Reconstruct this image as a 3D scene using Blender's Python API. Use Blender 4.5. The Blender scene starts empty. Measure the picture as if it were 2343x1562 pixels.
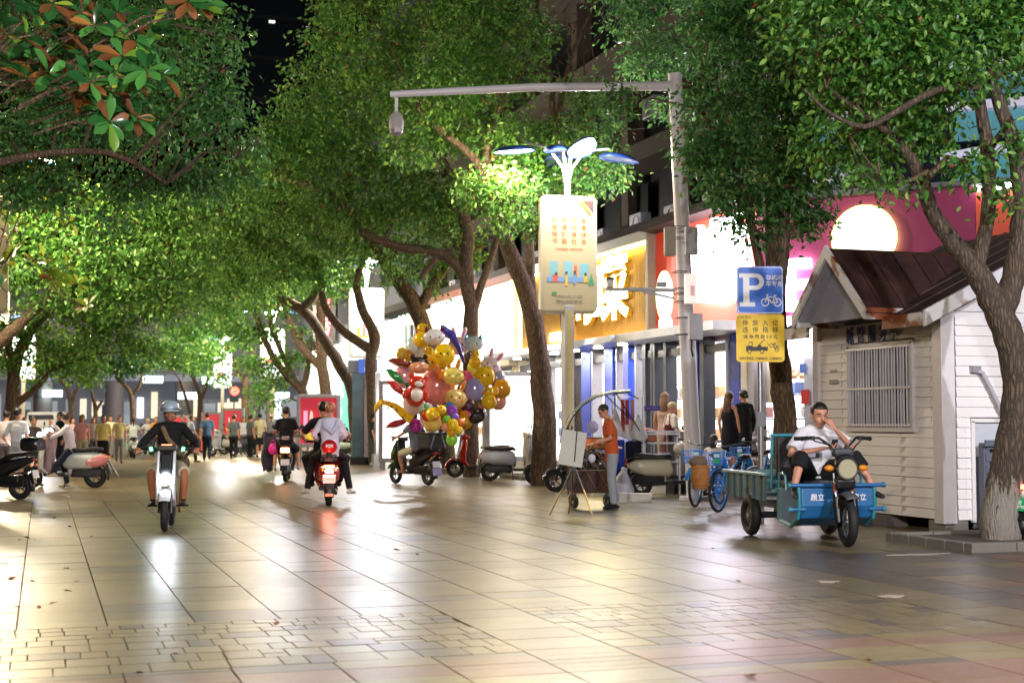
import bpy, math, random
import numpy as np
from mathutils import Vector, Matrix, Euler
R = math.radians
random.seed(7); rng = np.random.default_rng(7)
SC = bpy.context.scene; COL = SC.collection
# ------------------------------------------------------------------ camera
FPX = 3254.0; CH = 1.38
PSI = math.atan(1074.5/FPX*math.cos(R(3.24))); TH = math.atan((965-781)/FPX)
cam = bpy.data.cameras.new('camera'); camo = bpy.data.objects.new('camera', cam); COL.objects.link(camo)
camo.location = (0, 0, CH); camo.rotation_euler = (R(90)+TH, 0, -PSI)
cam.sensor_width = 36; cam.lens = 36*FPX/2343; cam.clip_end = 900
cam.dof.use_dof = True; cam.dof.focus_distance = 18.0; cam.dof.aperture_fstop = 2.4
SC.camera = camo
# ------------------------------------------------------------------ night sky and moonlight-level sun
W = bpy.data.worlds.new("World"); SC.world = W; W.use_nodes = True
nt = W.node_tree; bg = nt.nodes['Background']
sky = nt.nodes.new('ShaderNodeTexSky'); sky.sky_type = 'NISHITA'; sky.sun_disc = False
sky.sun_elevation = R(-4); sky.sun_rotation = R(200)
nt.links.new(sky.outputs[0], bg.inputs[0]); bg.inputs[1].default_value = 0.35
SC.view_settings.view_transform = 'Standard'; SC.view_settings.look = 'None'
SC.view_settings.exposure = 0.65; SC.view_settings.gamma = 1.0; SC.view_settings.use_curve_mapping = False
SC.render.engine = 'CYCLES'
cy = SC.cycles
cy.use_denoising = True; cy.max_bounces = 5; cy.diffuse_bounces = 3; cy.glossy_bounces = 3
cy.transmission_bounces = 4; cy.transparent_max_bounces = 8; cy.sample_clamp_indirect = 4.0; cy.sample_clamp_direct = 0
cy.caustics_reflective = False; cy.caustics_refractive = False; cy.use_light_tree = True; cy.blur_glossy = 1.0
# ------------------------------------------------------------------ pixel of the photograph -> place in the world
_Rm = camo.rotation_euler.to_matrix()
def ray(px, py): return (_Rm @ Vector(((px-1171.5)/FPX, (781-py)/FPX, -1.0)))
def P(px, py, d): return Vector((0, 0, CH)) + ray(px, py)*d
def G(px, py, z=0.0):
    r = ray(px, py); return Vector((0, 0, CH)) + r*((z-CH)/r.z)
def PX(px, py, X):
    r = ray(px, py); return Vector((0, 0, CH)) + r*(X/r.x)
def GD(px, d, z=0.0):                       # at image column px, camera depth d, height z
    p = P(px, 965, d); p.z = z; return p
def facing(loc, deg=0.0):                   # z rotation so that local +Y looks at the camera, turned by deg
    return math.atan2(loc[0], -loc[1]) + R(deg) if True else 0
# ------------------------------------------------------------------ materials
_M = {}
def mat(name, col=(.5,.5,.5), rough=.6, metal=0., var=.12, scale=6., bump=0., bscale=40., emit=None, estr=0., coat=0., spec=.5, island=0., mix=None, mixscale=3., mixth=.55, alpha=1.):
    if name in _M: return _M[name]
    m = bpy.data.materials.new(name); m.use_nodes = True; _M[name] = m
    n = m.node_tree.nodes; l = m.node_tree.links; b = n['Principled BSDF']
    b.inputs['Roughness'].default_value = rough; b.inputs['Metallic'].default_value = metal
    b.inputs['Specular IOR Level'].default_value = spec; b.inputs['Coat Weight'].default_value = coat
    if alpha < 1: b.inputs['Alpha'].default_value = alpha
    tc = n.new('ShaderNodeTexCoord'); nz = n.new('ShaderNodeTexNoise'); nz.inputs['Scale'].default_value = scale; nz.inputs['Detail'].default_value = 4
    l.new(tc.outputs['Object'], nz.inputs['Vector'])
    base = n.new('ShaderNodeMix'); base.data_type = 'RGBA'
    lo = [c*(1-var) for c in col]; hi = [min(1, c*(1+var)) for c in col]
    base.inputs[6].default_value = (*lo, 1); base.inputs[7].default_value = (*hi, 1)
    l.new(nz.outputs['Fac'], base.inputs[0]); out = base.outputs[2]
    if mix:
        n2 = n.new('ShaderNodeTexNoise'); n2.inputs['Scale'].default_value = mixscale; n2.inputs['Detail'].default_value = 6
        l.new(tc.outputs['Object'], n2.inputs['Vector'])
        rp = n.new('ShaderNodeValToRGB'); rp.color_ramp.elements[0].position = mixth; rp.color_ramp.elements[1].position = mixth+.08
        l.new(n2.outputs['Fac'], rp.inputs[0]); mx = n.new('ShaderNodeMix'); mx.data_type = 'RGBA'
        l.new(rp.outputs[0], mx.inputs[0]); l.new(out, mx.inputs[6]); mx.inputs[7].default_value = (*mix, 1); out = mx.outputs[2]
    if island > 0:
        g = n.new('ShaderNodeNewGeometry'); oi = n.new('ShaderNodeObjectInfo'); ad = n.new('ShaderNodeMath'); ad.operation = 'ADD'
        l.new(g.outputs['Random Per Island'], ad.inputs[0]); l.new(oi.outputs['Random'], ad.inputs[1])
        fr = n.new('ShaderNodeMath'); fr.operation = 'FRACT'; l.new(ad.outputs[0], fr.inputs[0])
        mr = n.new('ShaderNodeMapRange'); mr.inputs[3].default_value = 1-island; mr.inputs[4].default_value = 1+island
        l.new(fr.outputs[0], mr.inputs[0]); vm = n.new('ShaderNodeVectorMath'); vm.operation = 'SCALE'
        l.new(out, vm.inputs[0]); l.new(mr.outputs[0], vm.inputs['Scale']); out = vm.outputs[0]
    l.new(out, b.inputs['Base Color'])
    if bump:
        nb = n.new('ShaderNodeTexNoise'); nb.inputs['Scale'].default_value = bscale; nb.inputs['Detail'].default_value = 5
        l.new(tc.outputs['Object'], nb.inputs['Vector']); bp = n.new('ShaderNodeBump'); bp.inputs['Strength'].default_value = bump; bp.inputs['Distance'].default_value = .02
        l.new(nb.outputs['Fac'], bp.inputs['Height']); l.new(bp.outputs[0], b.inputs['Normal'])
    if emit:
        b.inputs['Emission Color'].default_value = (*emit, 1); b.inputs['Emission Strength'].default_value = estr
    return m
def glow(name, col, s): return mat(name, col, .5, emit=col, estr=s, var=.03)
def c3(h):                                  # sRGB hex -> linear
    v = [int(h[i:i+2], 16)/255 for i in (0, 2, 4)]
    return tuple(x/12.92 if x <= .04045 else ((x+.055)/1.055)**2.4 for x in v)
def leafmat(name, col, col2, trans=.35, rough=.4):
    if name in _M: return _M[name]
    m = bpy.data.materials.new(name); m.use_nodes = True; _M[name] = m
    n = m.node_tree.nodes; l = m.node_tree.links; b = n['Principled BSDF']; b.inputs['Roughness'].default_value = rough
    g = n.new('ShaderNodeNewGeometry'); rp = n.new('ShaderNodeValToRGB'); e = rp.color_ramp.elements
    e[0].color = (*[c*.6 for c in col], 1); e[1].color = (*[c*1.35 for c in col2], 1); k = e.new(.5); k.color = (*col, 1)
    oi = n.new('ShaderNodeObjectInfo'); ad = n.new('ShaderNodeMath'); ad.operation = 'ADD'; fr = n.new('ShaderNodeMath'); fr.operation = 'FRACT'
    l.new(g.outputs['Random Per Island'], ad.inputs[0]); l.new(oi.outputs['Random'], ad.inputs[1]); l.new(ad.outputs[0], fr.inputs[0])
    l.new(fr.outputs[0], rp.inputs[0]); l.new(rp.outputs[0], b.inputs['Base Color'])
    t = n.new('ShaderNodeBsdfTranslucent'); hs = n.new('ShaderNodeHueSaturation'); hs.inputs['Value'].default_value = 1.5; hs.inputs['Hue'].default_value = .48
    l.new(rp.outputs[0], hs.inputs['Color']); l.new(hs.outputs[0], t.inputs['Color'])
    mx = n.new('ShaderNodeMixShader'); mx.inputs[0].default_value = trans; o = n['Material Output']
    l.new(b.outputs[0], mx.inputs[1]); l.new(t.outputs[0], mx.inputs[2]); l.new(mx.outputs[0], o.inputs['Surface'])
    return m
def barkmat(name, col, wash=False):
    if name in _M: return _M[name]
    m = bpy.data.materials.new(name); m.use_nodes = True; _M[name] = m
    n = m.node_tree.nodes; l = m.node_tree.links; b = n['Principled BSDF']; b.inputs['Roughness'].default_value = .85
    tc = n.new('ShaderNodeTexCoord'); mp = n.new('ShaderNodeMapping'); mp.inputs['Scale'].default_value = (26, 26, 4.5); l.new(tc.outputs['Object'], mp.inputs[0])
    v = n.new('ShaderNodeTexVoronoi'); v.feature = 'DISTANCE_TO_EDGE'; v.inputs['Scale'].default_value = 1.0
    nz = n.new('ShaderNodeTexNoise'); nz.inputs['Scale'].default_value = 1.2; nz.inputs['Detail'].default_value = 6; l.new(mp.outputs[0], nz.inputs['Vector'])
    vm = n.new('ShaderNodeVectorMath'); vm.operation = 'ADD'; l.new(mp.outputs[0], vm.inputs[0]); l.new(nz.outputs['Color'], vm.inputs[1]); l.new(vm.outputs[0], v.inputs['Vector'])
    rp = n.new('ShaderNodeValToRGB'); e = rp.color_ramp.elements; e[0].color = (*[c*.4 for c in col], 1); e[0].position = .02; e[1].color = (*[c*1.35 for c in col], 1); e[1].position = .35
    l.new(v.outputs['Distance'], rp.inputs[0]); out = rp.outputs[0]
    if wash:
        gx = n.new('ShaderNodeNewGeometry'); sx = n.new('ShaderNodeSeparateXYZ'); l.new(gx.outputs['Position'], sx.inputs[0])
        mr = n.new('ShaderNodeMapRange'); mr.inputs[1].default_value = .5; mr.inputs[2].default_value = 1.5; mr.inputs[3].default_value = .62; mr.inputs[4].default_value = -.1; l.new(sx.outputs[2], mr.inputs[0])
        n3 = n.new('ShaderNodeTexNoise'); n3.inputs['Scale'].default_value = .8; n3.inputs['Detail'].default_value = 8; n3.inputs['Roughness'].default_value = .75; l.new(mp.outputs[0], n3.inputs['Vector'])
        lt = n.new('ShaderNodeMath'); lt.operation = 'LESS_THAN'; l.new(n3.outputs['Fac'], lt.inputs[0]); l.new(mr.outputs[0], lt.inputs[1])
        mu = n.new('ShaderNodeMath'); mu.operation = 'MULTIPLY'; mu.inputs[1].default_value = .5; l.new(lt.outputs[0], mu.inputs[0])
        mx = n.new('ShaderNodeMix'); mx.data_type = 'RGBA'; l.new(mu.outputs[0], mx.inputs[0]); l.new(out, mx.inputs[6]); mx.inputs[7].default_value = (.42, .38, .34, 1); out = mx.outputs[2]
    l.new(out, b.inputs['Base Color']); bp = n.new('ShaderNodeBump'); bp.inputs['Strength'].default_value = .9; bp.inputs['Distance'].default_value = .03
    l.new(v.outputs['Distance'], bp.inputs['Height']); l.new(bp.outputs[0], b.inputs['Normal']); return m
# ------------------------------------------------------------------ mesh builder
def _rot(r): return Euler(r).to_matrix() if r is not None and not isinstance(r, Matrix) else r
def box_frame(v, u, ref=(0,0,1)): pass
class B:
    def __init__(s): s.v = []; s.f = []; s.m = []; s.cm = 0
    def raw(s, vs, fs):
        o = len(s.v); s.v += [tuple(x) for x in vs]; s.f += [[i+o for i in f] for f in fs]; s.m += [s.cm]*len(fs); return s
    def box(s, c, d, rot=None, taper=None):
        h = [x/2 for x in d]; vs = []
        for z in (-1, 1):
            t = taper if (taper and z > 0) else 1
            for x, y in ((-1,-1),(1,-1),(1,1),(-1,1)): vs.append(Vector((x*h[0]*t, y*h[1]*t, z*h[2])))
        r = _rot(rot)
        if r: vs = [r @ v for v in vs]
        c = Vector(c); return s.raw([v+c for v in vs], [[3,2,1,0],[4,5,6,7],[0,1,5,4],[1,2,6,5],[2,3,7,6],[3,0,4,7]])
    def tube(s, pts, rad, n=8, flat=1., up=(0,0,1), round_=False):
        pts = [Vector(p) for p in pts]
        if not hasattr(rad, '__len__'): rad = [rad]*len(pts)
        rad = list(rad)
        if round_:
            d0 = (pts[0]-pts[1]).normalized(); d1 = (pts[-1]-pts[-2]).normalized(); r0, r1 = rad[0], rad[-1]
            pts = [pts[0]+d0*r0*.95, pts[0]+d0*r0*.6]+pts+[pts[-1]+d1*r1*.6, pts[-1]+d1*r1*.95]
            rad = [r0*.3, r0*.8]+rad+[r1*.8, r1*.3]
        up = Vector(up); vs = []; N = len(pts); pu = None
        for i, p in enumerate(pts):
            t = (pts[min(i+1, N-1)]-pts[max(i-1, 0)]);
            t = t.normalized() if t.length > 1e-9 else Vector((0,0,1))
            if pu is None:
                a = up if abs(t.dot(up)) < .95 else Vector((0, 1, 0))
                pu = (a - t*a.dot(t)).normalized()
            else:
                q = pu - t*pu.dot(t); pu = q.normalized() if q.length > 1e-6 else pu
            sd = t.cross(pu)
            for k in range(n):
                a = 2*math.pi*k/n; vs.append(p + sd*math.cos(a)*rad[i] + pu*math.sin(a)*rad[i]*flat)
        fs = [[i*n+k, i*n+(k+1)%n, (i+1)*n+(k+1)%n, (i+1)*n+k] for i in range(N-1) for k in range(n)]
        fs += [list(range(n))[::-1], [(N-1)*n+k for k in range(n)]]
        return s.raw(vs, fs)
    def ell(s, c, r, rot=None, n=14, m=9):
        if not hasattr(r, '__len__'): r = (r, r, r)
        vs = [Vector((0, 0, -r[2]))]; rr = _rot(rot)
        for j in range(1, m):
            t = math.pi*j/m; z = -math.cos(t)*r[2]; q = math.sin(t)
            for k in range(n): a = 2*math.pi*k/n; vs.append(Vector((math.cos(a)*q*r[0], math.sin(a)*q*r[1], z)))
        vs.append(Vector((0, 0, r[2]))); e = len(vs)-1
        fs = [[0, 1+(k+1)%n, 1+k] for k in range(n)]
        fs += [[1+j*n+k, 1+j*n+(k+1)%n, 1+(j+1)*n+(k+1)%n, 1+(j+1)*n+k] for j in range(m-2) for k in range(n)]
        fs += [[1+(m-2)*n+k, 1+(m-2)*n+(k+1)%n, e] for k in range(n)]
        if rr: vs = [rr @ v for v in vs]
        c = Vector(c); return s.raw([v+c for v in vs], fs)
    def loft(s, secs, n=12, p=2.0):          # secs: (centre, half x, half z) along y by default, superellipse exponent p
        vs = []
        for (c, a, b_) in secs:
            for k in range(n):
                t = 2*math.pi*k/n; cx = math.cos(t); sx = math.sin(t)
                vs.append((c[0]+a*math.copysign(abs(cx)**(2/p), cx), c[1], c[2]+b_*math.copysign(abs(sx)**(2/p), sx)))
        N = len(secs); fs = [[i*n+k, (i+1)*n+k, (i+1)*n+(k+1)%n, i*n+(k+1)%n] for i in range(N-1) for k in range(n)]
        fs += [list(range(n)), [(N-1)*n+k for k in range(n)][::-1]]
        return s.raw(vs, fs)
    def torus(s, c, R_, r, axis='x', n=24, m=8, flat=1.):
        vs = []
        for i in range(n):
            a = 2*math.pi*i/n
            for j in range(m):
                b_ = 2*math.pi*j/m; q = R_+r*math.cos(b_); w = r*math.sin(b_)*flat
                v = {'x': (w, q*math.cos(a), q*math.sin(a)), 'y': (q*math.cos(a), w, q*math.sin(a)), 'z': (q*math.cos(a), q*math.sin(a), w)}[axis]
                vs.append(Vector(v)+Vector(c))
        return s.raw(vs, [[i*m+j, ((i+1)%n)*m+j, ((i+1)%n)*m+(j+1)%m, i*m+(j+1)%m] for i in range(n) for j in range(m)])
    def prism(s, poly, h, M=None):           # poly in local xy, extruded +z by h, placed by matrix M
        n = len(poly); M = M or Matrix(); vs = [M @ Vector((x, y, 0)) for x, y in poly]+[M @ Vector((x, y, h)) for x, y in poly]
        return s.raw(vs, [list(range(n))[::-1], [n+i for i in range(n)]]+[[i, (i+1)%n, n+(i+1)%n, n+i] for i in range(n)])
    def side(s, poly, x0, x1):               # poly in (y,z), extruded along x
        n = len(poly); vs = [(x0, y, z) for y, z in poly]+[(x1, y, z) for y, z in poly]
        return s.raw(vs, [list(range(n)), [n+i for i in range(n)][::-1]]+[[i, n+i, n+(i+1)%n, (i+1)%n] for i in range(n)])
    def mesh(s, name, mats, smooth=True, voxel=None, sm=2, ang=38):
        me = bpy.data.meshes.new(name); me.from_pydata(s.v, [], s.f); me.validate()
        mats = mats if isinstance(mats, (list, tuple)) else [mats]
        for m in mats: me.materials.append(m)
        if len(mats) > 1: me.polygons.foreach_set('material_index', s.m[:len(me.polygons)])
        if voxel:
            o = bpy.data.objects.new('tmp', me); COL.objects.link(o)
            r = o.modifiers.new('r', 'REMESH'); r.mode = 'VOXEL'; r.voxel_size = voxel
            q = o.modifiers.new('s', 'SMOOTH'); q.iterations = sm; q.factor = .5
            dg = bpy.context.evaluated_depsgraph_get(); me2 = bpy.data.meshes.new_from_object(o.evaluated_get(dg)); bpy.data.objects.remove(o)
            me2.name = name; me2.materials.clear(); me2.materials.append(mats[0]); me = me2
            me.polygons.foreach_set('use_smooth', [True]*len(me.polygons)); return me
        if smooth:
            me.polygons.foreach_set('use_smooth', [True]*len(me.polygons)); me.set_sharp_from_angle(angle=R(ang))
        return me
    def obj(s, name, mats, parent=None, smooth=True, voxel=None, loc=(0,0,0), bev=0, label=None, sm=2, kind=None):
        o = bpy.data.objects.new(name, s.mesh(name, mats, smooth, voxel, sm)); COL.objects.link(o); o.location = loc
        if parent: o.parent = parent
        if bev:
            b = o.modifiers.new('bevel', 'BEVEL'); b.width = bev; b.segments = 2; b.limit_method = 'ANGLE'
        if label: o['label'] = label
        if kind: o['kind'] = kind
        return o
def tag(o, label=None, cat=None, group=None, kind=None):
    for k, v in (('label', label), ('category', cat), ('group', group), ('kind', kind)):
        if v: o[k] = v
    return o
def thing(name, label, cat, loc=(0,0,0), rz=0., group=None, scale=1.):
    o = bpy.data.objects.new(name, None); COL.objects.link(o); o.location = loc; o.rotation_euler = (0, 0, rz); o.empty_display_size = .1
    if scale != 1.: o.scale = (scale,)*3
    return tag(o, label, cat, group)
_kids = None
def dup(r, loc, rz=0., label=None, group=None, scale=None, swap=None):
    def cp(o, par):
        c = o.copy(); COL.objects.link(c); c.parent = par
        if swap and c.type == 'MESH':
            key = tuple(m.name for m in c.data.materials)
            if any(k in swap for k in key):
                c.data = c.data.copy()
                for i, k in enumerate(key):
                    if k in swap: c.data.materials[i] = swap[k]
        for ch in o.children: cp(ch, c)
        return c
    n = cp(r, None); n.location = loc; n.rotation_euler = (0, 0, rz)
    if label: n['label'] = label
    if group: n['group'] = group
    if scale: n.scale = (scale,)*3
    return n
def place(name, mesh, loc, rot=(0,0,0), parent=None, scale=None):
    o = bpy.data.objects.new(name, mesh); COL.objects.link(o); o.location = loc; o.rotation_euler = rot
    if parent: o.parent = parent
    if scale: o.scale = scale
    return o
_T = {}
def text(body, size, name, m, parent, M, ext=.002, off=0., align='CENTER', sx=1., sp=1., lsp=1.):
    key = (body, size, ext, off, align, sp, lsp)
    if key not in _T:
        cu = bpy.data.curves.new('t', 'FONT'); cu.body = body; cu.size = size; cu.extrude = ext; cu.offset = off; cu.align_x = align; cu.align_y = 'CENTER'
        cu.space_character = sp; cu.space_line = lsp; cu.resolution_u = 3
        o = bpy.data.objects.new('t', cu); COL.objects.link(o); dg = bpy.context.evaluated_depsgraph_get()
        _T[key] = bpy.data.meshes.new_from_object(o.evaluated_get(dg)); bpy.data.objects.remove(o)
    me = _T[key].copy(); me.name = name; me.materials.clear(); me.materials.append(m)
    me.transform(M @ Matrix.Diagonal((sx, 1, 1, 1))); me.update()
    o = bpy.data.objects.new(name, me); COL.objects.link(o)
    if parent: o.parent = parent
    return o
def fr(o, right, up):                        # frame matrix: local x -> right, y -> up, z -> outwards
    r = Vector(right).normalized(); u = Vector(up).normalized(); z = r.cross(u)
    return Matrix(((r.x, u.x, z.x, o[0]), (r.y, u.y, z.y, o[1]), (r.z, u.z, z.z, o[2]), (0, 0, 0, 1)))
def light(kind, loc, power, col, parent=None, size=.3, rot=None, name='lamp_light', spread=None, sizey=None):
    d = bpy.data.lights.new(name, kind); d.energy = power; d.color = col
    if kind == 'AREA':
        d.shape = 'RECTANGLE' if sizey else 'DISK'; d.size = size
        if sizey: d.size_y = sizey
        if spread: d.spread = spread
    else: d.shadow_soft_size = size
    o = bpy.data.objects.new(name, d); COL.objects.link(o); o.location = loc
    if rot is not None: o.rotation_euler = rot
    if parent: o.parent = parent
    return o
# ------------------------------------------------------------------ ground
STONE = c3('6f634c')
def slabmat(name, col, island=.1, rough=.3):
    if name in _M: return _M[name]
    m = mat(name, col, rough, var=.12, scale=1.2, bump=.06, bscale=120, island=island, spec=.45)
    n = m.node_tree.nodes; l = m.node_tree.links; b = n['Principled BSDF']
    g = n.new('ShaderNodeNewGeometry'); z = n.new('ShaderNodeTexNoise'); z.inputs['Scale'].default_value = .7; z.inputs['Detail'].default_value = 2; z.inputs['Roughness'].default_value = .5
    l.new(g.outputs['Position'], z.inputs['Vector']); mr = n.new('ShaderNodeMapRange'); mr.inputs[1].default_value = .35; mr.inputs[2].default_value = .7
    mr.inputs[3].default_value = rough+.01; mr.inputs[4].default_value = rough+.08; l.new(z.outputs['Fac'], mr.inputs[0]); l.new(mr.outputs[0], b.inputs['Roughness'])
    bc = b.inputs['Base Color'].links[0].from_socket                      # worn stains that stay with the stone
    z2 = n.new('ShaderNodeTexNoise'); z2.inputs['Scale'].default_value = 5.5; z2.inputs['Detail'].default_value = 9; z2.inputs['Roughness'].default_value = .7; l.new(g.outputs['Position'], z2.inputs['Vector'])
    m2 = n.new('ShaderNodeMapRange'); m2.inputs[1].default_value = .35; m2.inputs[2].default_value = .65; m2.inputs[3].default_value = .82; m2.inputs[4].default_value = 1.08; l.new(z2.outputs['Fac'], m2.inputs[0])
    z3 = n.new('ShaderNodeTexNoise'); z3.inputs['Scale'].default_value = 70; z3.inputs['Detail'].default_value = 3; l.new(g.outputs['Position'], z3.inputs['Vector'])
    m3 = n.new('ShaderNodeMapRange'); m3.inputs[1].default_value = .3; m3.inputs[2].default_value = .7; m3.inputs[3].default_value = .72; m3.inputs[4].default_value = 1.28; l.new(z3.outputs['Fac'], m3.inputs[0])
    mm = n.new('ShaderNodeMath'); mm.operation = 'MULTIPLY'; l.new(m2.outputs[0], mm.inputs[0]); l.new(m3.outputs[0], mm.inputs[1])
    vo = n.new('ShaderNodeTexVoronoi'); vo.inputs['Scale'].default_value = 2.3; l.new(g.outputs['Position'], vo.inputs['Vector'])          # trodden gum spots
    sp = n.new('ShaderNodeMapRange'); sp.inputs[1].default_value = .035; sp.inputs[2].default_value = .05; sp.inputs[3].default_value = .6; sp.inputs[4].default_value = 1.; l.new(vo.outputs['Distance'], sp.inputs[0])
    mn = n.new('ShaderNodeMath'); mn.operation = 'MULTIPLY'; l.new(mm.outputs[0], mn.inputs[0]); l.new(sp.outputs[0], mn.inputs[1])
    vm = n.new('ShaderNodeVectorMath'); vm.operation = 'SCALE'; l.new(bc, vm.inputs[0]); l.new(mn.outputs[0], vm.inputs['Scale']); l.new(vm.outputs[0], b.inputs['Base Color'])
    return m
SM = [slabmat('granite_grey', STONE), slabmat('granite_pale', c3('7a6f58')), slabmat('granite_dark', c3('57504a')), slabmat('granite_pink', c3('735a4c')), slabmat('granite_buff', c3('74674a'))]
jointm = mat('mortar_dirt', c3('4c4034'), .95, bump=.4)
# far paving: joints by material beyond the built slabs
def farground():
    m = mat('far_paving', STONE, .33, var=.1, scale=.6, spec=.5, bump=.1, bscale=60); n = m.node_tree.nodes; l = m.node_tree.links; b = n['Principled BSDF']
    bc = b.inputs['Base Color'].links[0].from_socket; g = n.new('ShaderNodeNewGeometry'); s = n.new('ShaderNodeSeparateXYZ'); l.new(g.outputs['Position'], s.inputs[0])
    ad = n.new('ShaderNodeMath'); ad.operation = 'ADD'; ad.inputs[1].default_value = .14+58.5; l.new(s.outputs[0], ad.inputs[0])
    md = n.new('ShaderNodeMath'); md.operation = 'MODULO'; md.inputs[1].default_value = .585; l.new(ad.outputs[0], md.inputs[0])
    lt = n.new('ShaderNodeMath'); lt.operation = 'LESS_THAN'; lt.inputs[1].default_value = .016; l.new(md.outputs[0], lt.inputs[0])
    mx = n.new('ShaderNodeMix'); mx.data_type = 'RGBA'; l.new(lt.outputs[0], mx.inputs[0]); l.new(bc, mx.inputs[6]); mx.inputs[7].default_value = (*c3('463a30'), 1)
    l.new(mx.outputs[2], b.inputs['Base Color']); return m
g = B().raw([(-120,-60,-.03),(160,-60,-.03),(160,260,-.03),(-120,260,-.03)], [[0,1,2,3]]).obj('ground', jointm, smooth=False); tag(g, kind='structure')
pv = B().raw([(-60,26,0),(14.4,26,0),(14.4,200,0),(-60,200,0)], [[0,1,2,3]]).raw([(-60,-50,0),(14.4,-50,0),(14.4,5.5,0),(-60,5.5,0)], [[0,1,2,3]]).raw([(-60,5.5,0),(-3.72,5.5,0),(-3.72,26,0),(-60,26,0)], [[0,1,2,3]]).raw([(14.4,-50,0),(60,-50,0),(60,26,0),(14.4,26,0)], [[0,1,2,3]]).obj('pavement', farground(), smooth=False); tag(pv, kind='structure')
unit = {}
for i, m in enumerate(SM):
    bb = B(); bb.raw([(-.5,-.5,-.5),(.5,-.5,-.5),(.5,.5,-.5),(-.5,.5,-.5),(-.5,-.5,.5),(.5,-.5,.5),(.5,.5,.5),(-.5,.5,.5)], [[4,5,6,7],[0,1,5,4],[1,2,6,5],[2,3,7,6],[3,0,4,7]]); unit[i] = bb.mesh('paving_slab', m, smooth=False)
slabs = []; setts = []; rr = random.Random(3); W_ = .585; X0 = -.14
def cls(y, x):
    r = rr.random(); return 1 if r < .06 else 2 if r < .085 else 4 if r < .3 else 0
for k in range(-6, 25):
    x = X0+k*W_; band = not (5 <= k <= 5); y = 5.6
    if k == 6: pass
    while y < 26:
        if y < 7.05: L = .5
        elif y < 8.2:
            L = rr.choice([.14, .24, .36])
        elif y < 10.1 and band and k < 11: y = 10.1; continue
        elif y < 11.1: L = rr.choice([.3, .42, .6])
        else: L = rr.choice([.3, .45, .6, .6, .9, 1.2])
        if band and k < 11 and y < 8.2 and y+L > 8.2: L = max(.06, 8.2-y)
        c = cls(y, x)
        if k >= 12 and y < 13.2 and rr.random() < .75: c = 2 if rr.random() < .8 else 3
        if y < 8.2 and band: c = 3 if (y < 7.1 or 7.45 < y < 7.9) and rr.random() < .85 else (2 if L < .16 else 4)
        if 10.7 < y < 11.0 and k < 8 and rr.random() < .6: c = 2
        slabs.append((x+.005, x+W_-.006, y, y+L-.007, c)); y += L
y = 8.2
while y < 10.08:
    h = rr.choice([.19, .24, .29]); h = min(h, 10.1-y)
    segs = [(X0-6*W_, X0+5*W_), (X0+6*W_, X0+11*W_)]
    for a, b_ in segs:
        x = a
        while x < b_-.05:
            w = rr.choice([.15, .15, .3, .22]); w = min(w, b_-x); q = h if rr.random() < .97 else h*.5
            setts.append((x+.0045, x+w-.0045, y+.004, y+q-.010, rr.choice([0, 0, 0, 4, 4, 1, 2])))
            if q < h: setts.append((x+.0045, x+w-.0045, y+q+.004, y+h-.010, rr.choice([0, 4, 1])))
            x += w
    y += h
def inview(s):
    cx = (s[0]+s[1])/2; yy = s[3]; v = camo.rotation_euler.to_matrix().transposed() @ Vector((cx, yy, -CH)); return abs(v.x/-v.z) < .39 and v.y/-v.z > -.27
def lay(items, name, joined):
    vis = [s for s in items if inview(s)]; vis.sort(key=lambda s: s[2]**2+s[0]**2); near = set(map(id, vis[:298]))
    mb = B(); mids = []
    for s in items:
        z = rr.uniform(-.0009, .0009)
        if id(s) in near:
            o = place(name, unit[s[4]], ((s[0]+s[1])/2, (s[2]+s[3])/2, z-.02), (rr.gauss(0, .0009), rr.gauss(0, .0009), rr.gauss(0, .0015)), None, (s[1]-s[0], s[3]-s[2], .04)); o.parent = g; o.matrix_parent_inverse = Matrix()
        else:
            mb.cm = s[4]; t = [rr.uniform(-.001, .001) for _ in range(4)]
            mb.raw([(s[0],s[2],-.03),(s[1],s[2],-.03),(s[1],s[3],-.03),(s[0],s[3],-.03),(s[0],s[2],z+t[0]),(s[1],s[2],z+t[1]),(s[1],s[3],z+t[2]),(s[0],s[3],z+t[3])], [[4,5,6,7],[0,1,5,4],[1,2,6,5],[2,3,7,6],[3,0,4,7]])
    o = mb.obj(joined, SM, g, smooth=False, kind='stuff')
lay(slabs, 'paving_slab', 'paving_slabs_beyond'); lay(setts, 'paving_sett', 'paving_setts_beyond')
# ------------------------------------------------------------------ shops along the street
XF = 14.5
def Yf(px, X=XF): r = ray(px, 965); return r.y*(X/r.x)
grey = mat('painted_metal_grey', c3('9a98a0'), .45, metal=.3); steel = mat('brushed_steel', c3('a9abb2'), .3, metal=.9); dark = mat('dark_concrete', c3('3a342c'), .9, var=.3, scale=.8)
darkf = mat('dark_window_frame', c3('2a2d36'), .4); bluec = mat('blue_glazed_column', c3('2743b4'), .25, var=.25, scale=1.5); cream = mat('cream_wall', c3('cfc5ae'), .7)
glass = bpy.data.materials.new('clear_glass'); glass.use_nodes = True
_n = glass.node_tree.nodes; _l = glass.node_tree.links; _t = _n.new('ShaderNodeBsdfTransparent'); _g = _n.new('ShaderNodeBsdfGlossy'); _g.inputs['Roughness'].default_value = .03; _x = _n.new('ShaderNodeMixShader'); _x.inputs[0].default_value = .1
_l.new(_t.outputs[0], _x.inputs[1]); _l.new(_g.outputs[0], _x.inputs[2]); _l.new(_x.outputs[0], _n['Material Output'].inputs[0]); _M['clear_glass'] = glass
roomw = mat('white_interior', (.8,.8,.8), .7); litw = glow('lit_ceiling_panel', (1,.95,.87), 9); lith = glow('glowing_back_wall', (1,.92,.8), 1.8)  # shop back walls emit themselves, standing in for room light spilling out
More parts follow.
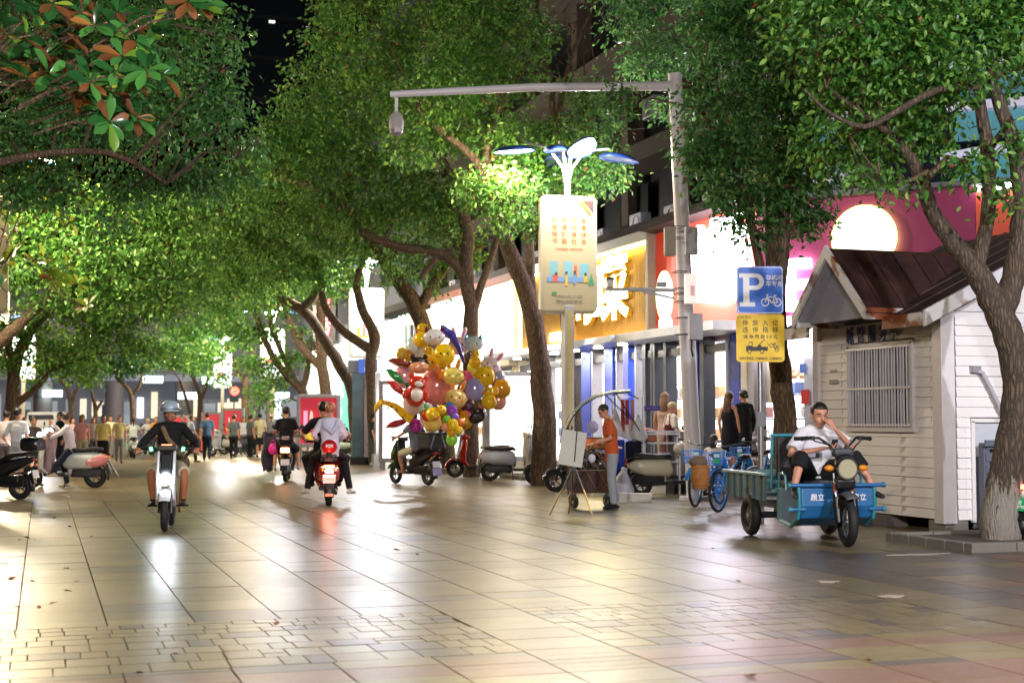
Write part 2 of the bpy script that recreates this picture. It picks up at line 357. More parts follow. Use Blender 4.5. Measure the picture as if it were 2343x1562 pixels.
litc = glow('glowing_back_wall_cool', (.86,.9,1), 2.3); spotm = glow('downlight_glow', (1,.93,.8), 30)
step = B().box((14.6, 65, .14), (2.2, 76, .32)).obj('kerb_step', mat('pale_step_stone', c3('a39b8e'), .5, bump=.2), smooth=False); tag(step, kind='structure')
def shopfront(root, y0, y1, zt, bays, back, depth=2.2, X=XF):
    """recessed lit room behind glass; bays: list of (y, width, material) uprights."""
    B().box((X+depth, (y0+y1)/2, zt/2+.15), (.1, y1-y0-.02, zt-.3)).obj('interior_wall', back, root, False)
    B().box((X+depth/2+.1, (y0+y1)/2, .31), (depth-.2, y1-y0-.1, .03)).obj('interior_floor', roomw, root, False)
    B().box((X+depth/2+.1, (y0+y1)/2, zt-.06), (depth-.2, y1-y0-.1, .1)).obj('ceiling', roomw, root, False)
    for i in range(int((y1-y0)/2.4)+1):
        B().box((X+depth/2, y0+1+i*2.4, zt-.14), (1.2, .5, .04)).obj('ceiling_light', litw, root, False)
    r2 = random.Random(int(y0*7))
    for i in range(int((y1-y0)/.9)):                                   # shelves and goods seen through the glass
        yy = y0+.5+i*.9
        for z in (.9, 1.45, 2.0):
            if r2.random() < .8: B().box((X+depth-.25, yy, z), (.3, .8, .04)).obj('shelf', grey, root, False)
            B().box((X+depth-.25, yy+r2.uniform(-.2,.2), z+.16), (.18, r2.uniform(.2,.5), .26)).obj('goods', [mat('goods_a', c3('c9a070')), mat('goods_b', c3('8c5a4a')), mat('goods_c', c3('d8d4cc')), mat('goods_d', c3('5b6fa8'))][r2.randrange(4)], root, False)
    for a, b_ in zip(bays[:-1], bays[1:]):
        B().box((X+.1, (a[0]+b_[0])/2, zt/2+.15), (.02, abs(b_[0]-a[0]), zt-.3)).obj('pane', glass, root, False)
    for (y, w, m) in bays: B().box((X+.05, y, zt/2+.14), (.3, w, zt-.3)).obj('column' if w > .3 else 'door_frame', m, root, False, bev=.01)
    B().box((X+.06, (y0+y1)/2, zt-.28), (.22, y1-y0-.02, .18)).obj('door_head', darkf, root, False)
# gold fluted shop
ya, yb = Yf(1500), Yf(1188)
sh = thing('restaurant_front', 'gold ribbed shop front with glowing yellow characters beside the red shop front', 'shop front', (0,0,0))
gold = mat('gold_fluted_metal', c3('c09a58'), .35, metal=.45, var=.15); frame_m = mat('bronze_frame', c3('7d7660'), .5, metal=.3)
B().box((XF+.15, (ya+yb)/2, 4.85), (.1, yb-ya, 2.5)).obj('fascia_backing', mat('dark_bronze', c3('5a4526'), .5), sh, False)
nrib = 92; ribme = B().tube([(0,0,-1.12),(0,0,1.12)], .046, 8).mesh('rib', gold)
for i in range(nrib): place('rib', ribme, (XF+.06, ya+.2+(yb-ya-.4)*(i+.5)/nrib, 4.82), parent=sh)
B().box((XF-.02, (ya+yb)/2, 6.08), (.4, yb-ya, .28)).obj('fascia_cap', frame_m, sh, False, bev=.02)
B().box((XF-.02, ya+.07, 4.8), (.34, .14, 2.4)).obj('fascia_edge', frame_m, sh, False)
B().box((XF-.12, (ya+yb)/2, 5.91), (.06, yb-ya-.5, .05)).obj('light_strip', glow('amber_strip', (1,.78,.25), 30), sh, False)
B().box((XF-.12, (ya+yb)/2, 3.63), (.06, yb-ya-.5, .03)).obj('light_strip', glow('amber_strip_low', (1,.62,.15), 14), sh, False)
B().box((XF-.55, (ya+yb)/2, 3.44), (1.3, yb-ya, .16)).obj('canopy', steel, sh, False)
gl = glow('yellow_letter_face', (1,.85,.3), 11); gs = mat('letter_side', c3('c79a2a'), .4)
for ch, px, sz in (('川', 1340, 1.8), ('江', 1385, 1.65), ('菜', 1424, 1.85)):
    yy = Yf(px); M = fr((XF-.22, yy, 4.82), (0,-1,0), (0,0,1)); text(ch, sz, 'sign_letter', gs, sh, fr((XF-.14, yy, 4.82), (0,-1,0), (0,0,1)), .07, .05); text(ch, sz, 'sign_letter', gl, sh, M, .015, .05)
B().box((XF-.05, Yf(1280), 3.9), (.05, 1.3, .25)).obj('light_strip', gl, sh, False)
bays = [(Yf(1500),.15,darkf),(Yf(1482),.2,darkf),(Yf(1462),.08,grey),(Yf(1440),.35,bluec),(Yf(1418),.08,grey),(Yf(1400),.6,bluec),(Yf(1362),.1,grey),(Yf(1348),.7,bluec),(Yf(1315),.1,darkf),(Yf(1255),.2,grey),(Yf(1190),.3,cream)]
shopfront(sh, ya, yb, 3.36, bays, lith)
for i in range(6):
    yy = ya+.9+i*1.7; B().tube([(XF-.5, yy, 3.355),(XF-.5, yy, 3.33)], .12, 12).obj('downlight', spotm, sh)
    light('AREA', (XF-.5, yy, 3.32), 30, (1,.93,.8), sh, .25, (0,0,0))
tag(sh, 'gold ribbed shop front with glowing yellow characters beside the red shop front', 'shop front')
# red shop between the gold one and the corner
yc = Yf(1735); red = mat('red_fascia_panel', c3('e2452f'), .45, var=.06); sr = thing('red_shop_front', 'red shop front with blown out white glowing characters behind the camera pole', 'shop front')
B().box((XF+.12, (yc+ya)/2, 4.85), (.2, ya-yc, 2.5)).obj('fascia_panel', red, sr, False)
B().box((XF-.05, (yc+ya)/2, 6.16), (.7, ya-yc, .14), (0,.12,0)).obj('eave', mat('dark_eave', c3('33231f'), .8), sr, False)
wl = glow('white_letter_face', (.88,.9,1), 9)
for ch, px, sz in (('可', 1600, 1.5), ('新', 1638, 1.8), ('排', 1683, 1.95)):
    yy = Yf(px); text(ch, sz, 'sign_letter', wl, sr, fr((XF-.16, yy, 4.85), (0,-1,0), (0,0,1)), .09, .06)
B().box((XF-.5, (yc+ya)/2, 3.44), (1.1, ya-yc, .2)).obj('canopy', mat('white_canopy', c3('d6d6da'), .4), sr, False)
bays = [(yc+.15,.3,grey),(Yf(1692),.45,bluec),(Yf(1672),.1,grey),(Yf(1615),.22,darkf),(Yf(1600),.25,bluec),(Yf(1575),.1,grey),(Yf(1530),.16,darkf),(Yf(1503),.2,darkf)]
shopfront(sr, yc, ya, 3.34, bays, litc)
lb = thing('oval_lightbox', 'tall oval white neon lightbox with green rim beside the camera pole', 'sign', (13.7, Yf(1522, 13.7), 4.3))
B().ell((0,0,0), (.08,.18,.54), None, 20, 14).obj('glow_panel', glow('oval_white', (.95,1,.85), 4), lb); B().torus((0,0,0), .18, .02, 'x', 28, 6).obj('rim', glow('green_rim', (.45,1,.3), 2), lb).scale = (1,1,3.0)
B().box((.4, 0, .2), (.8,.05,.05)).obj('bracket', grey, lb)
lb.rotation_euler = (0,0,R(60))
lb2 = thing('oval_lightbox', 'small lower oval neon lightbox hanging beneath the tall oval one', 'sign', (13.75, Yf(1524, 13.75), 3.62), R(60))
B().ell((0,0,.05), (.08,.16,.2), None, 16, 10).obj('glow_panel', _M['oval_white'], lb2); B().box((.35, 0, .2), (.75,.05,.05)).obj('bracket', grey, lb2)
# magenta side front that faces the camera
c0 = Vector((XF, yc, 0)); c1 = P(2500, 965, 27.2); c1.z = 0; dv = (c1-c0).normalized(); nv = Vector((dv.y, -dv.x, 0)); Lm = (c1-c0).length
def AM(px):                                  # distance along the magenta front at an image column
    r = ray(px, 965); t = (c0.x*r.y-c0.y*r.x)/(dv.y*r.x-dv.x*r.y); return t
mg = thing('magenta_shop_front', 'wide magenta shop front with glowing letter E and round lit sign behind the white kiosk', 'shop front', c0, math.atan2(dv.y, dv.x))
mag = mat('magenta_fascia_panel', c3('8f2f58'), .5, var=.08); ora = mat('orange_fascia_panel', c3('d0543a'), .5)
xo = AM(2240)
B().box((xo/2, .12, 4.85), (xo, .2, 2.5)).obj('fascia_panel', mag, mg, False)
B().box(((xo+Lm)/2+.01, .12, 4.85), (Lm-xo, .2, 2.5)).obj('fascia_panel', ora, mg, False)
B().box((Lm/2, .05, 6.14), (Lm, .5, .1)).obj('coping', mat('grey_coping', c3('6a6a72'), .6), mg, False)
B().box((xo+.8, -.1, 6.02), (1.6, .08, .1)).obj('light_strip', glow('white_strip', (.9,.92,1), 8), mg, False)
Me = lambda x, z, y=-.1: fr((x, y, z), (1,0,0), (0,0,1))
text('E', 1.5, 'sign_letter', wl, mg, Me(AM(1832), 4.2), .06, .04, sx=.8); pass
xs = AM(1986); B().prism([(math.cos(a)*.63, math.sin(a)*.63) for a in [i*math.pi/24 for i in range(48)]], .12, Me(xs, 5.17, -.05)).obj('round_sign', glow('apple_white', (.95,1,.78), 2.2), mg, False)
B().torus((xs, -.12, 5.17), .65, .03, 'y', 48, 6).obj('sign_rim', glow('lime_rim', (.5,1,.15), 5), mg)
B().box((AM(1835), -.2, 3.18), (2.2, .3, .75)).obj('lightbox', glow('white_box', (1,.93,.97), 3.2), mg, False); B().box((AM(1835), -.2, 3.58), (2.24, .34, .04)).obj('lightbox_rim', glow('pink_rim', (1,.2,.3), 3), mg, False)
B().box((AM(1868), -.05, 1.6), (.4, .3, 2.6)).obj('column', mat('white_column', c3('c9c8d4'), .5), mg, False)
B().box((Lm/2, 3., 1.8), (Lm, .1, 3.6)).obj('interior_wall', glow('glowing_back_wall_warm', (1,.86,.66), 1.6), mg, False)  # this back wall glows too, in place of room lamps
B().box((Lm/2, 1.6, 3.55), (Lm, 2.6, .1)).obj('ceiling', roomw, mg, False); B().box((Lm/2, 1.6, .05), (Lm, 2.6, .1)).obj('interior_floor', roomw, mg, False)
for i in range(10): B().box((AM(1770)+i*.16, 1.2, 2.45), (.1, .5, .08), (.4,0,0)).obj('awning_slat', mat('goods_a', c3('c9a070')), mg, False)
B().box((AM(1735), .6, 2.3), (.9, .8, 1.0)).obj('display_case', cream, mg, False)
B().box((AM(1850), -.22, 1.9), (.18, .01, .3)).obj('notice', mat('red_paper', c3('d04030')), mg, False); B().box((AM(1845), -.22, 2.5), (.14, .01, .2)).obj('notice', mat('blue_paper', c3('5a78c8')), mg, False)
# banded canopy building above
tb = thing('banded_building', 'building above the magenta shop with teal glass bands between white slanting ledges', 'building', P(2130, 300, 33), math.atan2(dv.y, dv.x), scale=.72); tb.location.z = .45
teal = mat('teal_band_glass', c3('4d8a96'), .35, var=.2, scale=.5); whb = mat('white_ledge', c3('c8c8dc'), .5)
z = 8.6
for i in range(7):
    B().box((3, 0, z+.55), (14, 2, .95)).obj('glass_band', teal, tb, False)
    B().box((2.5, -1.1, z+1.08), (14.5, .6, .28), (0, (-.1 if i == 0 else .03*(i%2)), 0)).obj('ledge', whb, tb, False); z += 1.35
B().side([(-1.0,8.3),(-1.7,8.65),(-1.7,8.9),(-1.0,8.8)], -4.3, 0.2).obj('canopy_edge', whb, tb, False).rotation_euler = (0, R(-7), 0)
B().box((3, .5, 7.6), (14, 1.6, 1.8)).obj('shadow_gap_wall', mat('gap_shade_black', c3('15161a'), .6), tb, False)  # near-black wall; the shade of the gap is put into its colour
B().box((-5.5, 0, 9.5), (2.5, 2, 2.6)).obj('yellow_panel', mat('ochre_panel', c3('8a7440'), .7), tb, False)
light('AREA', (3,-5,6.6), 70, (.85,.88,1), tb, 9, (R(118),0,0), sizey=.5, name='added_band_light')  # unseen light added to brighten the bands; no fixture hangs there
# white and yellow lit shop, green shop and further fronts
yd, ye, yf_ = Yf(985), Yf(868), Yf(700)
s3 = thing('white_lit_shop_front', 'overexposed white shop fascia with yellow edge next to the gold ribbed front', 'shop front')
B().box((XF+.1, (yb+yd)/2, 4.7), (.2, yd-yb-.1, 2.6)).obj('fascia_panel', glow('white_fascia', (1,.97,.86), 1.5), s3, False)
B().box((XF-.05, yb+.35, 4.7), (.12, .5, 2.6)).obj('fascia_edge', glow('yellow_edge', (1,.85,.2), 1.4), s3, False)
B().box((XF-.1, (yb+yd)/2, 3.3), (.5, yd-yb, .2)).obj('canopy', cream, s3, False)
shopfront(s3, yb+.05, yd, 3.2, [(yb+.3,.3,cream),(yb+3,.15,grey),(yb+6,.5,cream),(yd-.2,.3,grey)], litc)
B().box((XF-.05, (yb+yd)/2, 6.1), (.4, yd-yb, .18)).obj('coping', mat('rust_coping', c3('7d4a38'), .7), s3, False)
s4 = thing('cream_shop_front', 'pale yellow shop front with short dark blue bars on its fascia', 'shop front')
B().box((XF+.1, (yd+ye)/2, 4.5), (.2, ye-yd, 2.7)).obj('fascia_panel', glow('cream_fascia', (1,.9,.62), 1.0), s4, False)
for i in range(5): B().box((XF-.06, Yf(975)+i*.75, 4.95), (.1, .3, .9)).obj('sign_bar', mat('navy_bar', c3('1f2c50')), s4, False)
for i in range(3): B().box((XF-.06, Yf(935)+i*.7, 4.6), (.06, .25, 2.6)).obj('green_stripe', glow('green_stripe', (.3,.8,.5), .8), s4, False)
B().box((XF-.06, Yf(885), 4.4), (.08, 3.2, 1.7)).obj('lightbox', glow('white_box_b', (1,1,1), 2), s4, False)
shopfront(s4, yd, ye, 3.2, [(yd+.3,.3,cream),(yd+4,.5,grey),(ye-.2,.3,grey)], lith)
s5 = thing('green_tea_shop_front', 'mint green shop front with white lettering behind the yellow lit tree', 'shop front')
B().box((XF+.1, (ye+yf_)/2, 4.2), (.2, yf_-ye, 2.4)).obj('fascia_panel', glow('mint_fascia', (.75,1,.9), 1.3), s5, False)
text('UHUA\nTEA+', 1.1, 'sign_letter', glow('white_print', (1,1,1), 1.6), s5, fr((XF-.8, Yf(770, XF-.8), 2.35), (0,-1,0), (0,0,1)), .01, .01)
B().box((XF-.7, Yf(768, XF-.7), 2.0), (.12, 6.5, 2.9)).obj('green_panel', mat('mint_panel', c3('4fb39a'), .5, emit=(.3,.8,.6), estr=.35), s5, False)
shopfront(s5, ye, yf_, 3.0, [(ye+.3,.3,cream),(ye+6,.5,grey),(yf_-.2,.3,grey)], litc)
rd = thing('red_character_sign', 'vertical sign of red glowing characters above the far shops', 'sign', (13.4, Yf(742, 13.4), 6.6), R(-55))
B().box((0,0,0), (1.6,.15,2.4)).obj('backing', dark, rd, False)
for i, ch in enumerate('川香'): text(ch, 1.0, 'sign_letter', glow('red_neon', (1,.06,.06), 6), rd, fr((0, -.1, .6-i*1.15), (1,0,0), (0,0,1)), .02, .02)
# dark blocks above the shops with floor slabs, columns, air conditioners
ob = thing('concrete_block', 'dark brown concrete building with floor slabs rising over the shop fronts', 'building')
XB = 17.5; brn = mat('brown_concrete', c3('4c4136'), .9, var=.25, scale=.4, bump=.2, bscale=8); drk = mat('dark_glazing', c3('14171c'), .3, var=.3)
B().box((XB+5, 46, 17), (9, 38, 21)).obj('core', drk, ob, False)
B().box((16.1, 46, 6.35), (3.2, 38, .3)).obj('shop_roof', dark, ob, False)
for i in range(5): B().box((XB, 46, 9.4+i*3.4), (1.6, 38, .55)).obj('floor_slab', brn, ob, False)
for i in range(9): B().box((XB+.3, 28+i*4.5, 16), (.7, .55, 19)).obj('column', brn, ob, False)
def acunit(par, loc):
    B().box(loc, (.35,.85,.6)).obj('air_conditioner', grey, par, False, bev=.02); B().torus((loc[0]-.18, loc[1]-.1, loc[2]), .22, .015, 'x', 16, 5).obj('fan_guard', darkf, par)
for i, (yy, zz) in enumerate([(34,7.2),(36.5,7.2),(39,7.3),(42,7.2),(45,7.3),(48,7.2),(51,7.3),(33,10.6),(38,10.6),(44,10.6),(50,10.7),(56,7.3),(59,7.2)]): acunit(ob, (XB-.6, yy, zz))
for i in range(16): B().box((XB+.28, 30+i*2.2, 8.0), (.06, 1.3, 1.6)).obj('window', drk, ob, False)
ob2 = thing('concrete_block', 'grey apartment block with dark windows further along the shop row', 'building')
B().box((XB+4, 84, 12), (8, 36, 24)).obj('core', mat('grey_render', c3('55555a'), .9, var=.2), ob2, False)
for i in range(6):
    for j in range(6): B().box((XB-.02, 69+i*5.6, 6.5+j*3), (.1, 2.6, 1.6)).obj('window', drk, ob2, False)
tw = thing('dark_tower', 'black high rise with a few small lit windows seen through the gap in the trees', 'building', P(650, 0, 130)); tw.location.z = 0
B().box((0,0,28), (12,12,56)).obj('core', mat('night_glass', c3('0b1420'), .25, var=.3, scale=.1), tw, False)
B().box((6.8,-.5,28), (1.4,12,56)).obj('corner_pier', mat('pier_brown', c3('4a3a32'), .8), tw, False)
for i in range(14): B().box((0,-6.03,4+i*3.6), (12,.1,.35)).obj('floor_band', mat('navy_band', c3('141a26'), .6), tw, False)
for (x, z, w, h) in ((4.2,43.5,.25,1.2),(5.3,42.6,.3,1.5),(5.1,40.6,1.3,.2),(4.6,46.2,.9,.15),(5,38.8,.5,.15),(-2,36,.5,.2)): B().box((x,-6.12,z), (w,.05,h)).obj('lit_window', glow('lit_window_dim', (.9,1,.75), 1.5), tw, False)
# colonnade that closes the street
hb = thing('colonnade_building', 'long pale building with round columns and cool lit lobby closing the far end', 'building', (2, 112, 0))
pale = mat('pale_lilac_render', c3('7d7a86'), .7, var=.15, scale=.3); cbr = mat('column_stone', c3('8a7f84'), .6)
B().box((6, 4, 8.2), (76, 8, 6.4)).obj('upper_storey', pale, hb, False); B().box((6, 9, 2.5), (76, 1, 5)).obj('lobby_wall', mat('lobby_blue', c3('6b6a78'), .4, var=.5, scale=.25, emit=(.5,.52,.62), estr=.09), hb, False)
B().box((6, .4, 4.75), (76, 1, .5)).obj('beam', mat('beam_lilac', c3('a8a4c4'), .6), hb, False)
for i in range(14): B().tube([(-28+i*5.2,.6,0),(-28+i*5.2,.6,4.6)], .7, 16).obj('column', cbr, hb)
r3 = random.Random(5)
for i in range(62):
    x = -28+i*1.12; w = r3.choice([.5,.9,1.6]); e = r3.choice([('lobby_white',(.9,.95,1),1.6),('lobby_warm',(1,.85,.6),.7),('lobby_dim',(.45,.5,.55),.3),('lobby_dark',(.1,.12,.3),.1)])
    B().box((x, 8.4-.002*i, 1.2+r3.uniform(.3,1.6)), (w,.1,r3.uniform(1.0,3))).obj('lobby_window', glow(*e), hb, False)
for (px, py) in ((350,868),(485,870),(430,905),(120,900),(640,905)):
    p = P(px, py, 106); B().box((p.x-2, p.y-112, p.z), (1.4,.2,.5)).obj('lamp_panel', glow('cyan_lamp', (.7,1,.95), 5), hb, False)
ck = B().box((8, 66, 8), (0.1,.1,.1))
# ------------------------------------------------------------------ kiosk
KX, KY = 10.7, 15.2; KD = 3.0; KW = 4.6
ks = thing('kiosk', 'white weatherboard kiosk with rusty dark roof, barred window and blue characters', 'kiosk', (0,0,0))
wb = mat('white_painted_board', c3('dcd6d8'), .5, var=.06, scale=2, mix=c3('a89c94'), mixscale=2.6, mixth=.66); rust = mat('rusty_white_trim', c3('c8c4c8'), .55, mix=c3('7a3b1c'), mixscale=2.6, mixth=.52)
B().box((KX+KW/2+.05, KY+KD/2+.05, 1.5), (KW-.1, KD-.1, 2.6)).obj('wall_core', mat('kiosk_core', c3('8f8a8c'), .8), ks, False)
B().box((KX+KW/2+.1,KY+KD/2+.1,.1),(KW-.5,KD-.5,.18)).obj('base', mat('under_kiosk_shade', c3('201e1c'), .9), ks, False)  # black box added to stop light under the kiosk and keep it dark
B().prism([(KX+.06,2.78),(KX+KW-.06,2.78),(KX+KW-.06,2.85),(KX+KW/2,3.9),(KX+.06,2.85)], .06, fr((0, KY+.13, 0), (1,0,0), (0,0,1))).obj('gable_wall', wb, ks, False)
bh = .128
def board(L): return B().side([(-.012,0),(-.03,0.004),(-.012,bh),(0,bh),(0,0)], -L/2, L/2).mesh('board', wb, smooth=False)
b_l = board(KD-.25); b_r = board(KW-.3); zz = .16
wy0, wy1, wz0, wz1 = KY+.62, KY+2.12, 1.28, 2.42
i = 0
while zz < 2.72:
    # street side (normal -X): split round the window
    segs = [(KY+.12, KY+KD-.1)] if not (wz0+.02 < zz+.06 < wz1+.02) else [(KY+.12, wy0-.03), (wy1+.03, KY+KD-.1)]
    for a, b_ in segs: place('board', b_l, (KX-rr.uniform(0,.006), (a+b_)/2, zz+rr.uniform(-.003,.003)), (0,rr.gauss(0,.002),R(-90)+rr.gauss(0,.0015)), ks, ((b_-a)/(KD-.25),1,1))
    segs = [(KX+.16, KX+KW-.1)] if zz > 1.36 else [(KX+.16, KX+.36)]
    for a, b_ in segs: place('board', b_r, ((a+b_)/2, KY-rr.uniform(0,.006), zz+rr.uniform(-.003,.003)), (0,rr.gauss(0,.002),rr.gauss(0,.001)), ks, ((b_-a)/(KW-.3),1,1))
    zz += bh
gz = zz
ez, rz_ = 2.68, 4.05
while gz < 3.95:
    half = 2.8-(gz+bh+.06-ez)/((rz_-ez)/2.8)
    if half < .3: break
    place('board', b_r, (KX+KW/2, KY+.12, gz), (0,0,0), ks, (2*half/(KW-.3),1,1)); gz += bh
B().box((KX-.02, KY-.02, 1.45), (.2,.2,2.66)).obj('corner_post', mat('post_white', c3('cfc8cc'), .5), ks, False, bev=.01)
B().box((KX+.0, KY+KD, 1.45), (.14,.14,2.6)).obj('corner_post', wb, ks, False)
B().box((KX+.38, KY-.03, .76), (.05,.05,1.26)).obj('hatch_frame', wb, ks, False); B().box((KX+2.3, KY-.03, 1.4), (3.9,.05,.05)).obj('hatch_frame', wb, ks, False)
B().box((KX+2.3, KY+.0, 1.16), (3.85,.03,.42)).obj('hatch_panel', mat('hatch_grey', c3('b9bac6'), .4), ks, False); B().box((KX+2.3, KY+.01, .5), (3.8,.02,.9)).obj('hatch_recess', mat('hatch_dark', c3('5c5f6c'), .6), ks, False)
for (x, y) in ((KX+.1,KY+.1),(KX+2,KY+.1),(KX+.1,KY+1.4),(KX+.1,KY+2.8),(KX+4,KY+.1)): B().box((x,y,.075), (.34,.34,.15)).obj('foot_block', mat('foot_concrete', c3('77716c'), .9), ks, False)
# window with curtains and bars
wf = B().box((KX-.03,(wy0+wy1)/2,wz1), (.08,wy1-wy0+.06,.05)).box((KX-.03,(wy0+wy1)/2,wz0), (.1,wy1-wy0+.1,.06)).box((KX-.03,wy0,(wz0+wz1)/2), (.08,.05,wz1-wz0)).box((KX-.03,wy1,(wz0+wz1)/2), (.08,.05,wz1-wz0)).obj('window', mat('post_white', c3('cfc8cc')), ks, False)
B().box((KX+.03,(wy0+wy1)/2,(wz0+wz1)/2), (.03,wy1-wy0-.04,wz1-wz0-.04)).obj('curtain_backing', mat('kiosk_dark', c3('3d4058'), .5), wf, False)
for k in range(7): 
    y = wy0+.1+k*.2; B().tube([(KX+.0,y,wz0+.05),(KX+.0,y+.015,(wz0+wz1)/2),(KX+.0,y,wz1-.06)], .055+.03*(k%3==0), 8, flat=.2, up=(1,0,0)).obj('curtain', mat('curtain_grey', c3('a7b3b4'), .7), wf)
barme = B().tube([(0,0,-.54),(0,0,.54)], .011, 6).mesh('bar', mat('bar_white', c3('d9d4de'), .35, metal=.2))
for k in range(22): place('bar', barme, (KX-.1, wy0+.04+k*(wy1-wy0-.08)/21, (wz0+wz1)/2), parent=wf)
for z in (wz0+.06, (wz0+wz1)/2-.02, wz1-.05): B().box((KX-.1,(wy0+wy1)/2,z), (.03,wy1-wy0,.025)).obj('bar_rail', _M['bar_white'], wf, False)
nav = mat('navy_letters', c3('3a4668'), .5)
for k, ch in enumerate('城管服务亭'): text(ch, .24, 'sign_letter', nav, ks, fr((KX-.05, PX(1954+k*25, 965, KX).y, 2.56), (0,-1,0), (0,0,1)), .006, .003, sx=.85)
# roof: main ridge along Y, dormer ridge along X towards the street
roofm = mat('dark_brown_roof', c3('3a2521'), .55, var=.15, mix=c3('4a2a1c'), mixscale=3, mixth=.6)
ez, rz_ = 2.68, 4.05; hw = KW/2+.5; xc = KX+KW/2
sl = math.atan2(rz_-ez, hw)
def roofsheet(nm, x0, z0, x1, z1, y0, y1, n):
    L = math.hypot(x1-x0, z1-z0); a = math.atan2(z1-z0, x1-x0)
    b_ = B().box((L/2,(y1-y0)/2,0), (L,y1-y0,.03)); 
    o = b_.obj(nm, roofm, ks, False); o.location = (x0,y0,z0); o.rotation_euler = (0,-a,0)
    rb = B().box((0,0,-.008), (L,.04,.02)).mesh('rib', roofm, False)
    for k in range(n): place('rib', rb, (L/2, (y1-y0)*(k+.5)/n, .03), parent=o)
    return o
roofsheet('roof', KX-.5, ez, xc, rz_, KY-.35, KY+.55, 2); roofsheet('roof', KX-.28, ez+.22*(rz_-ez)/(xc-KX+.5), xc, rz_, KY+.56, KY+2.44, 4); roofsheet('roof', KX-.5, ez, xc, rz_, KY+2.45, KY+KD+.3, 2); roofsheet('roof', 2*xc-KX+.5, ez, xc, rz_-.003, KY-.35, KY+KD+.3, 3)
Mg = fr((0, KY-.36, 0), (1,0,0), (0,0,1))
B().prism([(KX-.54,ez-.14),(xc,rz_-.1),(xc,rz_+.08),(KX-.54,ez+.06)], .045, Mg).obj('bargeboard', rust, ks, False)
B().prism([(2*xc-KX+.54,ez-.14),(2*xc-KX+.54,ez+.06),(xc,rz_+.08),(xc,rz_-.1)], .045, Mg).obj('bargeboard', rust, ks, False)
for a__,b__ in ((KY-.3,KY+.55),(KY+2.45,KY+KD+.3)): B().box((KX-.5,(a__+b__)/2,ez-.04), (.06,b__-a__,.16)).obj('eave_board', rust, ks, False)
# dormer
dy0, dy1, dxf = KY+.55, KY+2.25, KX-.78; dyc = (dy0+dy1)/2; dz, dr = 2.78, 3.66
dl = 3.0
for sgn, ya_, nm in ((1, dy0, 6), (-1, dy1, 6)):
    L = math.hypot(dyc-ya_, dr-dz); a = math.atan2(dr-dz, abs(dyc-ya_))
    o = B().box((dl/2, L/2*sgn, 0), (dl, L+.06, .03)).obj('dormer_roof', roofm, ks, False); o.location = (dxf, ya_, dz); o.rotation_euler = (a*sgn, 0, 0)
    u = B().box((dl/2, L/2*sgn, -.03), (dl, L, .02)).obj('soffit', mat('soffit_grey', c3('8f8f9f'), .6), ks, False); u.location = (dxf, ya_, dz); u.rotation_euler = (a*sgn, 0, 0)
    rb = B().box((0,0,-.008), (.035, L, .02)).mesh('rib', roofm, False)
    for k in range(9): place('rib', rb, (.3+k*.33, L/2*sgn, .03), parent=o)
Md = fr((dxf-.02, 0, 0), (0,-1,0), (0,0,1))
for (p, q) in (((-dy0+.06, dz-.09), (-dyc, dr)), ((-dy1-.06, dz-.09), (-dyc, dr))):
    B().prism([(p[0],p[1]),(p[0],p[1]+.15),(q[0],q[1]+.07),(q[0],q[1]-.1)], .04, Md).obj('bargeboard', rust, ks, False)
B().box((dxf+.36, dy0, dz-.02), (.74,.05,.15)).obj('eave_board', rust, ks, False); B().box((dxf+.36, dy1, dz-.02), (.74,.05,.15)).obj('eave_board', rust, ks, False)
B().prism([(-dy0-.05,dz-.05),(-dyc,dr-.12),(-dy1+.05,dz-.05)], .03, fr((dxf+.2, 0, 0), (0,-1,0), (0,0,1))).obj('gable_infill', mat('soffit_grey', c3('8f8f9f'), .6), ks, False)
B().tube([(KX+.42,KY-.06,2.02),(KX+.5,KY-.1,2.0),(KX+.62,KY-.1,1.8),(KX+.78,KY-.1,1.5),(KX+1.0,KY-.1,1.16),(KX+1.15,KY-.06,.95)], .028, 8).obj('drain_pipe', mat('pipe_grey', c3('a9a6b0'), .5), ks); B().box((KX+.42,KY-.05,2.04), (.12,.1,.08)).obj('pipe_cap', grey, ks, False)
B().box((KX-.04, KY+2.55, 2.1), (.02,.16,.03)).box((KX-.04, KY+2.55, 1.95), (.02,.2,.06)).obj('letter_slot', grey, ks, False)
# slatted grey pallet leaning on the kiosk
pl = thing('pallet', 'dark grey slatted pallet standing upright against the kiosk wall behind the tree', 'pallet', (KX+.42, KY-.14, 0))
pm = mat('grey_pallet_paint', c3('5a5d6e'), .6)
for x in (.05, 1.5): B().box((x,0,.55), (.09,.1,1.08)).obj('post', pm, pl, False)
for k in range(7): B().box((.78,-.05,.17+k*.155), (1.5,.03,.11)).obj('slat', pm, pl, False)
B().box((.78,-.05,1.1), (1.6,.12,.04)).obj('rail', pm, pl, False)
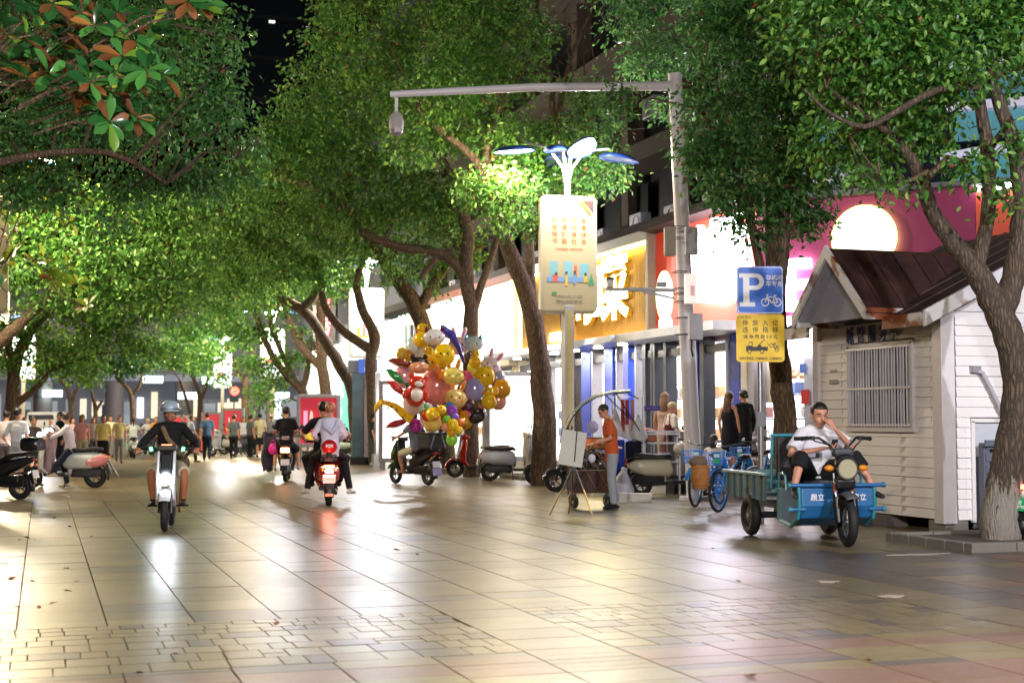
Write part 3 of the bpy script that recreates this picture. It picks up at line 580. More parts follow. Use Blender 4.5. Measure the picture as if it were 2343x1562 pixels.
# tree pits with kerbs
kerb = mat('kerb_stone', c3('77716a'), .7, bump=.3, bscale=30); soil = mat('soil', c3('4a3f35'), .95, bump=.8, bscale=25, var=.3)
def pit(cx, cy_, w, d, label):
    t = thing('tree_pit', label, 'tree pit', (cx, cy_, 0))
    for k in range(4):
        B().box((-w/2+w*(k+.5)/4, -d/2, .02), (w/4-.01,.13,.16)).obj('kerb_stone', kerb, t, False, bev=.01); B().box((-w/2+w*(k+.5)/4, d/2, .02), (w/4-.01,.13,.16)).obj('kerb_stone', kerb, t, False, bev=.01)
        B().box((-w/2+.06, -d/2+.07+(d-.14)*(k+.5)/4, .02), (.12,(d-.16)/4-.01,.16)).obj('kerb_stone', kerb, t, False, bev=.01); B().box((w/2-.06, -d/2+.07+(d-.14)*(k+.5)/4, .02), (.12,(d-.16)/4-.01,.16)).obj('kerb_stone', kerb, t, False, bev=.01)
    B().box((0,0,.02), (w-.2,d-.2,.1)).obj('soil', soil, t, False)
q = GD(2290, 16); pit(q.x+.25, q.y+.15, 2.3, 1.5, 'stone edged tree pit round the curved trunk by the kiosk')
q = G(1240, 1095); pit(q.x+.2, q.y+.2, 1.9, 1.6, 'stone edged tree pit by the boy with the trolley')
q = G(1090, 1080); pit(q.x, q.y+.4, 1.6, 1.5, 'tree pit behind the balloon scooter')
ck = None
# ------------------------------------------------------------------ street lamps with banners
lampw = glow('lamp_diffuser_warm', (1,.88,.62), 45); lampc = glow('lamp_diffuser_cool', (.95,.97,1), 45); lampoff = mat('lamp_diffuser_off', c3('5a6a98'), .3)
blues = mat('lamp_shell_blue', c3('25407f'), .35, var=.1); polem = mat('lamp_pole_paint', c3('b5b1b0'), .45, metal=.2); polec = mat('lamp_pole_channel', c3('c2b071'), .5)
bframe = mat('banner_frame', c3('b9ae98'), .4); bface = mat('banner_sheet', c3('b3a37c'), .5, emit=(1,.9,.7), estr=.03, var=.02); bface2 = mat('banner_sheet_pale', c3('e4ecec'), .5, emit=(.85,.97,1), estr=.15, var=.02)  # sheet emission stands in for lamplight falling on the banners
orp = mat('orange_print', c3('b8561c')); grp = mat('grey_print', c3('8a8478')); PR = {k: mat('print_'+k, c3(v), var=.03) for k, v in dict(teal='7fb0b4', blue='7a9fc4', red='d86a5a', yellow='e8b840', green='4f9a64', skin='e0a888', brown='5a4030').items()}
def lamp(name_label, banner, loc, lit, rz=0., power=1000, cols=None, full=True):
    t = thing('street_lamp', name_label, 'street lamp', loc, rz, 'petal street lamps along the street')
    B().box((0,0,1.9), (.2,.34,3.8)).box((0,0,.15), (.42,.5,.3)).obj('pole_base', polem, t, False, bev=.01)
    B().box((0,-.175,2.1), (.1,.02,3.2)).obj('pole_channel', polec, t, False)
    B().tube([(0,0,3.6),(0,0,6.35),(0,0,6.6)], [.075,.065,.06], 12).obj('pole', polem, t)
    arms = [(-168,1.22),(-125,.6),(-82,.85),(8,1.2),(95,.7)]
    for i, (a, r) in enumerate(arms):
        ca, sa = math.cos(R(a)), math.sin(R(a)); z = 6.95 + (.02 if i == 2 else 0)
        B().tube([(0,0,6.2),(ca*.1,sa*.1,6.7),(ca*.35*r,sa*.35*r,7.0+.1),(ca*r*.8,sa*r*.8,z+.22)], [.035,.035,.032,.028], 8).obj('arm', polem, t)
        tilt = (Matrix.Rotation(R(a), 3, 'Z') @ Matrix.Rotation(R(6 if i != 2 else -17), 3, 'Y'))
        c = Vector((ca*r, sa*r, z)); pb = B(); vs = []; n = 20
        for j in range(7):
            u = j/6
            for k in range(n):
                q = 2*math.pi*k/n; wy = .27*math.sqrt(max(0, 1-u*u)); 
                x = .46*math.cos(q)*math.sqrt(max(0,1-u*u)); y = wy*math.sin(q)*(1-.25*math.cos(q)); vs.append(c+tilt@Vector((x, y, .14*u)))
        fs = [[j*n+k, j*n+(k+1)%n, (j+1)*n+(k+1)%n, (j+1)*n+k] for j in range(6) for k in range(n)]
        pb.raw(vs, fs); ptl = pb.obj('lamp_shade', blues, t)
        ptl.modifiers.new('s','SOLIDIFY').thickness = .015
        db = B(); db.raw([c+tilt@Vector((.41*math.cos(2*math.pi*k/n), .24*math.sin(2*math.pi*k/n)*(1-.25*math.cos(2*math.pi*k/n)), .02)) for k in range(n)], [list(range(n))[::-1]])
        m_ = lampoff
        if i in lit: m_ = (cols or {0: lampw, 2: lampc}).get(i, lampw)
        db.obj('lamp_diffuser', m_, ptl, False)
        if i in lit:
            col = (1,.8,.5) if m_ is lampw else (.95,.95,1)
            light('POINT', c+Vector((ca*.25,sa*.25,-.25)), power, col, t, .16)
    if banner:
        z0, z1, w = 3.63, 6.1, 1.22; zc = (z0+z1)/2
        rim = [(-w/2+.08,z0),(w/2-.08,z0),(w/2,z0+.08),(w/2,z1-.08),(w/2-.08,z1),(-w/2+.08,z1),(-w/2,z1-.08),(-w/2,z0+.08)]
        B().prism(rim, .2, fr((0,.07,0),(1,0,0),(0,0,1))).obj('banner_box', bframe, t, False, bev=.015)
        fm = bface if banner == 1 else bface2
        B().box((0,-.136,zc), (w-.12,.008,z1-z0-.12)).obj('banner_face', fm, t, False)
        F = lambda x, z: fr((x,-.142,z),(1,0,0),(0,0,1))
        if banner == 1:
            for r_, row in enumerate(('科学饮食','规律作息','锻炼身体','书香社会')):
                for k, ch in enumerate(row): text(ch, .125, 'print', orp, t, F(-.31+k*.21, 5.56-r_*.145), .001, .002)
            text('文明健康  有你有我', .07, 'print', orp, t, F(0, 4.96), .001); text('公益广告  文明城市', .06, 'print', orp, t, F(0, 5.76), .001)
            pr = B(); k0 = [(-.33,4.52,.17,.4,'teal'),(-.02,4.52,.18,.4,'teal'),(.33,4.5,.19,.36,'teal'),(.14,4.52,.06,.22,'red'),(-.05,4.34,.85,.1,'blue'),(-.3,4.36,.12,.14,'red'),(-.06,4.33,.05,.24,'yellow'),(.12,4.36,.05,.22,'blue'),(.35,4.36,.08,.14,'yellow'),(-.32,4.05,.1,.06,'green')]
            for (x,z,w_,h,cn) in k0: B().box((x,-.143-.001*(k0.index((x,z,w_,h,cn))), z), (w_,.004,h)).obj('print', PR[cn], t, False)
            B().prism([(-.07,0),(.07,0),(0,.26)], .004, F(.48,4.22)).obj('print', PR['green'], t, False)
            for (x,z) in ((-.28,4.46),(-.06,4.48),(.12,4.5),(.35,4.46)): B().prism([(math.cos(a)*.028, math.sin(a)*.028) for a in [i*math.pi/5 for i in range(10)]], .004, fr((x,-.158,z),(1,0,0),(0,0,1))).obj('print', PR['brown'], t, False)
            text('社会主义核心价值观', .065, 'print', grp, t, F(0,3.98), .001); text('富强 民主 文明 和谐 自由 平等\n公正 法治 爱国 敬业 诚信 友善', .042, 'print', grp, t, F(0,3.87), .001)
            B().prism([(.61-.3,6.0),(.61-.08,6.0),(.61-.08,5.72)], .006, fr((0,-.141,0),(1,0,0),(0,0,1))).obj('torn_corner', mat('torn_brown', c3('4a2f20')), t, False)
            B().prism([(.61-.42,6.01),(.61-.28,6.01),(.61-.1,5.72),(.61-.2,5.76)], .004, fr((0,-.15,0),(1,.0,-.1),(0,0,1))).obj('torn_flap', orp, t, False)
        else:
            text('建设文明城市\n共创美好家园', .15, 'print', grp, t, F(0,5.35), .001); 
            for (x,z,w_,h,cn) in [(-.3,4.55,.14,.3,'yellow'),(-.1,4.6,.1,.4,'red'),(.1,4.52,.16,.25,'teal'),(.32,4.58,.12,.36,'blue'),(0,4.38,1.0,.08,'yellow')]: B().box((x,-.143,z), (w_,.004,h)).obj('print', PR[cn], t, False)
    return t
XL = 10.7
pL = GD(1299, 29.6); lamp('petal street lamp with torn cream banner standing by the gold ribbed front', 1, pL, (0,2), R(-6), 400, {0: lampw, 2: lampc})
pL2 = GD(837, 50); lamp('petal street lamp with pale blue banner behind the balloons', 2, pL2, (0,2), R(-3), 900)
pL3 = GD(622, 72); lamp('petal street lamp half hidden in leaves beyond the second banner', 2, pL3, (0,2,4), 0, 1300)
pL4 = GD(508, 96); lamp('small far petal street lamp with pale banner above the grey shirted walkers', 2, pL4, (0,2), 0, 1700)
lamp('petal street lamp on the near kerb of the shop side behind the viewer', 1, (10.4, 2.5, 0), (0,2), 0, 2700, {0: lampc, 2: lampc})
lamp('petal street lamp on the tree side behind the viewer', 1, (-2.8, -2, 0), (0,3), R(180), 3000, {0: lampc, 3: lampw})
lamp('petal street lamp whose warm petal peeks in at the picture edge', 1, GD(-58, 29.5), (0,3,4), 0, 650, {0: lampw, 3: lampw, 4: lampw})
lamp('petal street lamp with blue petal under the lit magnolia', 2, GD(-25, 51), (0,2), 0, 1700, {0: lampw, 2: lampw})
lamp('far petal street lamp at the end of the tree side', 2, GD(52, 76), (0,2), 0, 1700)
# ------------------------------------------------------------------ camera pole
cp = G(1590, 1143); whp = mat('white_pole_paint', c3('dcd8e4'), .4, var=.06, mix=c3('8a8590'), mixscale=1.2, mixth=.68)
ct = thing('camera_pole', 'tall white pole with a long arm carrying a dome camera over the street', 'camera pole', cp)
s_ = FPX/25.0
h = 7.55
B().tube([(0,0,0),(0,0,.06)], .28, 16).tube([(0,0,.05),(-.3,.08,h+.1)], [.15,.125], 18).obj('pole', whp, ct)
ad_ = P(893, 216, 25.6)-cp; at = Vector((-.3,.08,h-.12)); B().tube([at, at.lerp(ad_, .5)+Vector((0,0,.05)), ad_+Vector((0,0,0))], [.085,.075,.06], 12).obj('arm', whp, ct)
dm = ad_+Vector((.12,0.03,-.05)); B().tube([dm, dm+Vector((0,0,-.28))], .03, 8).obj('drop_rod', whp, ct)
B().tube([dm+Vector((0,0,-.26)), dm+Vector((0,0,-.33)), dm+Vector((0,0,-.45)), dm+Vector((0,0,-.58))], [.05,.11,.135,.13], 16).obj('camera_housing', mat('camera_white', c3('b4aeb0'), .5), ct)
B().ell(dm+Vector((0,0,-.6)), (.12,.12,.1)).obj('camera_dome', mat('camera_dome', c3('8f8a92'), .2), ct); B().box(dm+Vector((.0,-.1,-.6)), (.12,.06,.09)).obj('camera_eye', mat('camera_face', c3('c9c4c8'), .3), ct, False, bev=.01)
def at_px(px, py, d=24.6): return P(px, py, d)-cp
def bx(nm, x0, y0, x1, y1, m, th=.2, d=24.6, bev=.01):
    a = at_px(x0, y0, d); b_ = at_px(x1, y1, d); c = (a+b_)/2; return B().box(c, (abs((b_-a).length_squared**.5*math.cos(math.atan2(abs(a.z-b_.z), math.hypot(b_.x-a.x,b_.y-a.y)))), th, abs(a.z-b_.z)), (0,0,-PSI)).obj(nm, m, ct, False, bev=bev)
bx('control_box', 1520, 520, 1545, 585, mat('tan_box', c3('a59c90'), .5)); bx('control_box', 1568, 520, 1596, 583, grey); bx('control_box', 1576, 718, 1606, 778, grey, .24)
bx('alarm_box', 1567, 627, 1594, 694, mat('alarm_white', c3('e6d6d2'), .4, emit=(1,.8,.75), estr=.5))
for k in range(5): bx('alarm_slot', 1578, 656+k*4.6, 1587, 658+k*4.6, mat('alarm_red', c3('c43a4a')), .27, bev=0)
a0 = at_px(1545, 664); a1 = at_px(1384, 661); B().tube([a0, a1], .035, 8).tube([at_px(1545,683), at_px(1470,666)], .022, 8).obj('side_arm', whp, ct)
bx('camera', 1389, 639, 1403, 658, mat('cam_body', c3('e8e4dc'), .4), .3); bx('camera_hood', 1387, 636, 1405, 642, darkf, .34); bx('camera', 1503, 645, 1525, 657, grey, .12)
for yy in (520, 545, 622, 660, 672, 690, 727, 765): B().torus(at_px(1549+ (yy-520)*.06, yy, 25), .15, .008, 'z', 16, 5).obj('strap', darkf, ct)
B().tube([at_px(1583,778),at_px(1582,800),at_px(1586,815)], .02, 6).obj('cable', darkf, ct)
# ------------------------------------------------------------------ parking sign
sp_ = GD(1741, 19.6); sgn = thing('parking_sign', 'blue bicycle parking sign over a yellow towing notice on a thin steel post', 'sign', sp_, -PSI+R(2))
zt = 1.38+(965-608)/166.; B().tube([(0,.03,0),(0,.03,zt-.05)], .038, 12).obj('post', steel, sgn); B().box((0,.03,1.42),(.1,.1,.2)).obj('post_clamp', mat('clamp_grey', c3('6f7078'), .6), sgn, False)
def rrect(w, h, r, n=5):
    pts = []
    for cx, cy_, a0_ in ((w/2-r,-h/2+r,-90),(w/2-r,h/2-r,0),(-w/2+r,h/2-r,90),(-w/2+r,-h/2+r,180)):
        for k in range(n+1): a = R(a0_+90*k/n); pts.append((cx+math.cos(a)*r, cy_+math.sin(a)*r))
    return pts
SF = lambda x, z, y=-.022: fr((x, y, z), (1,0,0), (0,0,1))
sb = mat('sign_blue', c3('2468d8'), .4, var=.04); sy = mat('sign_yellow', c3('f2c81e'), .45, var=.04); sw = mat('sign_white', c3('e8e6ec'), .4, var=.03); sk = mat('sign_black', c3('2a2622'), .5)
zb = zt-.33; yo = -.012
B().prism(rrect(.65,.66,.05), .015, SF(0,zb,yo)).obj('sign_plate', sb, sgn, False)
ob_ = rrect(.632,.642,.045); ib = rrect(.612,.622,.04); n_ = len(ob_); bb = B(); M_ = SF(0,zb,yo-.0185); bb.raw([M_@Vector((x,y,0)) for x,y in ob_]+[M_@Vector((x,y,0)) for x,y in ib], [[i,(i+1)%n_,n_+(i+1)%n_,n_+i] for i in range(n_)]); bb.obj('sign_border', sw, sgn, False)
Mp = SF(-.15, zb, yo-.018)
bb = B()
bb.prism([(-.14,.23),(.0,.23),(.0,.17),(-.14,.17)], .003, Mp).prism([(-.085,.17),(-.0,.17),(-.0,-.17),(-.085,-.17)], .003, Mp).prism([(-.135,-.17),(.08,-.17),(.08,-.23),(-.135,-.23)], .003, Mp)
arc = [(0,.23)]+[(.09+.115*math.cos(a), .115+.115*math.sin(a)) for a in [math.pi/2-math.pi*i/14 for i in range(15)]]+[(0,0),(0,.06)]+[(.085+.055*math.cos(a), .115+.055*math.sin(a)) for a in [-math.pi/2+math.pi*i/10 for i in range(11)]]+[(0,.17)]
bb.prism(arc[::-1], .003, Mp); bb.obj('letter', sw, sgn, False)
text('非机动\n车专用', .082, 'lettering', sw, sgn, SF(.2, zb+.125, yo-.018), .001, .0012, lsp=1.05)
def bike_icon(M, sc, m, th):
    b_ = B(); 
    for cx in (-.075, .075):
        for k in range(18): a0_ = 2*math.pi*k/18; a1_ = 2*math.pi*(k+1)/18; b_.raw([M@Vector((sc*(cx+math.cos(a)*r_), sc*math.sin(a)*r_, .001)) for a, r_ in ((a0_,.05),(a1_,.05),(a1_,.05-th),(a0_,.05-th))], [[0,1,2,3]])
    for (x0,y0_,x1,y1_) in ((-.075,0,-.045,.08),(-.045,.08,-.06,.09),(-.06,.09,-.035,.095),(-.05,.065,.05,.065),(.045,.085,.01,-.01),(.03,.085,.065,.085),(-.05,.06,.01,-.01),(.01,-.01,.075,0),(.05,.065,.075,0)):
        d = Vector((x1-x0,y1_-y0_)); n2 = Vector((-d.y,d.x)).normalized()*th*.5; b_.raw([M@Vector((sc*(x0+n2.x),sc*(y0_+n2.y),.001)), M@Vector((sc*(x1+n2.x),sc*(y1_+n2.y),.001)), M@Vector((sc*(x1-n2.x),sc*(y1_-n2.y),.001)), M@Vector((sc*(x0-n2.x),sc*(y0_-n2.y),.001))], [[0,1,2,3]])
    return b_.obj('bicycle_symbol', m, sgn, False)
bike_icon(SF(.155, zb-.17, yo-.018), 1.15, sw, .012)
zy = zb-.33-.335; B().prism(rrect(.67,.66,.05), .012, SF(0,zy,yo)).obj('notice_plate', sy, sgn, False); TY = lambda x, z: SF(x, zy+z, yo-.014)
text('行政提示', .05, 'lettering', sk, sgn, TY(-.22,.285), .0008); 
for r_, row in enumerate(('停放入位','违停拖移')):
    for k, ch in enumerate(row): text(ch, .085, 'lettering', sk, sgn, TY(-.21+k*.14,.205-r_*.095), .0008, .0006)
text('违 停 罚 款 5 0 元', .062, 'lettering', sk, sgn, TY(.0,.015), .0008, .0006)
text('违停处理电话: 17388088292. 17388088702', .046, 'lettering', sk, sgn, TY(0,-.285), .0008, .0006, sx=.72)
bb = B(); Q = TY(0,-.14); bb.prism([(-.2,-.04),(-.2,.03),(-.18,.03),(-.15,.09),(-.11,.09),(-.11,.02),(-.05,.02),(-.03,.045),(.0,.045),(.02,.02),(.1,.02),(.1,-.035)], .001, Q); bb.prism([(-.03,.04),(-.022,.032),(.06,.12),(.055,.128)], .001, Q); bb.prism([(.055,.128),(.06,.122),(.125,.035),(.12,.03)], .001, Q)
for cx in (-.155, .02): bb.prism([(cx+.03*math.cos(a), -.045+.03*math.sin(a)) for a in [i*math.pi/7 for i in range(14)]], .0015, Q)
bb.obj('tow_truck_symbol', sk, sgn, False); bb = B()
for cx in (-.155, .02): bb.prism([(cx+.018*math.cos(a), -.045+.018*math.sin(a)) for a in [i*math.pi/7 for i in range(14)]], .0025, Q)
bb.prism([(-.175,.035),(-.145,.078),(-.122,.078),(-.122,.035)], .0025, Q).obj('tow_truck_window', sy, sgn, False)
bike_icon(TY(.19,-.13) @ Matrix.Rotation(R(-40),4,'Z') @ Matrix.Translation((0,0,0)), .62, sk, .012)
# ------------------------------------------------------------------ advertising lightboxes, phone pillar, traffic light
def poster(nm, label, cat, px0, px1, pyt, pyb, d, face, rz=-PSI, legs=True, fcol=None):
    a = P(px0, pyt, d); b_ = P(px1, pyb, d); w = (b_-a).dot(Vector((math.cos(PSI),-math.sin(PSI),0))); c = (a+b_)/2; h_ = a.z-b_.z
    t = thing(nm, label, cat, (c.x,c.y,0), rz); z = c.z
    B().box((-w/2,0,z-.0), (.12,.22,h_+.1)).box((w/2,0,z), (.12,.22,h_+.1)).box((0,0,z+h_/2), (w-.12,.22,.12)).box((0,0,z-h_/2), (w-.12,.22,.12)).obj('frame', fcol or grey, t, False, bev=.01)
    B().box((0,.03,z), (w-.1,.1,h_-.1)).obj('lit_panel', face, t, False)
    if z-h_/2 > .2:
        for x in (-w/2+.05, w/2-.05): B().box((x,0,(z-h_/2)/2), (.16,.16,z-h_/2)).obj('leg', fcol or grey, t, False)
    return t, w, h_, z
pk = glow('lightbox_white', (1,.96,.95), 1.9)
t, w, h_, z = poster('advertising_lightbox', 'big overexposed white lightbox poster behind the silver scooter', 'lightbox', 1110, 1262, 855, 1048, 40, pk)
B().box((0,-.03,z+h_/2-.2), (w-.2,.01,.06)).obj('print', glow('pink_line', (1,.3,.4), 1.2), t, False)
for (x, zz_, w_, hh, cn) in ((.1,.2,.35,.5,'faint_green'),(.25,-.25,.8,.55,'faint_green'),(.0,.45,.3,.3,'faint_tan'),(-.1,-.1,.6,.2,'faint_tan')):
    B().ell((x,-.03,z+zz_), (w_/2,.006,hh/2)).obj('print', glow(cn, (.82,.95,.8) if 'green' in cn else (1,.88,.8), 1.0), t)
t, w, h_, z = poster('advertising_lightbox', 'pale pink glowing lightbox poster half hidden behind the balloons', 'lightbox', 872, 965, 875, 1052, 42, glow('lightbox_pinkish', (1,.93,.9), 1.7))
B().box((-w/2+.12,-.03,z), (.05,.01,h_-.3)).obj('print', glow('pink_line2', (1,.35,.35), 1.2), t, False)
rp_ = mat('poster_red', c3('c4283c'), .4, emit=(.9,.06,.1), estr=.25)
def woman_print(t, x, z, s):
    for (dx,dz,w_,h1,cn) in ((0,.0,.5,.6,'blouse'),(.03,.5,.13,.3,'skin2'),(.06,.62,.28,.34,'hair'),(.04,.58,.2,.26,'skin2'),(-.45,.2,.12,.5,'skin2'),(-.25,-.1,.5,.12,'skin2'),(-.45,-.45,.5,.25,'leafy')):
        col = {'blouse':c3('5a4450'),'skin2':c3('e6c4b4'),'hair':c3('3a3038'),'leafy':c3('d8b83a')}[cn]
        B().ell((x+dx*s,-.035-.002*len(cn),z+dz*s), (w_*s/2,.004,h1*s/2)).obj('print', mat('poster_'+cn, col, .5, emit=col, estr=.5), t)
t, w, h_, z = poster('advertising_lightbox', 'red lightbox poster of a woman behind the passenger in white', 'lightbox', 683, 775, 906, 1018, 50, rp_); woman_print(t, .2, z-.1, 1.0); B().box((-w/2+.25,-.03,z-.1),(.14,.01,.9)).obj('print', mat('poster_pale', c3('c88ab0'), emit=(.8,.4,.6), estr=.5), t, False)
t, w, h_, z = poster('advertising_lightbox', 'red lightbox poster behind the grey shirted walkers', 'lightbox', 510, 556, 936, 1000, 66, rp_); woman_print(t, .1, z, .6)
t, w, h_, z = poster('advertising_lightbox', 'small red lightbox poster behind the man in the blue shirt', 'lightbox', 464, 504, 945, 1000, 70, rp_)
t, w, h_, z = poster('advertising_lightbox', 'small red lightbox poster beside the helmeted rider at the far end', 'lightbox', 396, 430, 952, 1000, 76, rp_)
ph = G(833, 1062); pt = thing('phone_pillar', 'metal and glass phone pillar with a blue telecom sign on top', 'phone booth', ph, -PSI+R(8)); s_=FPX/46.5
hh = 3.0
B().box((.12,0,hh/2+.1), (.3,.5,hh-.2)).obj('pillar_panel', mat('pink_steel', c3('b3a09c'), .35, metal=.5, mix=c3('6a5a58'), mixscale=5, mixth=.62), pt, False, bev=.02)
B().box((-.22,.1,hh/2+.1), (.36,.4,hh-.2)).obj('glass_panel', mat('booth_glass', c3('7c98a4'), .12, metal=.6, var=.4, scale=3), pt, False); B().box((-.0,0,.12), (.9,.7,.24)).obj('base', dark, pt, False)
B().box((.1,-.05,hh+.2), (.62,.5,.46)).obj('sign_box', mat('telecom_blue', c3('2b3f9a'), .4, emit=(.1,.2,.7), estr=.5), pt, False, bev=.01); B().box((-.38,0,hh+.18),(.34,.5,.42)).obj('sign_side', mat('booth_pale', c3('9da4b8'),.4), pt, False)
text('e', .34, 'logo', wl if False else glow('logo_white', (.9,.95,1), 1.5), pt, fr((.1,-.31,hh+.27),(1,0,0),(0,0,1)), .002, .008); text('天翼', .13, 'lettering', _M['logo_white'], pt, fr((.1,-.31,hh+.08),(1,0,0),(0,0,1)), .002, .002)
pt2 = thing('steel_post', 'shiny steel post between the phone pillar and the pink lightbox', 'post', G(864, 1068)); B().box((0,0,1.45),(.16,.16,2.9)).obj('post', steel, pt2, False, bev=.01); B().box((0,0,.2),(.3,.3,.4)).obj('base', grey, pt2, False)
pt3 = thing('steel_post', 'square metal post in front of the tree trunk beside the silver scooter', 'post', G(1112, 1098)); B().box((0,0,.85),(.16,.16,1.7)).obj('post', mat('post_beige', c3('a8a096'), .5), pt3, False, bev=.01); B().box((0,0,.03),(.26,.26,.06)).obj('base', grey, pt3, False)
tl = thing('traffic_light', 'small green traffic light beyond the group beside the pink scooter', 'traffic light', GD(61, 88)); B().tube([(0,0,0),(0,0,1.3)], .05, 8).obj('pole', grey, tl); B().box((0,0,1.6),(.4,.3,1.1)).obj('signal_box', darkf, tl, False); B().ell((0,-.2,1.35),(.17,.05,.17)).obj('green_light', glow('green_signal', (.3,1,.8), 12), tl)
tr = thing('traffic_light', 'small red signal light glowing beyond the far trees', 'traffic light', GD(535, 84)); B().tube([(0,0,0),(0,0,2.6)], .06, 8).obj('pole', grey, tr); B().box((0,0,3.0),(.5,.3,.9)).obj('signal_box', darkf, tr, False); B().ell((0,-.2,3.2),(.26,.05,.26)).obj('red_light', glow('red_signal', (1,.06,.04), 6), tr)
vn = thing('parked_van', 'white van with blinding headlights at the far end of the street', 'van', GD(104, 84), R(170)); B().side([(-2,.4),(2,.4),(2.1,1.0),(1.6,1.2),(1.0,1.95),(-2,2.0)], -.85, .85).obj('body', mat('van_white', c3('d0d4dc'), .3), vn, False, bev=.05)
for x in (-.75,.75):
    for y in (-1.3,1.3): B().torus((x,y,.33), .24, .09, 'x', 16, 8).obj('wheel', mat('rubber', c3('1b1b1d'), .7), vn)
for x in (-.6,.6): B().ell((x,2.12,.85),(.2,.06,.14)).obj('headlight', glow('headlight_white', (.85,.97,1), 60), vn)
B().box((0,1.36,1.55),(1.4,.04,.6),(R(-38),0,0)).obj('windscreen', darkf, vn, False)
# ------------------------------------------------------------------ trees
camph = leafmat('camphor_leaf', c3('447a34'), c3('749a44'), .4, .42); camph2 = leafmat('camphor_leaf_dark', c3('386c38'), c3('5a8844'), .36, .4)
brown_l = leafmat('dry_leaf', c3('7a4a2c'), c3('9a6a3c'), .3, .6)
bark = barkmat('bark', c3('6a5644')); barkw = barkmat('bark_whitewashed', c3('54463a'), True)
def leafmesh(cs, name, L, seed, six=True, mats=None, dens=900, droop=.55, sprig=11):
    L = L*.9; dens = dens*1.5
    """cs: list of (centre, rx, ry, rz). returns one mesh of leaf sprigs"""
    g_ = np.random.default_rng(seed); Ps = []; Ax = []
    for (c, rx, ry, rz) in cs:
        n = max(3, int(math.pi*rx*rz*dens/sprig)); u = g_.normal(size=(n, 3)); u /= np.linalg.norm(u, axis=1)[:, None]
        q = g_.random(n)**.42; ctr = np.array(c)+u*np.array([rx, ry, rz])*q[:, None]*(1+.12*np.sin(u[:, :1]*9+u[:, 2:]*7+seed))
        m = sprig; p = np.repeat(ctr, m, 0)+g_.normal(size=(n*m, 3))*L*np.array([1.5, 1.5, .95])
        a = np.repeat(u*np.array([1, 1, .4]), m, 0)*.7+g_.normal(size=(n*m, 3))*.62+np.array([0, 0, -droop]); Ps.append(p); Ax.append(a)
    p = np.concatenate(Ps); a = np.concatenate(Ax); a /= np.linalg.norm(a, axis=1)[:, None]; N = len(p)
    w = g_.normal(size=(N, 3))+np.array([0, 0, .8]); s = np.cross(a, w); s /= np.linalg.norm(s, axis=1)[:, None]+1e-9; nn = np.cross(s, a)
    l = L*g_.uniform(.7, 1.3, N)[:, None]; hw = l*.24
    if six:
        V = np.stack([p, p+a*l*.32-s*hw+nn*hw*.35, p+a*l*.68-s*hw*.8+nn*hw*.2, p+a*l-nn*l*.12, p+a*l*.68+s*hw*.8+nn*hw*.2, p+a*l*.32+s*hw+nn*hw*.35], 1).reshape(-1, 3)
        F = (np.arange(N)[:, None]*6+np.array([0, 3, 2, 1, 0, 5, 4, 3])).reshape(-1, 4)
    else:
        V = np.stack([p, p+a*l*.5-s*hw*1.15, p+a*l, p+a*l*.5+s*hw*1.15], 1).reshape(-1, 3); F = (np.arange(N)[:, None]*4+np.array([0, 1, 2, 3])).reshape(-1, 4)
    me = bpy.data.meshes.new(name); me.vertices.add(len(V)); me.vertices.foreach_set('co', V.astype(np.float32).ravel())
    me.loops.add(F.size); me.loops.foreach_set('vertex_index', F.astype(np.int32).ravel()); me.polygons.add(len(F))
    me.polygons.foreach_set('loop_start', np.arange(0, F.size, 4, dtype=np.int32)); me.polygons.foreach_set('loop_total', np.full(len(F), 4, np.int32))
    mats = mats or [camph]; [me.materials.append(m) for m in mats]
    if len(mats) > 1:
        mi = (g_.random(N) < .008).astype(np.int32); me.polygons.foreach_set('material_index', np.repeat(mi, len(F)//N))
    me.update(calc_edges=True); return me, N
NLEAF = 0
def smoothpts(pts, k=3):                     # Catmull-Rom through (vector, radius)
    out = []
    for i in range(len(pts)-1):
        p0, p1, p2, p3 = pts[max(i-1,0)], pts[i], pts[i+1], pts[min(i+2,len(pts)-1)]
        for j in range(k):
            t = j/k; f = lambda a,b,c,d: .5*((2*b)+(c-a)*t+(2*a-5*b+4*c-d)*t*t+(3*b-a-3*c+d)*t**3)
            out.append((Vector([f(p0[0][q],p1[0][q],p2[0][q],p3[0][q]) for q in range(3)]), f(p0[1],p1[1],p2[1],p3[1])))
    return out+[pts[-1]]
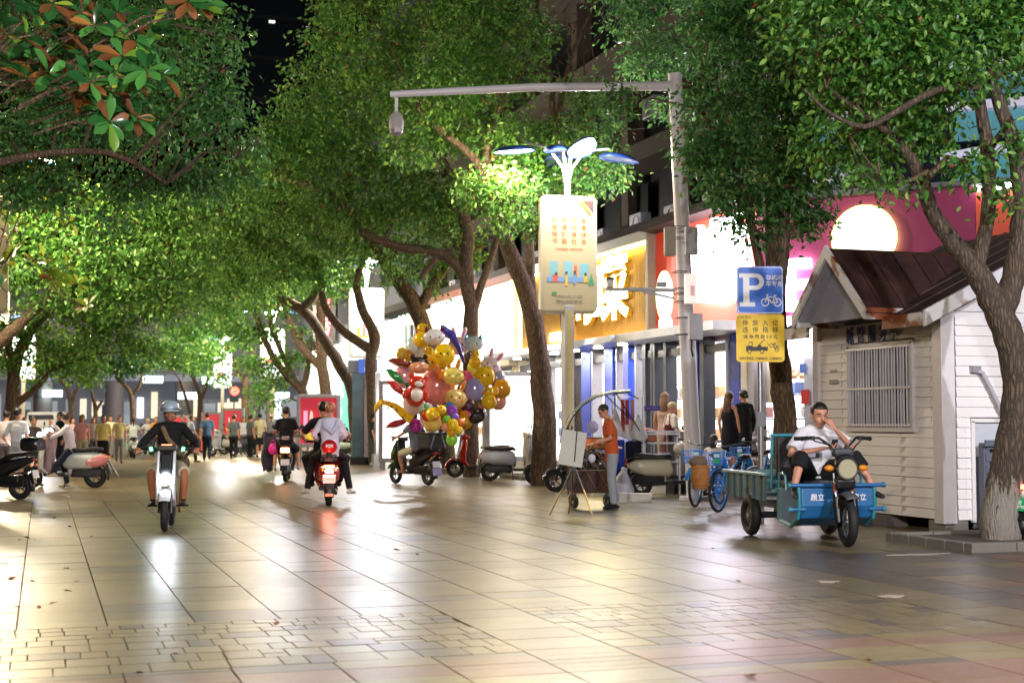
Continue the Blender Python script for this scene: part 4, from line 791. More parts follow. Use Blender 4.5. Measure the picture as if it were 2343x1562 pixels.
def tree(label, d, limbs, blobs, L=.1, dens=900, six=True, m=None, bk=None, seed=1, name='camphor_tree', twigs=3, group=None, flat=.8):
    """limbs: polylines of (px, py, radius px[, depth offset]); blobs: (px, py, radius px[, depth offset]) at depth d"""
    global NLEAF
    S = FPX/d; rr = random.Random(seed*13+5); b = B(); base = None; nodes = []
    for li, lm in enumerate(limbs):
        pts = []
        for i, q in enumerate(lm):
            dd = q[3] if len(q) > 3 else 0; p = P(q[0], q[1], d+dd); pts.append([p, q[2]/S])
        if li == 0:
            p = pts[0][0]; base = Vector((p.x, p.y, 0)); p.z = -.05; pts[0][1] *= 1.12
            pts.insert(1, [pts[0][0].lerp(pts[1][0], .12), pts[0][1]*.86])
        sp = smoothpts(pts); 
        for q in sp: q[0].x += rr.gauss(0, q[1]*.05); q[0].y += rr.gauss(0, q[1]*.05)
        b.tube([q[0] for q in sp], [q[1]*(1+rr.uniform(-.04,.04)) for q in sp], 14 if S > 80 else 10, up=(0,1,0)); nodes += [q for q in sp if q[0].z > 2.2]
    cs = []
    for q in blobs:
        dd = q[3] if len(q) > 3 else 0; c = P(q[0], q[1], d+dd); r = q[2]/S; cs.append((c, r*1.05, r*1.25, r*flat))
    tb = B()
    for (c, rx, ry, rz) in cs:
        if not nodes: continue
        q = min(nodes, key=lambda n_: (n_[0]-c).length+max(0, n_[0].z-c.z)*.5)
        if (q[0]-c).length < 6: 
            mid = q[0].lerp(c, .5)+Vector((rr.gauss(0,.15), rr.gauss(0,.15), .2)); r0 = min(q[1]*.6, .06)
            tb.tube([q[0], mid, c], [r0, r0*.6, r0*.3], 5)
        for _ in range(twigs):
            v = Vector((rr.gauss(0,1), rr.gauss(0,1), rr.gauss(0,.8))).normalized(); e = c+Vector((v.x*rx, v.y*ry, v.z*rz))*.9
            tb.tube([c, c.lerp(e,.5)+Vector((0,0,rr.uniform(-.1,.15))), e], [.02,.013,.006], 4)
    t = thing(name, label, 'tree', base, 0, group or 'camphor trees lining the street')
    def shift(bb): bb.v = [(x-base.x, y-base.y, z-base.z) for x, y, z in bb.v]; return bb
    bo = bk or bark
    shift(b).obj('trunk', bo, t, ang) if False else shift(b).obj('trunk', bo, t)
    if tb.v: shift(tb).obj('branches', bark, t, kind='stuff')
    if cs:
        me, n = leafmesh([(c-base, rx, ry, rz) for c, rx, ry, rz in cs], 'crown', L, seed, six, m or [camph, brown_l], dens); NLEAF += n
        o = place('crown', me, (0,0,0), parent=t); o['kind'] = 'stuff'
    return t
E = [(1880,-60,150),(2050,-80,170),(2250,-100,170),(1910,90,150),(2040,130,140),(2170,60,150),(2290,60,120),(2390,20,120),(1960,230,110,.4),(2080,240,90),(2190,180,75,-.5),(2310,180,45,.5),(1900,330,80,.6),(2010,330,75,.3),(2110,320,45,.5),(2010,400,32,-.6),(2050,430,30,-.5),(1975,410,28,-.5),(2215,370,45,-.6),(2240,395,35,-.6),(2320,320,42,-.5),(2300,430,26,-.7),(2310,470,24,-.7),(2160,270,45,.2)]
t1 = tree('camphor tree with curved half whitewashed trunk in front of the kiosk', 16, [
 [(2292,1248,50),(2288,1190,44),(2298,1110,41),(2318,1000,38),(2332,900,37),(2322,820,36),(2300,750,34),(2278,700,32),(2248,645,28),(2212,592,24),(2170,540,20),(2130,480,18),(2112,420,17),(2085,365,14),(2040,310,10),(1960,250,7),(1890,200,4)],
 [(2230,615,20),(2252,545,17),(2263,450,16),(2260,350,16),(2246,260,14),(2236,180,11),(2200,90,8)],
 [(2290,715,30),(2312,660,27),(2328,590,25),(2334,520,22),(2338,450,20),(2322,340,18),(2292,250,16),(2270,180,12),(2260,80,8)],
 [(2240,200,8,-.6),(2150,205,8,-.8),(2060,250,7,-.9),(1980,290,6,-1),(1900,260,4,-1),(1840,205,3,-1)]],
 E, L=.105, dens=820, bk=barkw, seed=3)
E2 = [(1440,-40,110,6),(1560,-50,120,6),(1700,-60,150),(1840,-40,120,-1),(1450,60,80,6),(1480,150,70,6),(1560,110,90,6),(1640,60,70),(1690,80,120),(1800,120,110),(1545,240,55,6),(1660,230,95),(1760,250,110),(1850,250,80),(1600,330,55),(1690,350,90),(1790,370,95),(1870,400,55),(1660,430,50),(1720,450,75),(1800,470,70),(1860,480,45),(1690,510,40),(1740,535,38),(1620,380,50),(1420,230,50,1),(1830,530,30)]
t2 = tree('dark trunked camphor tree behind the parking sign', 21, [
 [(1800,1140,31),(1797,1050,27),(1796,950,26),(1787,870,25),(1778,790,25),(1773,700,24),(1772,640,22),(1768,580,17),(1766,510,15),(1768,430,13),(1790,330,11),(1800,220,8)],
 [(1780,660,19),(1788,590,17),(1793,510,15),(1800,440,13),(1840,330,10),(1900,250,6)],
 [(1765,680,13),(1742,620,11),(1722,530,10),(1700,440,9),(1660,340,7),(1600,250,5)], [(1800,1000,10),(1822,975,8)]],
 E2, L=.105, dens=760, m=[camph2, brown_l], seed=5)
tree('leaning camphor tree with rough pale trunk beside the lamp banner', 31, [
 [(1243,1100,31),(1246,1000,28),(1241,900,25),(1233,820,23),(1219,730,21),(1192,640,20),(1162,565,18),(1137,495,15),(1120,430,13),(1100,385,11),(1068,345,9),(1010,300,7),(960,250,5)],
 [(1228,790,14,.6),(1218,700,13,.6),(1213,620,12,.6),(1214,540,10,.6),(1230,440,7,.6)], [(1110,400,8),(1120,300,8),(1170,200,6),(1230,120,4)]],
 [(1110,420,60,-1),(1180,440,60,-1),(1240,420,60),(1150,500,48,-1),(1205,520,42,-1),(1190,380,60),(1310,390,55),(1390,400,55),(1330,450,40),(1400,360,40,1),(1270,330,70),(1170,310,70),(1060,300,80,1),(960,320,80,1),(1350,300,70,2),(1050,160,105),(1150,180,95),(1190,80,85),(1090,50,100),(960,90,110,2),(860,130,105,2),(1010,230,80),(1330,210,55,2),(930,220,90,2),(980,-40,120),(1130,-40,100),(820,10,90,2)],
 L=.13, dens=430, seed=7)
tree('camphor tree with long arching side limb behind the balloons', 36, [
 [(1080,1060,19),(1077,900,18),(1076,770,18),(1077,700,17),(1066,630,16),(1070,550,15),(1052,460,13),(1022,385,11),(1002,345,9),(990,300,6)],
 [(1068,640,14),(1035,595,13),(985,574,12),(930,568,11),(880,555,10),(830,530,10),(800,490,10),(765,450,9),(710,425,8),(640,408,5)],
 [(1082,720,10),(1102,650,9),(1130,570,7),(1150,500,5)], [(1060,560,9),(1000,590,7),(960,640,6)]],
 [(850,400,95),(950,420,85),(760,330,95),(700,250,75),(830,260,90),(780,180,70),(1040,460,62),(980,490,65),(900,480,75),(800,500,75),(680,350,90),(740,440,75),(1020,540,45),(900,600,40),(620,300,50),(750,90,60),(620,360,60),(700,170,40),(760,20,50)], L=.14, dens=380, seed=8)
tree('leaning camphor tree forked above the balloons', 40, [
 [(1030,1060,17),(1010,900,18),(985,790,19),(960,725,19),(930,665,17),(890,615,14),(855,560,10),(820,500,7)],
 [(962,705,12),(985,655,10),(1020,615,9),(1062,580,8),(1110,560,5)]],
 [(870,520,62),(800,560,58),(940,560,45),(1010,600,40),(960,620,30),(1060,560,42),(730,520,72),(650,480,80),(1000,660,20),(1080,600,30),(640,400,70),(900,650,22)], L=.14, dens=380, seed=9)
tree('crooked camphor tree in front of the pale blue banner', 46, [
 [(855,1040,12),(852,900,13),(848,830,13),(858,780,13),(850,750,12),(832,715,11),(820,675,10),(816,640,9),(828,600,7),(840,560,5)],
 [(850,800,12),(810,775,11),(768,740,10),(742,695,9),(733,640,8),(720,600,6)]],
 [(760,590,62),(850,580,45),(690,600,70),(620,560,72),(560,520,70),(800,640,25),(730,650,28),(640,640,45),(560,420,70),(500,480,60)], L=.16, dens=300, seed=10)
tree('camphor tree with trunk lit yellow by the street lamp', 48, [
 [(820,1052,16),(813,960,15),(806,890,15),(778,835,14),(748,785,13),(716,735,12),(690,708,12),(652,683,10),(622,645,8),(595,600,6)],
 [(692,705,11),(715,682,9),(732,652,7),(745,610,5)], [(690,708,5),(660,690,4),(640,692,3)]],
 [(600,600,60),(530,590,62),(480,550,60),(730,610,40),(660,560,70),(430,500,70),(600,660,40),(540,650,50)], L=.16, dens=300, seed=11)
tree('straight camphor tree behind the red scooter riders', 55, [
 [(752,1040,14),(748,930,13),(740,860,13),(734,790,12),(735,720,10),(725,660,7)], [(733,840,9),(692,795,9),(668,745,8),(652,700,7),(640,650,5)]],
 [(640,700,42),(700,650,45),(580,690,45),(650,620,60),(560,620,60),(760,670,28),(700,760,22)], L=.18, dens=260, seed=12)
tree('thin dark camphor tree forked like a letter V', 62, [
 [(694,1030,12),(693,940,11),(692,895,11),(665,868,9),(630,825,8),(605,775,7),(585,720,6),(555,685,4)],
 [(680,880,7),(655,830,6),(628,765,6),(612,700,5)], [(694,885,8),(704,850,7),(707,815,5),(720,780,4)]],
 [(560,660,55),(480,620,65),(500,700,50),(430,640,60),(620,760,30),(660,820,28),(600,840,34),(560,760,35),(640,870,26),(700,820,20),(590,900,24),(630,920,16)], L=.2, dens=240, seed=13)
tree('slim upright tree trunk behind the grey shirted walkers', 78, [[(562,1030,9),(561,930,9),(564,860,8),(580,800,6)], [(563,880,5),(545,850,4),(535,820,3)], [(612,1010,4),(613,930,4),(612,880,3)]],
 [(540,770,45),(480,740,48),(455,830,30,-3),(480,800,32,-3),(560,830,26),(520,700,50),(420,760,45),(600,880,20),(580,930,12),(500,860,22)], L=.24, dens=180, six=False, seed=14)
FAR = 'far trees at the end of the street'
tree('far forked tree beside the pale poster pole', 92, [[(452,1000,6),(458,920,6),(450,880,5),(435,850,4)], [(458,920,4),(472,880,4),(478,850,3)], [(440,960,4),(425,910,4),(412,870,3)]], [(440,830,30),(400,820,28),(490,810,30),(360,800,32),(420,780,36)], L=.28, dens=150, six=False, seed=15, group=FAR)
tree('dark far tree with twisted trunk in front of the colonnade', 96, [[(305,1000,6),(303,940,6),(300,900,6),(285,880,5),(270,868,4)], [(302,905,4),(318,885,4),(324,860,3)]], [(290,840,30),(250,830,28),(330,830,28),(300,800,34),(230,800,28),(350,790,30)], L=.28, dens=150, six=False, m=[camph2], seed=16, group=FAR)
tree('small far tree with yellow green leaves', 94, [[(218,1000,5),(219,950,5),(215,915,4),(208,890,3)], [(219,940,4),(235,915,3)]], [(200,860,24),(225,840,24),(180,830,28),(150,850,24)], L=.28, dens=150, six=False, seed=17, group=FAR)
tree('far tree with thin spread limbs by the traffic light', 90, [[(162,1010,6),(163,950,6),(158,900,5),(140,870,4),(120,850,3)], [(163,930,4),(175,890,4),(190,860,3)]], [(120,830,28),(160,820,30),(90,840,26),(190,800,30),(60,800,36)], L=.28, dens=150, six=False, seed=18, group=FAR)
tree('camphor tree with spreading limb beside the waiting group', 44, [[(22,1050,17),(26,960,16),(30,880,15),(36,830,14),(55,780,12),(95,730,9),(150,690,6)], [(30,930,9),(60,905,8),(90,880,7),(112,850,5)], [(36,860,9),(22,800,8),(5,740,6)]],
 [(100,800,55),(40,760,50),(180,790,55),(200,730,60),(120,700,60),(260,770,50),(310,730,55),(340,800,40),(0,820,40),(380,700,55),(270,680,60),(200,860,30),(90,860,25),(-40,760,60)], L=.17, dens=290, seed=19)
tree('camphor tree whose limb leans in below the blue lamp petal', 33, [[(-110,1085,24),(-90,950,22),(-60,860,20),(-20,800,17),(30,755,14),(75,715,11),(130,670,8)], [(-70,880,14),(-90,760,12),(-60,640,10),(0,540,7)]],
 [(60,620,70),(150,570,80),(260,590,80),(370,590,80),(200,660,72),(310,660,70),(420,640,60),(60,520,80),(180,480,85),(300,490,85),(400,500,70),(480,430,60),(-20,600,70),(110,690,40),(250,700,40),(380,690,40),(470,560,55),(540,470,50)], L=.14, dens=400, seed=20)
tree('camphor tree overhanging from the tree side in front', 20, [[(-330,1190,30),(-320,900,28),(-280,500,24),(-180,250,20),(0,120,16),(150,60,12)], [(-280,500,18),(-150,420,12),(50,360,9),(250,350,7),(380,420,5)]],
 [(70,140,130,2),(230,150,130,2),(390,110,120,2),(450,230,85,1.5),(340,280,110,1.5),(190,310,115,1),(60,330,110,1),(500,50,60,2),(500,300,55,1),(430,390,80,1),(310,420,80,1),(540,350,35,1),(480,420,55,1),(150,430,70,1),(30,440,80,1),(370,-20,110,2),(200,-20,130,2),(40,-10,130,2),(560,400,30,1),(250,500,40,1),(510,160,50,1.5),(530,240,45,1.5),(590,330,35,1.5),(530,90,35,2),(120,230,120,2),(280,220,100,2)], L=.105, dens=700, m=[camph2, brown_l], seed=21)
bare = thing('bare_branched_tree', 'leafless dark tree reaching up between the crown and the brown building', 'tree', GD(1330, 33))
bb = B(); rb_ = random.Random(9); o_ = bare.location
def bp_(x, y, dd=0): return P(x, y, 33+dd)-o_
bb.tube([Vector((0,0,0)), bp_(1300,800), bp_(1275,500), bp_(1265,330), bp_(1262,200), bp_(1240,80), bp_(1225,-20)], [.16,.14,.12,.1,.08,.06,.04], 8)
bb.tube([bp_(1265,330), bp_(1285,220), bp_(1310,120), bp_(1350,30), bp_(1370,-40)], [.08,.07,.05,.04,.03], 6)
for k in range(46):
    x, y = rb_.uniform(1190,1400), rb_.uniform(20,360); a = rb_.uniform(-1.2,1.2); l = rb_.uniform(40,130); c = bp_(x,y,rb_.uniform(-.6,.6))
    q1 = bp_(x+math.sin(a)*l*.5, y-math.cos(a)*l*.5, rb_.uniform(-.4,.4)); q2 = bp_(x+math.sin(a+.5)*l, y-math.cos(a+.3)*l, 0); bb.tube([c,q1,q2], [.016,.011,.004], 4)
bb.obj('trunk', bark, bare)
# ------------------------------------------------------------------ magnolias with big glossy leaves, each leaf a part
magl = leafmat('magnolia_leaf', c3('2a5a2c'), c3('447a38'), .15, .2); magb = leafmat('magnolia_leaf_underside', c3('7c4c28'), c3('94682e'), .15, .5); magy = leafmat('magnolia_leaf_lamplit', c3('6f9a35'), c3('9aa83c'), .3, .3)  # the yellower leaf copy has lamp glow put into its colour
def mleaf(m, nm='leaf'):
    b = B(); n = 5; vs = []
    W_s = [.03,.12,.2,.25,.22,.02]
    for j, w in enumerate(W_s):
        y = j/5; z = -.18*y*y
        vs += [(-w, y, z+w*.25), (0, y, z), (w, y, z+w*.25)]
    fs = []
    for j in range(5): fs += [[j*3, j*3+1, j*3+4, j*3+3], [j*3+1, j*3+2, j*3+5, j*3+4]]
    return b.raw(vs, fs).mesh(nm, m, True, ang=80)
ML = [mleaf(magl), mleaf(magb), mleaf(magy)]
def magnolia(label, d, base, whorls, L, cols, seed):
    rr = random.Random(seed); t = thing('magnolia_tree', label, 'tree', base, 0, 'magnolia trees'); tb = B(); n = 0
    tb.tube([Vector((0,0,0)), Vector((.1,0,3)), Vector((.2,.3,5.2))], [.14,.12,.08], 10); top = Vector((.1,.15,4.2))
    for (px, py) in whorls:
        c = P(px, py, d+rr.uniform(-.7,.7))-base; axis = (c-top).normalized()*.5+Vector((rr.gauss(0,.4), -.7+rr.gauss(0,.3), rr.uniform(.1,.7))); axis.normalize()
        tb.tube([top.lerp(c,.72)+Vector((0,.1,-.1)), top.lerp(c,.86), c-axis*.1, c], [.013,.011,.009,.007], 5)
        k = rr.choice([7,8,8]); a0 = rr.random()*6
        x = axis.orthogonal().normalized(); y = axis.cross(x)
        for i in range(k):
            if n >= 298: break
            a = a0+2*math.pi*i/k+rr.gauss(0,.2); out = x*math.cos(a)+y*math.sin(a); dr = (out*rr.uniform(.75,1.1)+axis*rr.uniform(.1,.7)+Vector((0,0,-.15))).normalized()
            nn = (axis-dr*axis.dot(dr)).normalized(); sx = dr.cross(nn); M3 = Matrix((sx, dr, nn)).transposed(); l = L*rr.uniform(.75,1.2)
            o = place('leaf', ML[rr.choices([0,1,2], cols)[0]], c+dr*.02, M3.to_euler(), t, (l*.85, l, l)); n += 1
    tb.obj('branches', bark, t); return t
rm = random.Random(77)
w1 = [(60,90),(20,140),(45,150),(110,170),(160,60),(150,110),(185,30),(215,60),(205,190),(240,60),(130,100),(300,90),(310,120),(335,160),(280,130),(265,165),(340,100),(100,130),(255,210),(290,250),(310,270),(250,280),(230,250),(60,180),(15,80),(170,150),(320,190),(180,210),(140,190),(370,170),(120,10),(80,30),(430,5),(455,15),(90,60),(270,30),(200,130),(350,60)]
magnolia('magnolia with dark glossy leaves and brown undersides close overhead', 14, GD(-420, 13), w1, .23, (74,20,6), 4)
w2 = [(40,420),(60,400),(90,380),(70,440),(30,460),(20,500),(55,480),(140,370),(120,350),(150,420),(10,540),(35,520),(130,500),(160,510),(90,350),(170,400),(215,470),(100,420),(120,440),(150,350),(0,440),(15,600),(30,580),(125,640),(145,630),(110,650),(130,670),(160,680),(200,700),(90,610),(100,590),(75,600),(180,650),(150,610),(5,660),(190,450),(60,350)]
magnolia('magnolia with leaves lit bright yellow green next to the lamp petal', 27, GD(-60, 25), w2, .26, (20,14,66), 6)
# ------------------------------------------------------------------ people
def cloth(h, rough=.85): return mat('cloth_'+h, c3(h), rough, var=.12, scale=9, bump=.5, bscale=14, spec=.25)
def skinm(h='c98f70'): return mat('skin_'+h, c3(h), .5, var=.05, scale=12, spec=.4)
def hairm(h): return mat('hair_'+h, c3(h), .45, var=.3, scale=60, bump=.4, bscale=70)
def V(*a): return Vector(a)
def merge(me, b):                            # append builder b to mesh me
    vs = [tuple(v.co) for v in me.vertices]; fs = [list(p.vertices) for p in me.polygons]; o = len(vs)
    m2 = bpy.data.meshes.new(me.name); m2.from_pydata(vs+[tuple(v) for v in b.v], [], fs+[[i+o for i in f] for f in b.f])
    for m in me.materials: m2.materials.append(m)
    m2.polygons.foreach_set('use_smooth', [True]*len(m2.polygons)); return m2
def hand(b, wr, d, pn, side, curl=.5, s=1., spreadk=1.):
    """d: finger direction, pn: direction the palm looks at, side: +1 puts the thumb on d x pn."""
    d = Vector(d).normalized(); pn = Vector(pn); pn = (pn-d*pn.dot(d)).normalized(); x = d.cross(pn)*side; wr = Vector(wr)
    b.tube([wr-d*.03*s, wr+d*.02*s, wr+d*.055*s, wr+d*.09*s], [.024*s,.03*s,.038*s,.036*s], 10, flat=.45, up=pn, round_=True)
    for i, (ox, l) in enumerate(((.029,.075),(.010,.083),(-.010,.077),(-.028,.06))):
        p = wr+d*.085*s+x*ox*s; a = curl*(1+.12*i); pts = [p-d*.02*s, p]; q = d+x*ox*2*spreadk
        for k in range(3):
            q = (Matrix.Rotation(-a*.75, 3, d.cross(pn)) @ q) if False else (q*math.cos(a*.7)+pn*math.sin(a*.7)); q = q.normalized()
            p = p+q*l*s*(.45,.32,.23)[k]; pts.append(p)
            pn_ = pn; 
        b.tube(pts, [.0095*s,.0098*s,.009*s,.0082*s,.007*s], 7, round_=True)
    p = wr+d*.02*s+x*.026*s; t1_ = (d*.6+x*.75+pn*.25).normalized(); t2_ = (d*.9+x*.25+pn*(.3+curl*.4)).normalized()
    b.tube([p, p+t1_*.035*s, p+t1_*.035*s+t2_*.03*s, p+t1_*.035*s+t2_*.055*s], [.013*s,.0115*s,.010*s,.008*s], 7, round_=True)
SIT = dict(pel=V(0,0,.80), kL=V(-.15,.42,.74), kR=V(.15,.42,.74), aL=V(-.15,.40,.34), aR=V(.15,.40,.34), eL=V(-.27,.2,1.1), eR=V(.27,.2,1.1), wL=V(-.28,.45,1.05), wR=V(.28,.45,1.05))
def person(label, loc, rz, h=1.68, skin='c98f70', hair='1c1715', hs='short', top='d8d8d8', sleeve='short', bot='30343c', legs='long', shoes='2a2a2c', pose=None, female=False, fine=False, hy=0., hp=0., fat=1., cat='person', group='people in the street', curl=(.35,.35), palm=None, fd=None, toplen=.06, shade=None, hk=1.):
    p = dict(pel=V(0,0,.93)); w = .165 if not female else .148
    p.update(pose or {}); pel = p['pel']; lean = p.get('lean', V(0,0,0))
    ch = p.get('chest', pel+V(0,0,.33)+lean*.6); nk = p.get('neck', pel+V(0,0,.53)+lean); hd = p.get('head', nk+V(0,.03,.155)+lean*.15)
    up = (nk-pel).normalized()
    shL = nk+V(-w,0,-.055); shR = nk+V(w,0,-.055)
    eL = p.get('eL', shL+V(-.07,-.02,-.27)); eR = p.get('eR', shR+V(.07,-.02,-.27)); wL = p.get('wL', eL+V(.0,.07,-.23)); wR = p.get('wR', eR+V(.0,.07,-.23))
    hL = pel+V(-.085,0,-.03); hR = pel+V(.085,0,-.03); kL = p.get('kL', hL+V(-.01,.02,-.42)); kR = p.get('kR', hR+V(.01,.02,-.42)); aL = p.get('aL', V(kL.x,kL.y-.04,.085)); aR = p.get('aR', V(kR.x,kR.y-.04,.085))
    root = thing('person', label, cat, loc, rz, group, h/1.7)
    SK = skinm(skin); vx = .011 if fine else .019; b = B()
    b.tube([pel-V(0,0,.06), pel+V(0,0,.05), pel.lerp(ch,.5), ch, nk-V(0,0,.09), nk-V(0,0,.02)], [.13*fat,.135*fat,.115*fat,.135*fat,.125,.06], 14, flat=.7, up=(0,1,0), round_=True)
    b.tube([shL, nk-V(0,0,.035), shR], [.05,.06,.05], 10)
    b.tube([nk-V(0,0,.05), nk+V(0,0,.02), hd-V(0,.01,.06)], [.058,.054,.052], 10, up=(0,1,0))
    for (s0,e,wr) in ((shL,eL,wL),(shR,eR,wR)): b.tube([s0, s0.lerp(e,.5), e, e.lerp(wr,.35), wr], [.05*fat,.044*fat,.037,.036,.025], 10, round_=True)
    for (h0,k,a) in ((hL,kL,aL),(hR,kR,aR)): b.tube([h0, h0.lerp(k,.5), k, k.lerp(a,.35), a+V(0,0,.03), a], [.085*fat,.07*fat,.052,.052,.036,.036], 10, round_=True)
    RH = Matrix.Rotation(hy, 3, 'Z') @ Matrix.Rotation(hp, 3, 'X'); T = lambda x,y,z: hd+RH@(V(x,y,z)*hk)
    fh = lambda *r: tuple(q*hk for q in r)
    fw = 1.06 if fat > 1.1 else 1.
    b.ell(T(0,-.008,.03), fh(.074*fw,.092,.088), RH); b.ell(T(0,.022,-.03), fh(.062*fw,.066,.085), RH); b.ell(T(0,.05,-.085), fh(.034*fw,.03,.028), RH)
    b.tube([T(0,.083,.022), T(0,.098,-.002), T(0,.108,-.024)], fh(.009,.012,.017), 7, round_=True)
    for s_ in (-1,1): b.ell(T(s_*.074*fw,-.012,-.008), fh(.012,.02,.03), RH); b.ell(T(s_*.036,.07,-.03),fh(.022,.018,.022), RH)
    b.tube([T(-.04,.078,.034), T(0,.09,.036), T(.04,.078,.034)], .011, 6, round_=True); b.tube([T(-.022,.087,-.055), T(0,.092,-.054), T(.022,.087,-.055)], .01, 6, round_=True)
    me = b.mesh('body', SK, voxel=vx, sm=1 if fine else 2)
    hb_ = B()
    for k, (e, wr, sd) in enumerate(((eL,wL,-1),(eR,wR,1))):
        d = (wr-e).normalized() if not fd or fd[k] is None else fd[k]; pn = (palm[k] if palm and palm[k] is not None else V(-sd,0,0)); x = Vector(d).cross(Vector(pn)); 
        hand(hb_, wr, d, pn, 1 if x.y+x.z*.3 > 0 else -1, curl[k])
    if fine:
        hm = hb_.mesh('h', SK, voxel=.0045, sm=1); hb2 = B(); hb2.v = [tuple(v.co) for v in hm.vertices]; hb2.f = [list(q.vertices) for q in hm.polygons]; hb_ = hb2
    me = merge(me, hb_)
    body = place('body', me, (0,0,0), parent=root)
    ink = mat('face_ink', c3('2a1c18'), .5); lip = mat('lips', c3('a05a50'), .5)
    for s_ in (-1,1):
        B().ell(T(s_*.031,.0845,.012), (.0125,.006,.0065 if not shade else .004), RH, 8, 6).obj('eye', ink, root); B().tube([T(s_*.05,.075,.036), T(s_*.032,.09,.043), T(s_*.016,.093,.038)], .0045, 5).obj('eyebrow', ink, root)
    B().tube([T(-.022,.0925,-.055), T(0,.1,-.054), T(.022,.0925,-.055)], .0055, 5).obj('mouth', lip, root)
    # top
    TM = cloth(top); b = B(); q = .022*fat
    rr_ = [.145*fat+q*.6,.142*fat+q,.13*fat+q,.15*fat+q,.14+q*.4,.075]
    b.tube([pel-V(0,0,toplen), pel+V(0,0,.05), pel.lerp(ch,.5), ch, nk-V(0,0,.085), nk-V(0,0,.012)], rr_, 16, flat=.72, up=(0,1,0))
    if sleeve != 'tank':
        b.tube([shL+V(.0,0,.004), nk-V(0,0,.035), shR+V(0,0,.004)], [.066,.082,.066], 10, round_=True)
        for (s0,e,wr) in ((shL,eL,wL),(shR,eR,wR)):
            if sleeve == 'short': b.tube([s0+V(0,0,.005), s0.lerp(e,.5), s0.lerp(e,.78)], [.062*fat,.066*fat,.07*fat], 10)
            else: b.tube([s0+V(0,0,.005), s0.lerp(e,.5), e, e.lerp(wr,.5), e.lerp(wr,.96)], [.062,.06,.054,.05,.042], 10, round_=True)
    b.obj('top', TM, root, voxel=vx, sm=2)
    # bottoms
    BM = cloth(bot); b = B(); pt_ = [pel+V(0,0,.06), pel-V(0,0,.02), pel-V(0,0,.08)]
    if legs == 'skirt':
        kc = (kL+kR)/2; b.tube([pel+V(0,0,.1), pel, pel.lerp(kc,.4), pel.lerp(kc,1.05)], [.135,.165,.185,.175], 16, flat=.75, up=(0,1,0))
    else:
        b.tube(pt_, [.145*fat,.158*fat,.13*fat], 14, flat=.76, up=(0,1,0), round_=True)
        t_end = {'long': 1.0, 'short': .0, 'knee': .35}[legs]
        for (h0,k,a) in ((hL,kL,aL),(hR,kR,aR)):
            if legs == 'short': b.tube([h0, h0.lerp(k,.5), h0.lerp(k,.93)], [.1*fat,.095*fat,.088*fat], 12)
            elif legs == 'knee': b.tube([h0, h0.lerp(k,.5), k, k.lerp(a,.3)], [.1*fat,.09*fat,.078*fat,.07*fat], 12)
            else: b.tube([h0, h0.lerp(k,.5), k, k.lerp(a,.5), a+V(0,0,.01)], [.098*fat,.085*fat,.07*fat,.064,.058], 12)
    b.obj('skirt' if legs == 'skirt' else 'trousers' if legs == 'long' else 'shorts', BM, root, voxel=vx, sm=2)
    fdirs = p.get('foot', (V(0,1,0), V(0,1,0)))
    for a, f in ((aL,fdirs[0]),(aR,fdirs[1])):
        f = Vector(f).normalized(); c = a+V(0,0,-.045); b = B(); b.tube([c-f*.055, c+f*.0+V(0,0,.005), c+f*.08, c+f*.155-V(0,0,.008)], [.036,.043,.045,.035], 10, flat=.8, up=(0,0,1), round_=True); b.tube([a+V(0,0,.02), c+V(0,0,.0)], [.036,.042], 10)
        b.obj('shoe', cloth(shoes, .6), root, voxel=.012, sm=2)
    HM = hairm(hair); b = B()
    if hs in ('short','crew','long','bun','pony','bob'):
        k = {'crew': .004, 'short': .012}.get(hs, .014)
        c = B(); c.ell(T(0,-.016,.045), fh(.076*fw+k,.09+k,.082+k), RH, 24, 16)
        # keep the face free: cut the part in front and low
        keep = []
        inv = RH.transposed()
        for f in c.f:
            m_ = sum((Vector(c.v[i]) for i in f), Vector())/len(f); lc = inv@(m_-hd)/hk
            if not (lc.y > .03 and lc.z < .075) and lc.z > -.05 and not (lc.y > -.02 and lc.z < .0): keep.append(f)
        c.f = keep; c.m = [0]*len(keep); hc = c.obj('hair', HM, root); 
        if fine or True: hc.modifiers.new('s','SOLIDIFY').thickness = .006
    if hs == 'long': B().tube([T(0,-.06,.06), T(0,-.09,-.03), T(0,-.1,-.14), T(0,-.105,-.28), T(0,-.1,-.40)], [.07,.088,.095,.085,.04], 12, flat=.5, up=(0,1,0), round_=True).obj('hair_length', HM, root)
    if hs == 'bob': B().tube([T(0,-.05,.05), T(0,-.06,-.02), T(0,-.06,-.1)], [.075,.09,.08], 12, flat=.75, up=(0,1,0), round_=True).obj('hair_length', HM, root)
    if hs == 'pony': B().tube([T(0,-.1,.06), T(0,-.14,.03), T(0,-.14,-.1), T(0,-.12,-.22)], [.02,.035,.032,.01], 8, round_=True).obj('ponytail', HM, root)
    if hs == 'bun': B().ell(T(0,-.12,.0), (.045,.04,.045)).obj('hair_bun', HM, root)
    if hs == 'cap':
        B().ell(T(0,-.01,.045), (.088,.104,.085), RH).obj('cap', cloth('c8b890'), root); B().ell(T(0,.1,.05), (.06,.06,.008), RH).obj('cap_brim', cloth('c8b890'), root)
    root['_n'] = 0; del root['_n']
    return root, dict(hd=hd, T=T, nk=nk, pel=pel, eL=eL, eR=eR, wL=wL, wR=wR, aL=aL, aR=aR, ch=ch)
def walk(s=1., k=1.):                        # mid stride
    return dict(kL=V(-.09,.16*s,.52), aL=V(-.09,.2*s,.09), kR=V(.09,.02*s,.50), aR=V(.09,-.26*s,.15), eL=V(-.23,-.1*s,1.15), wL=V(-.24,-.06*s,.92), eR=V(.23,.04*s,1.15), wR=V(.23,.2*s,.95))
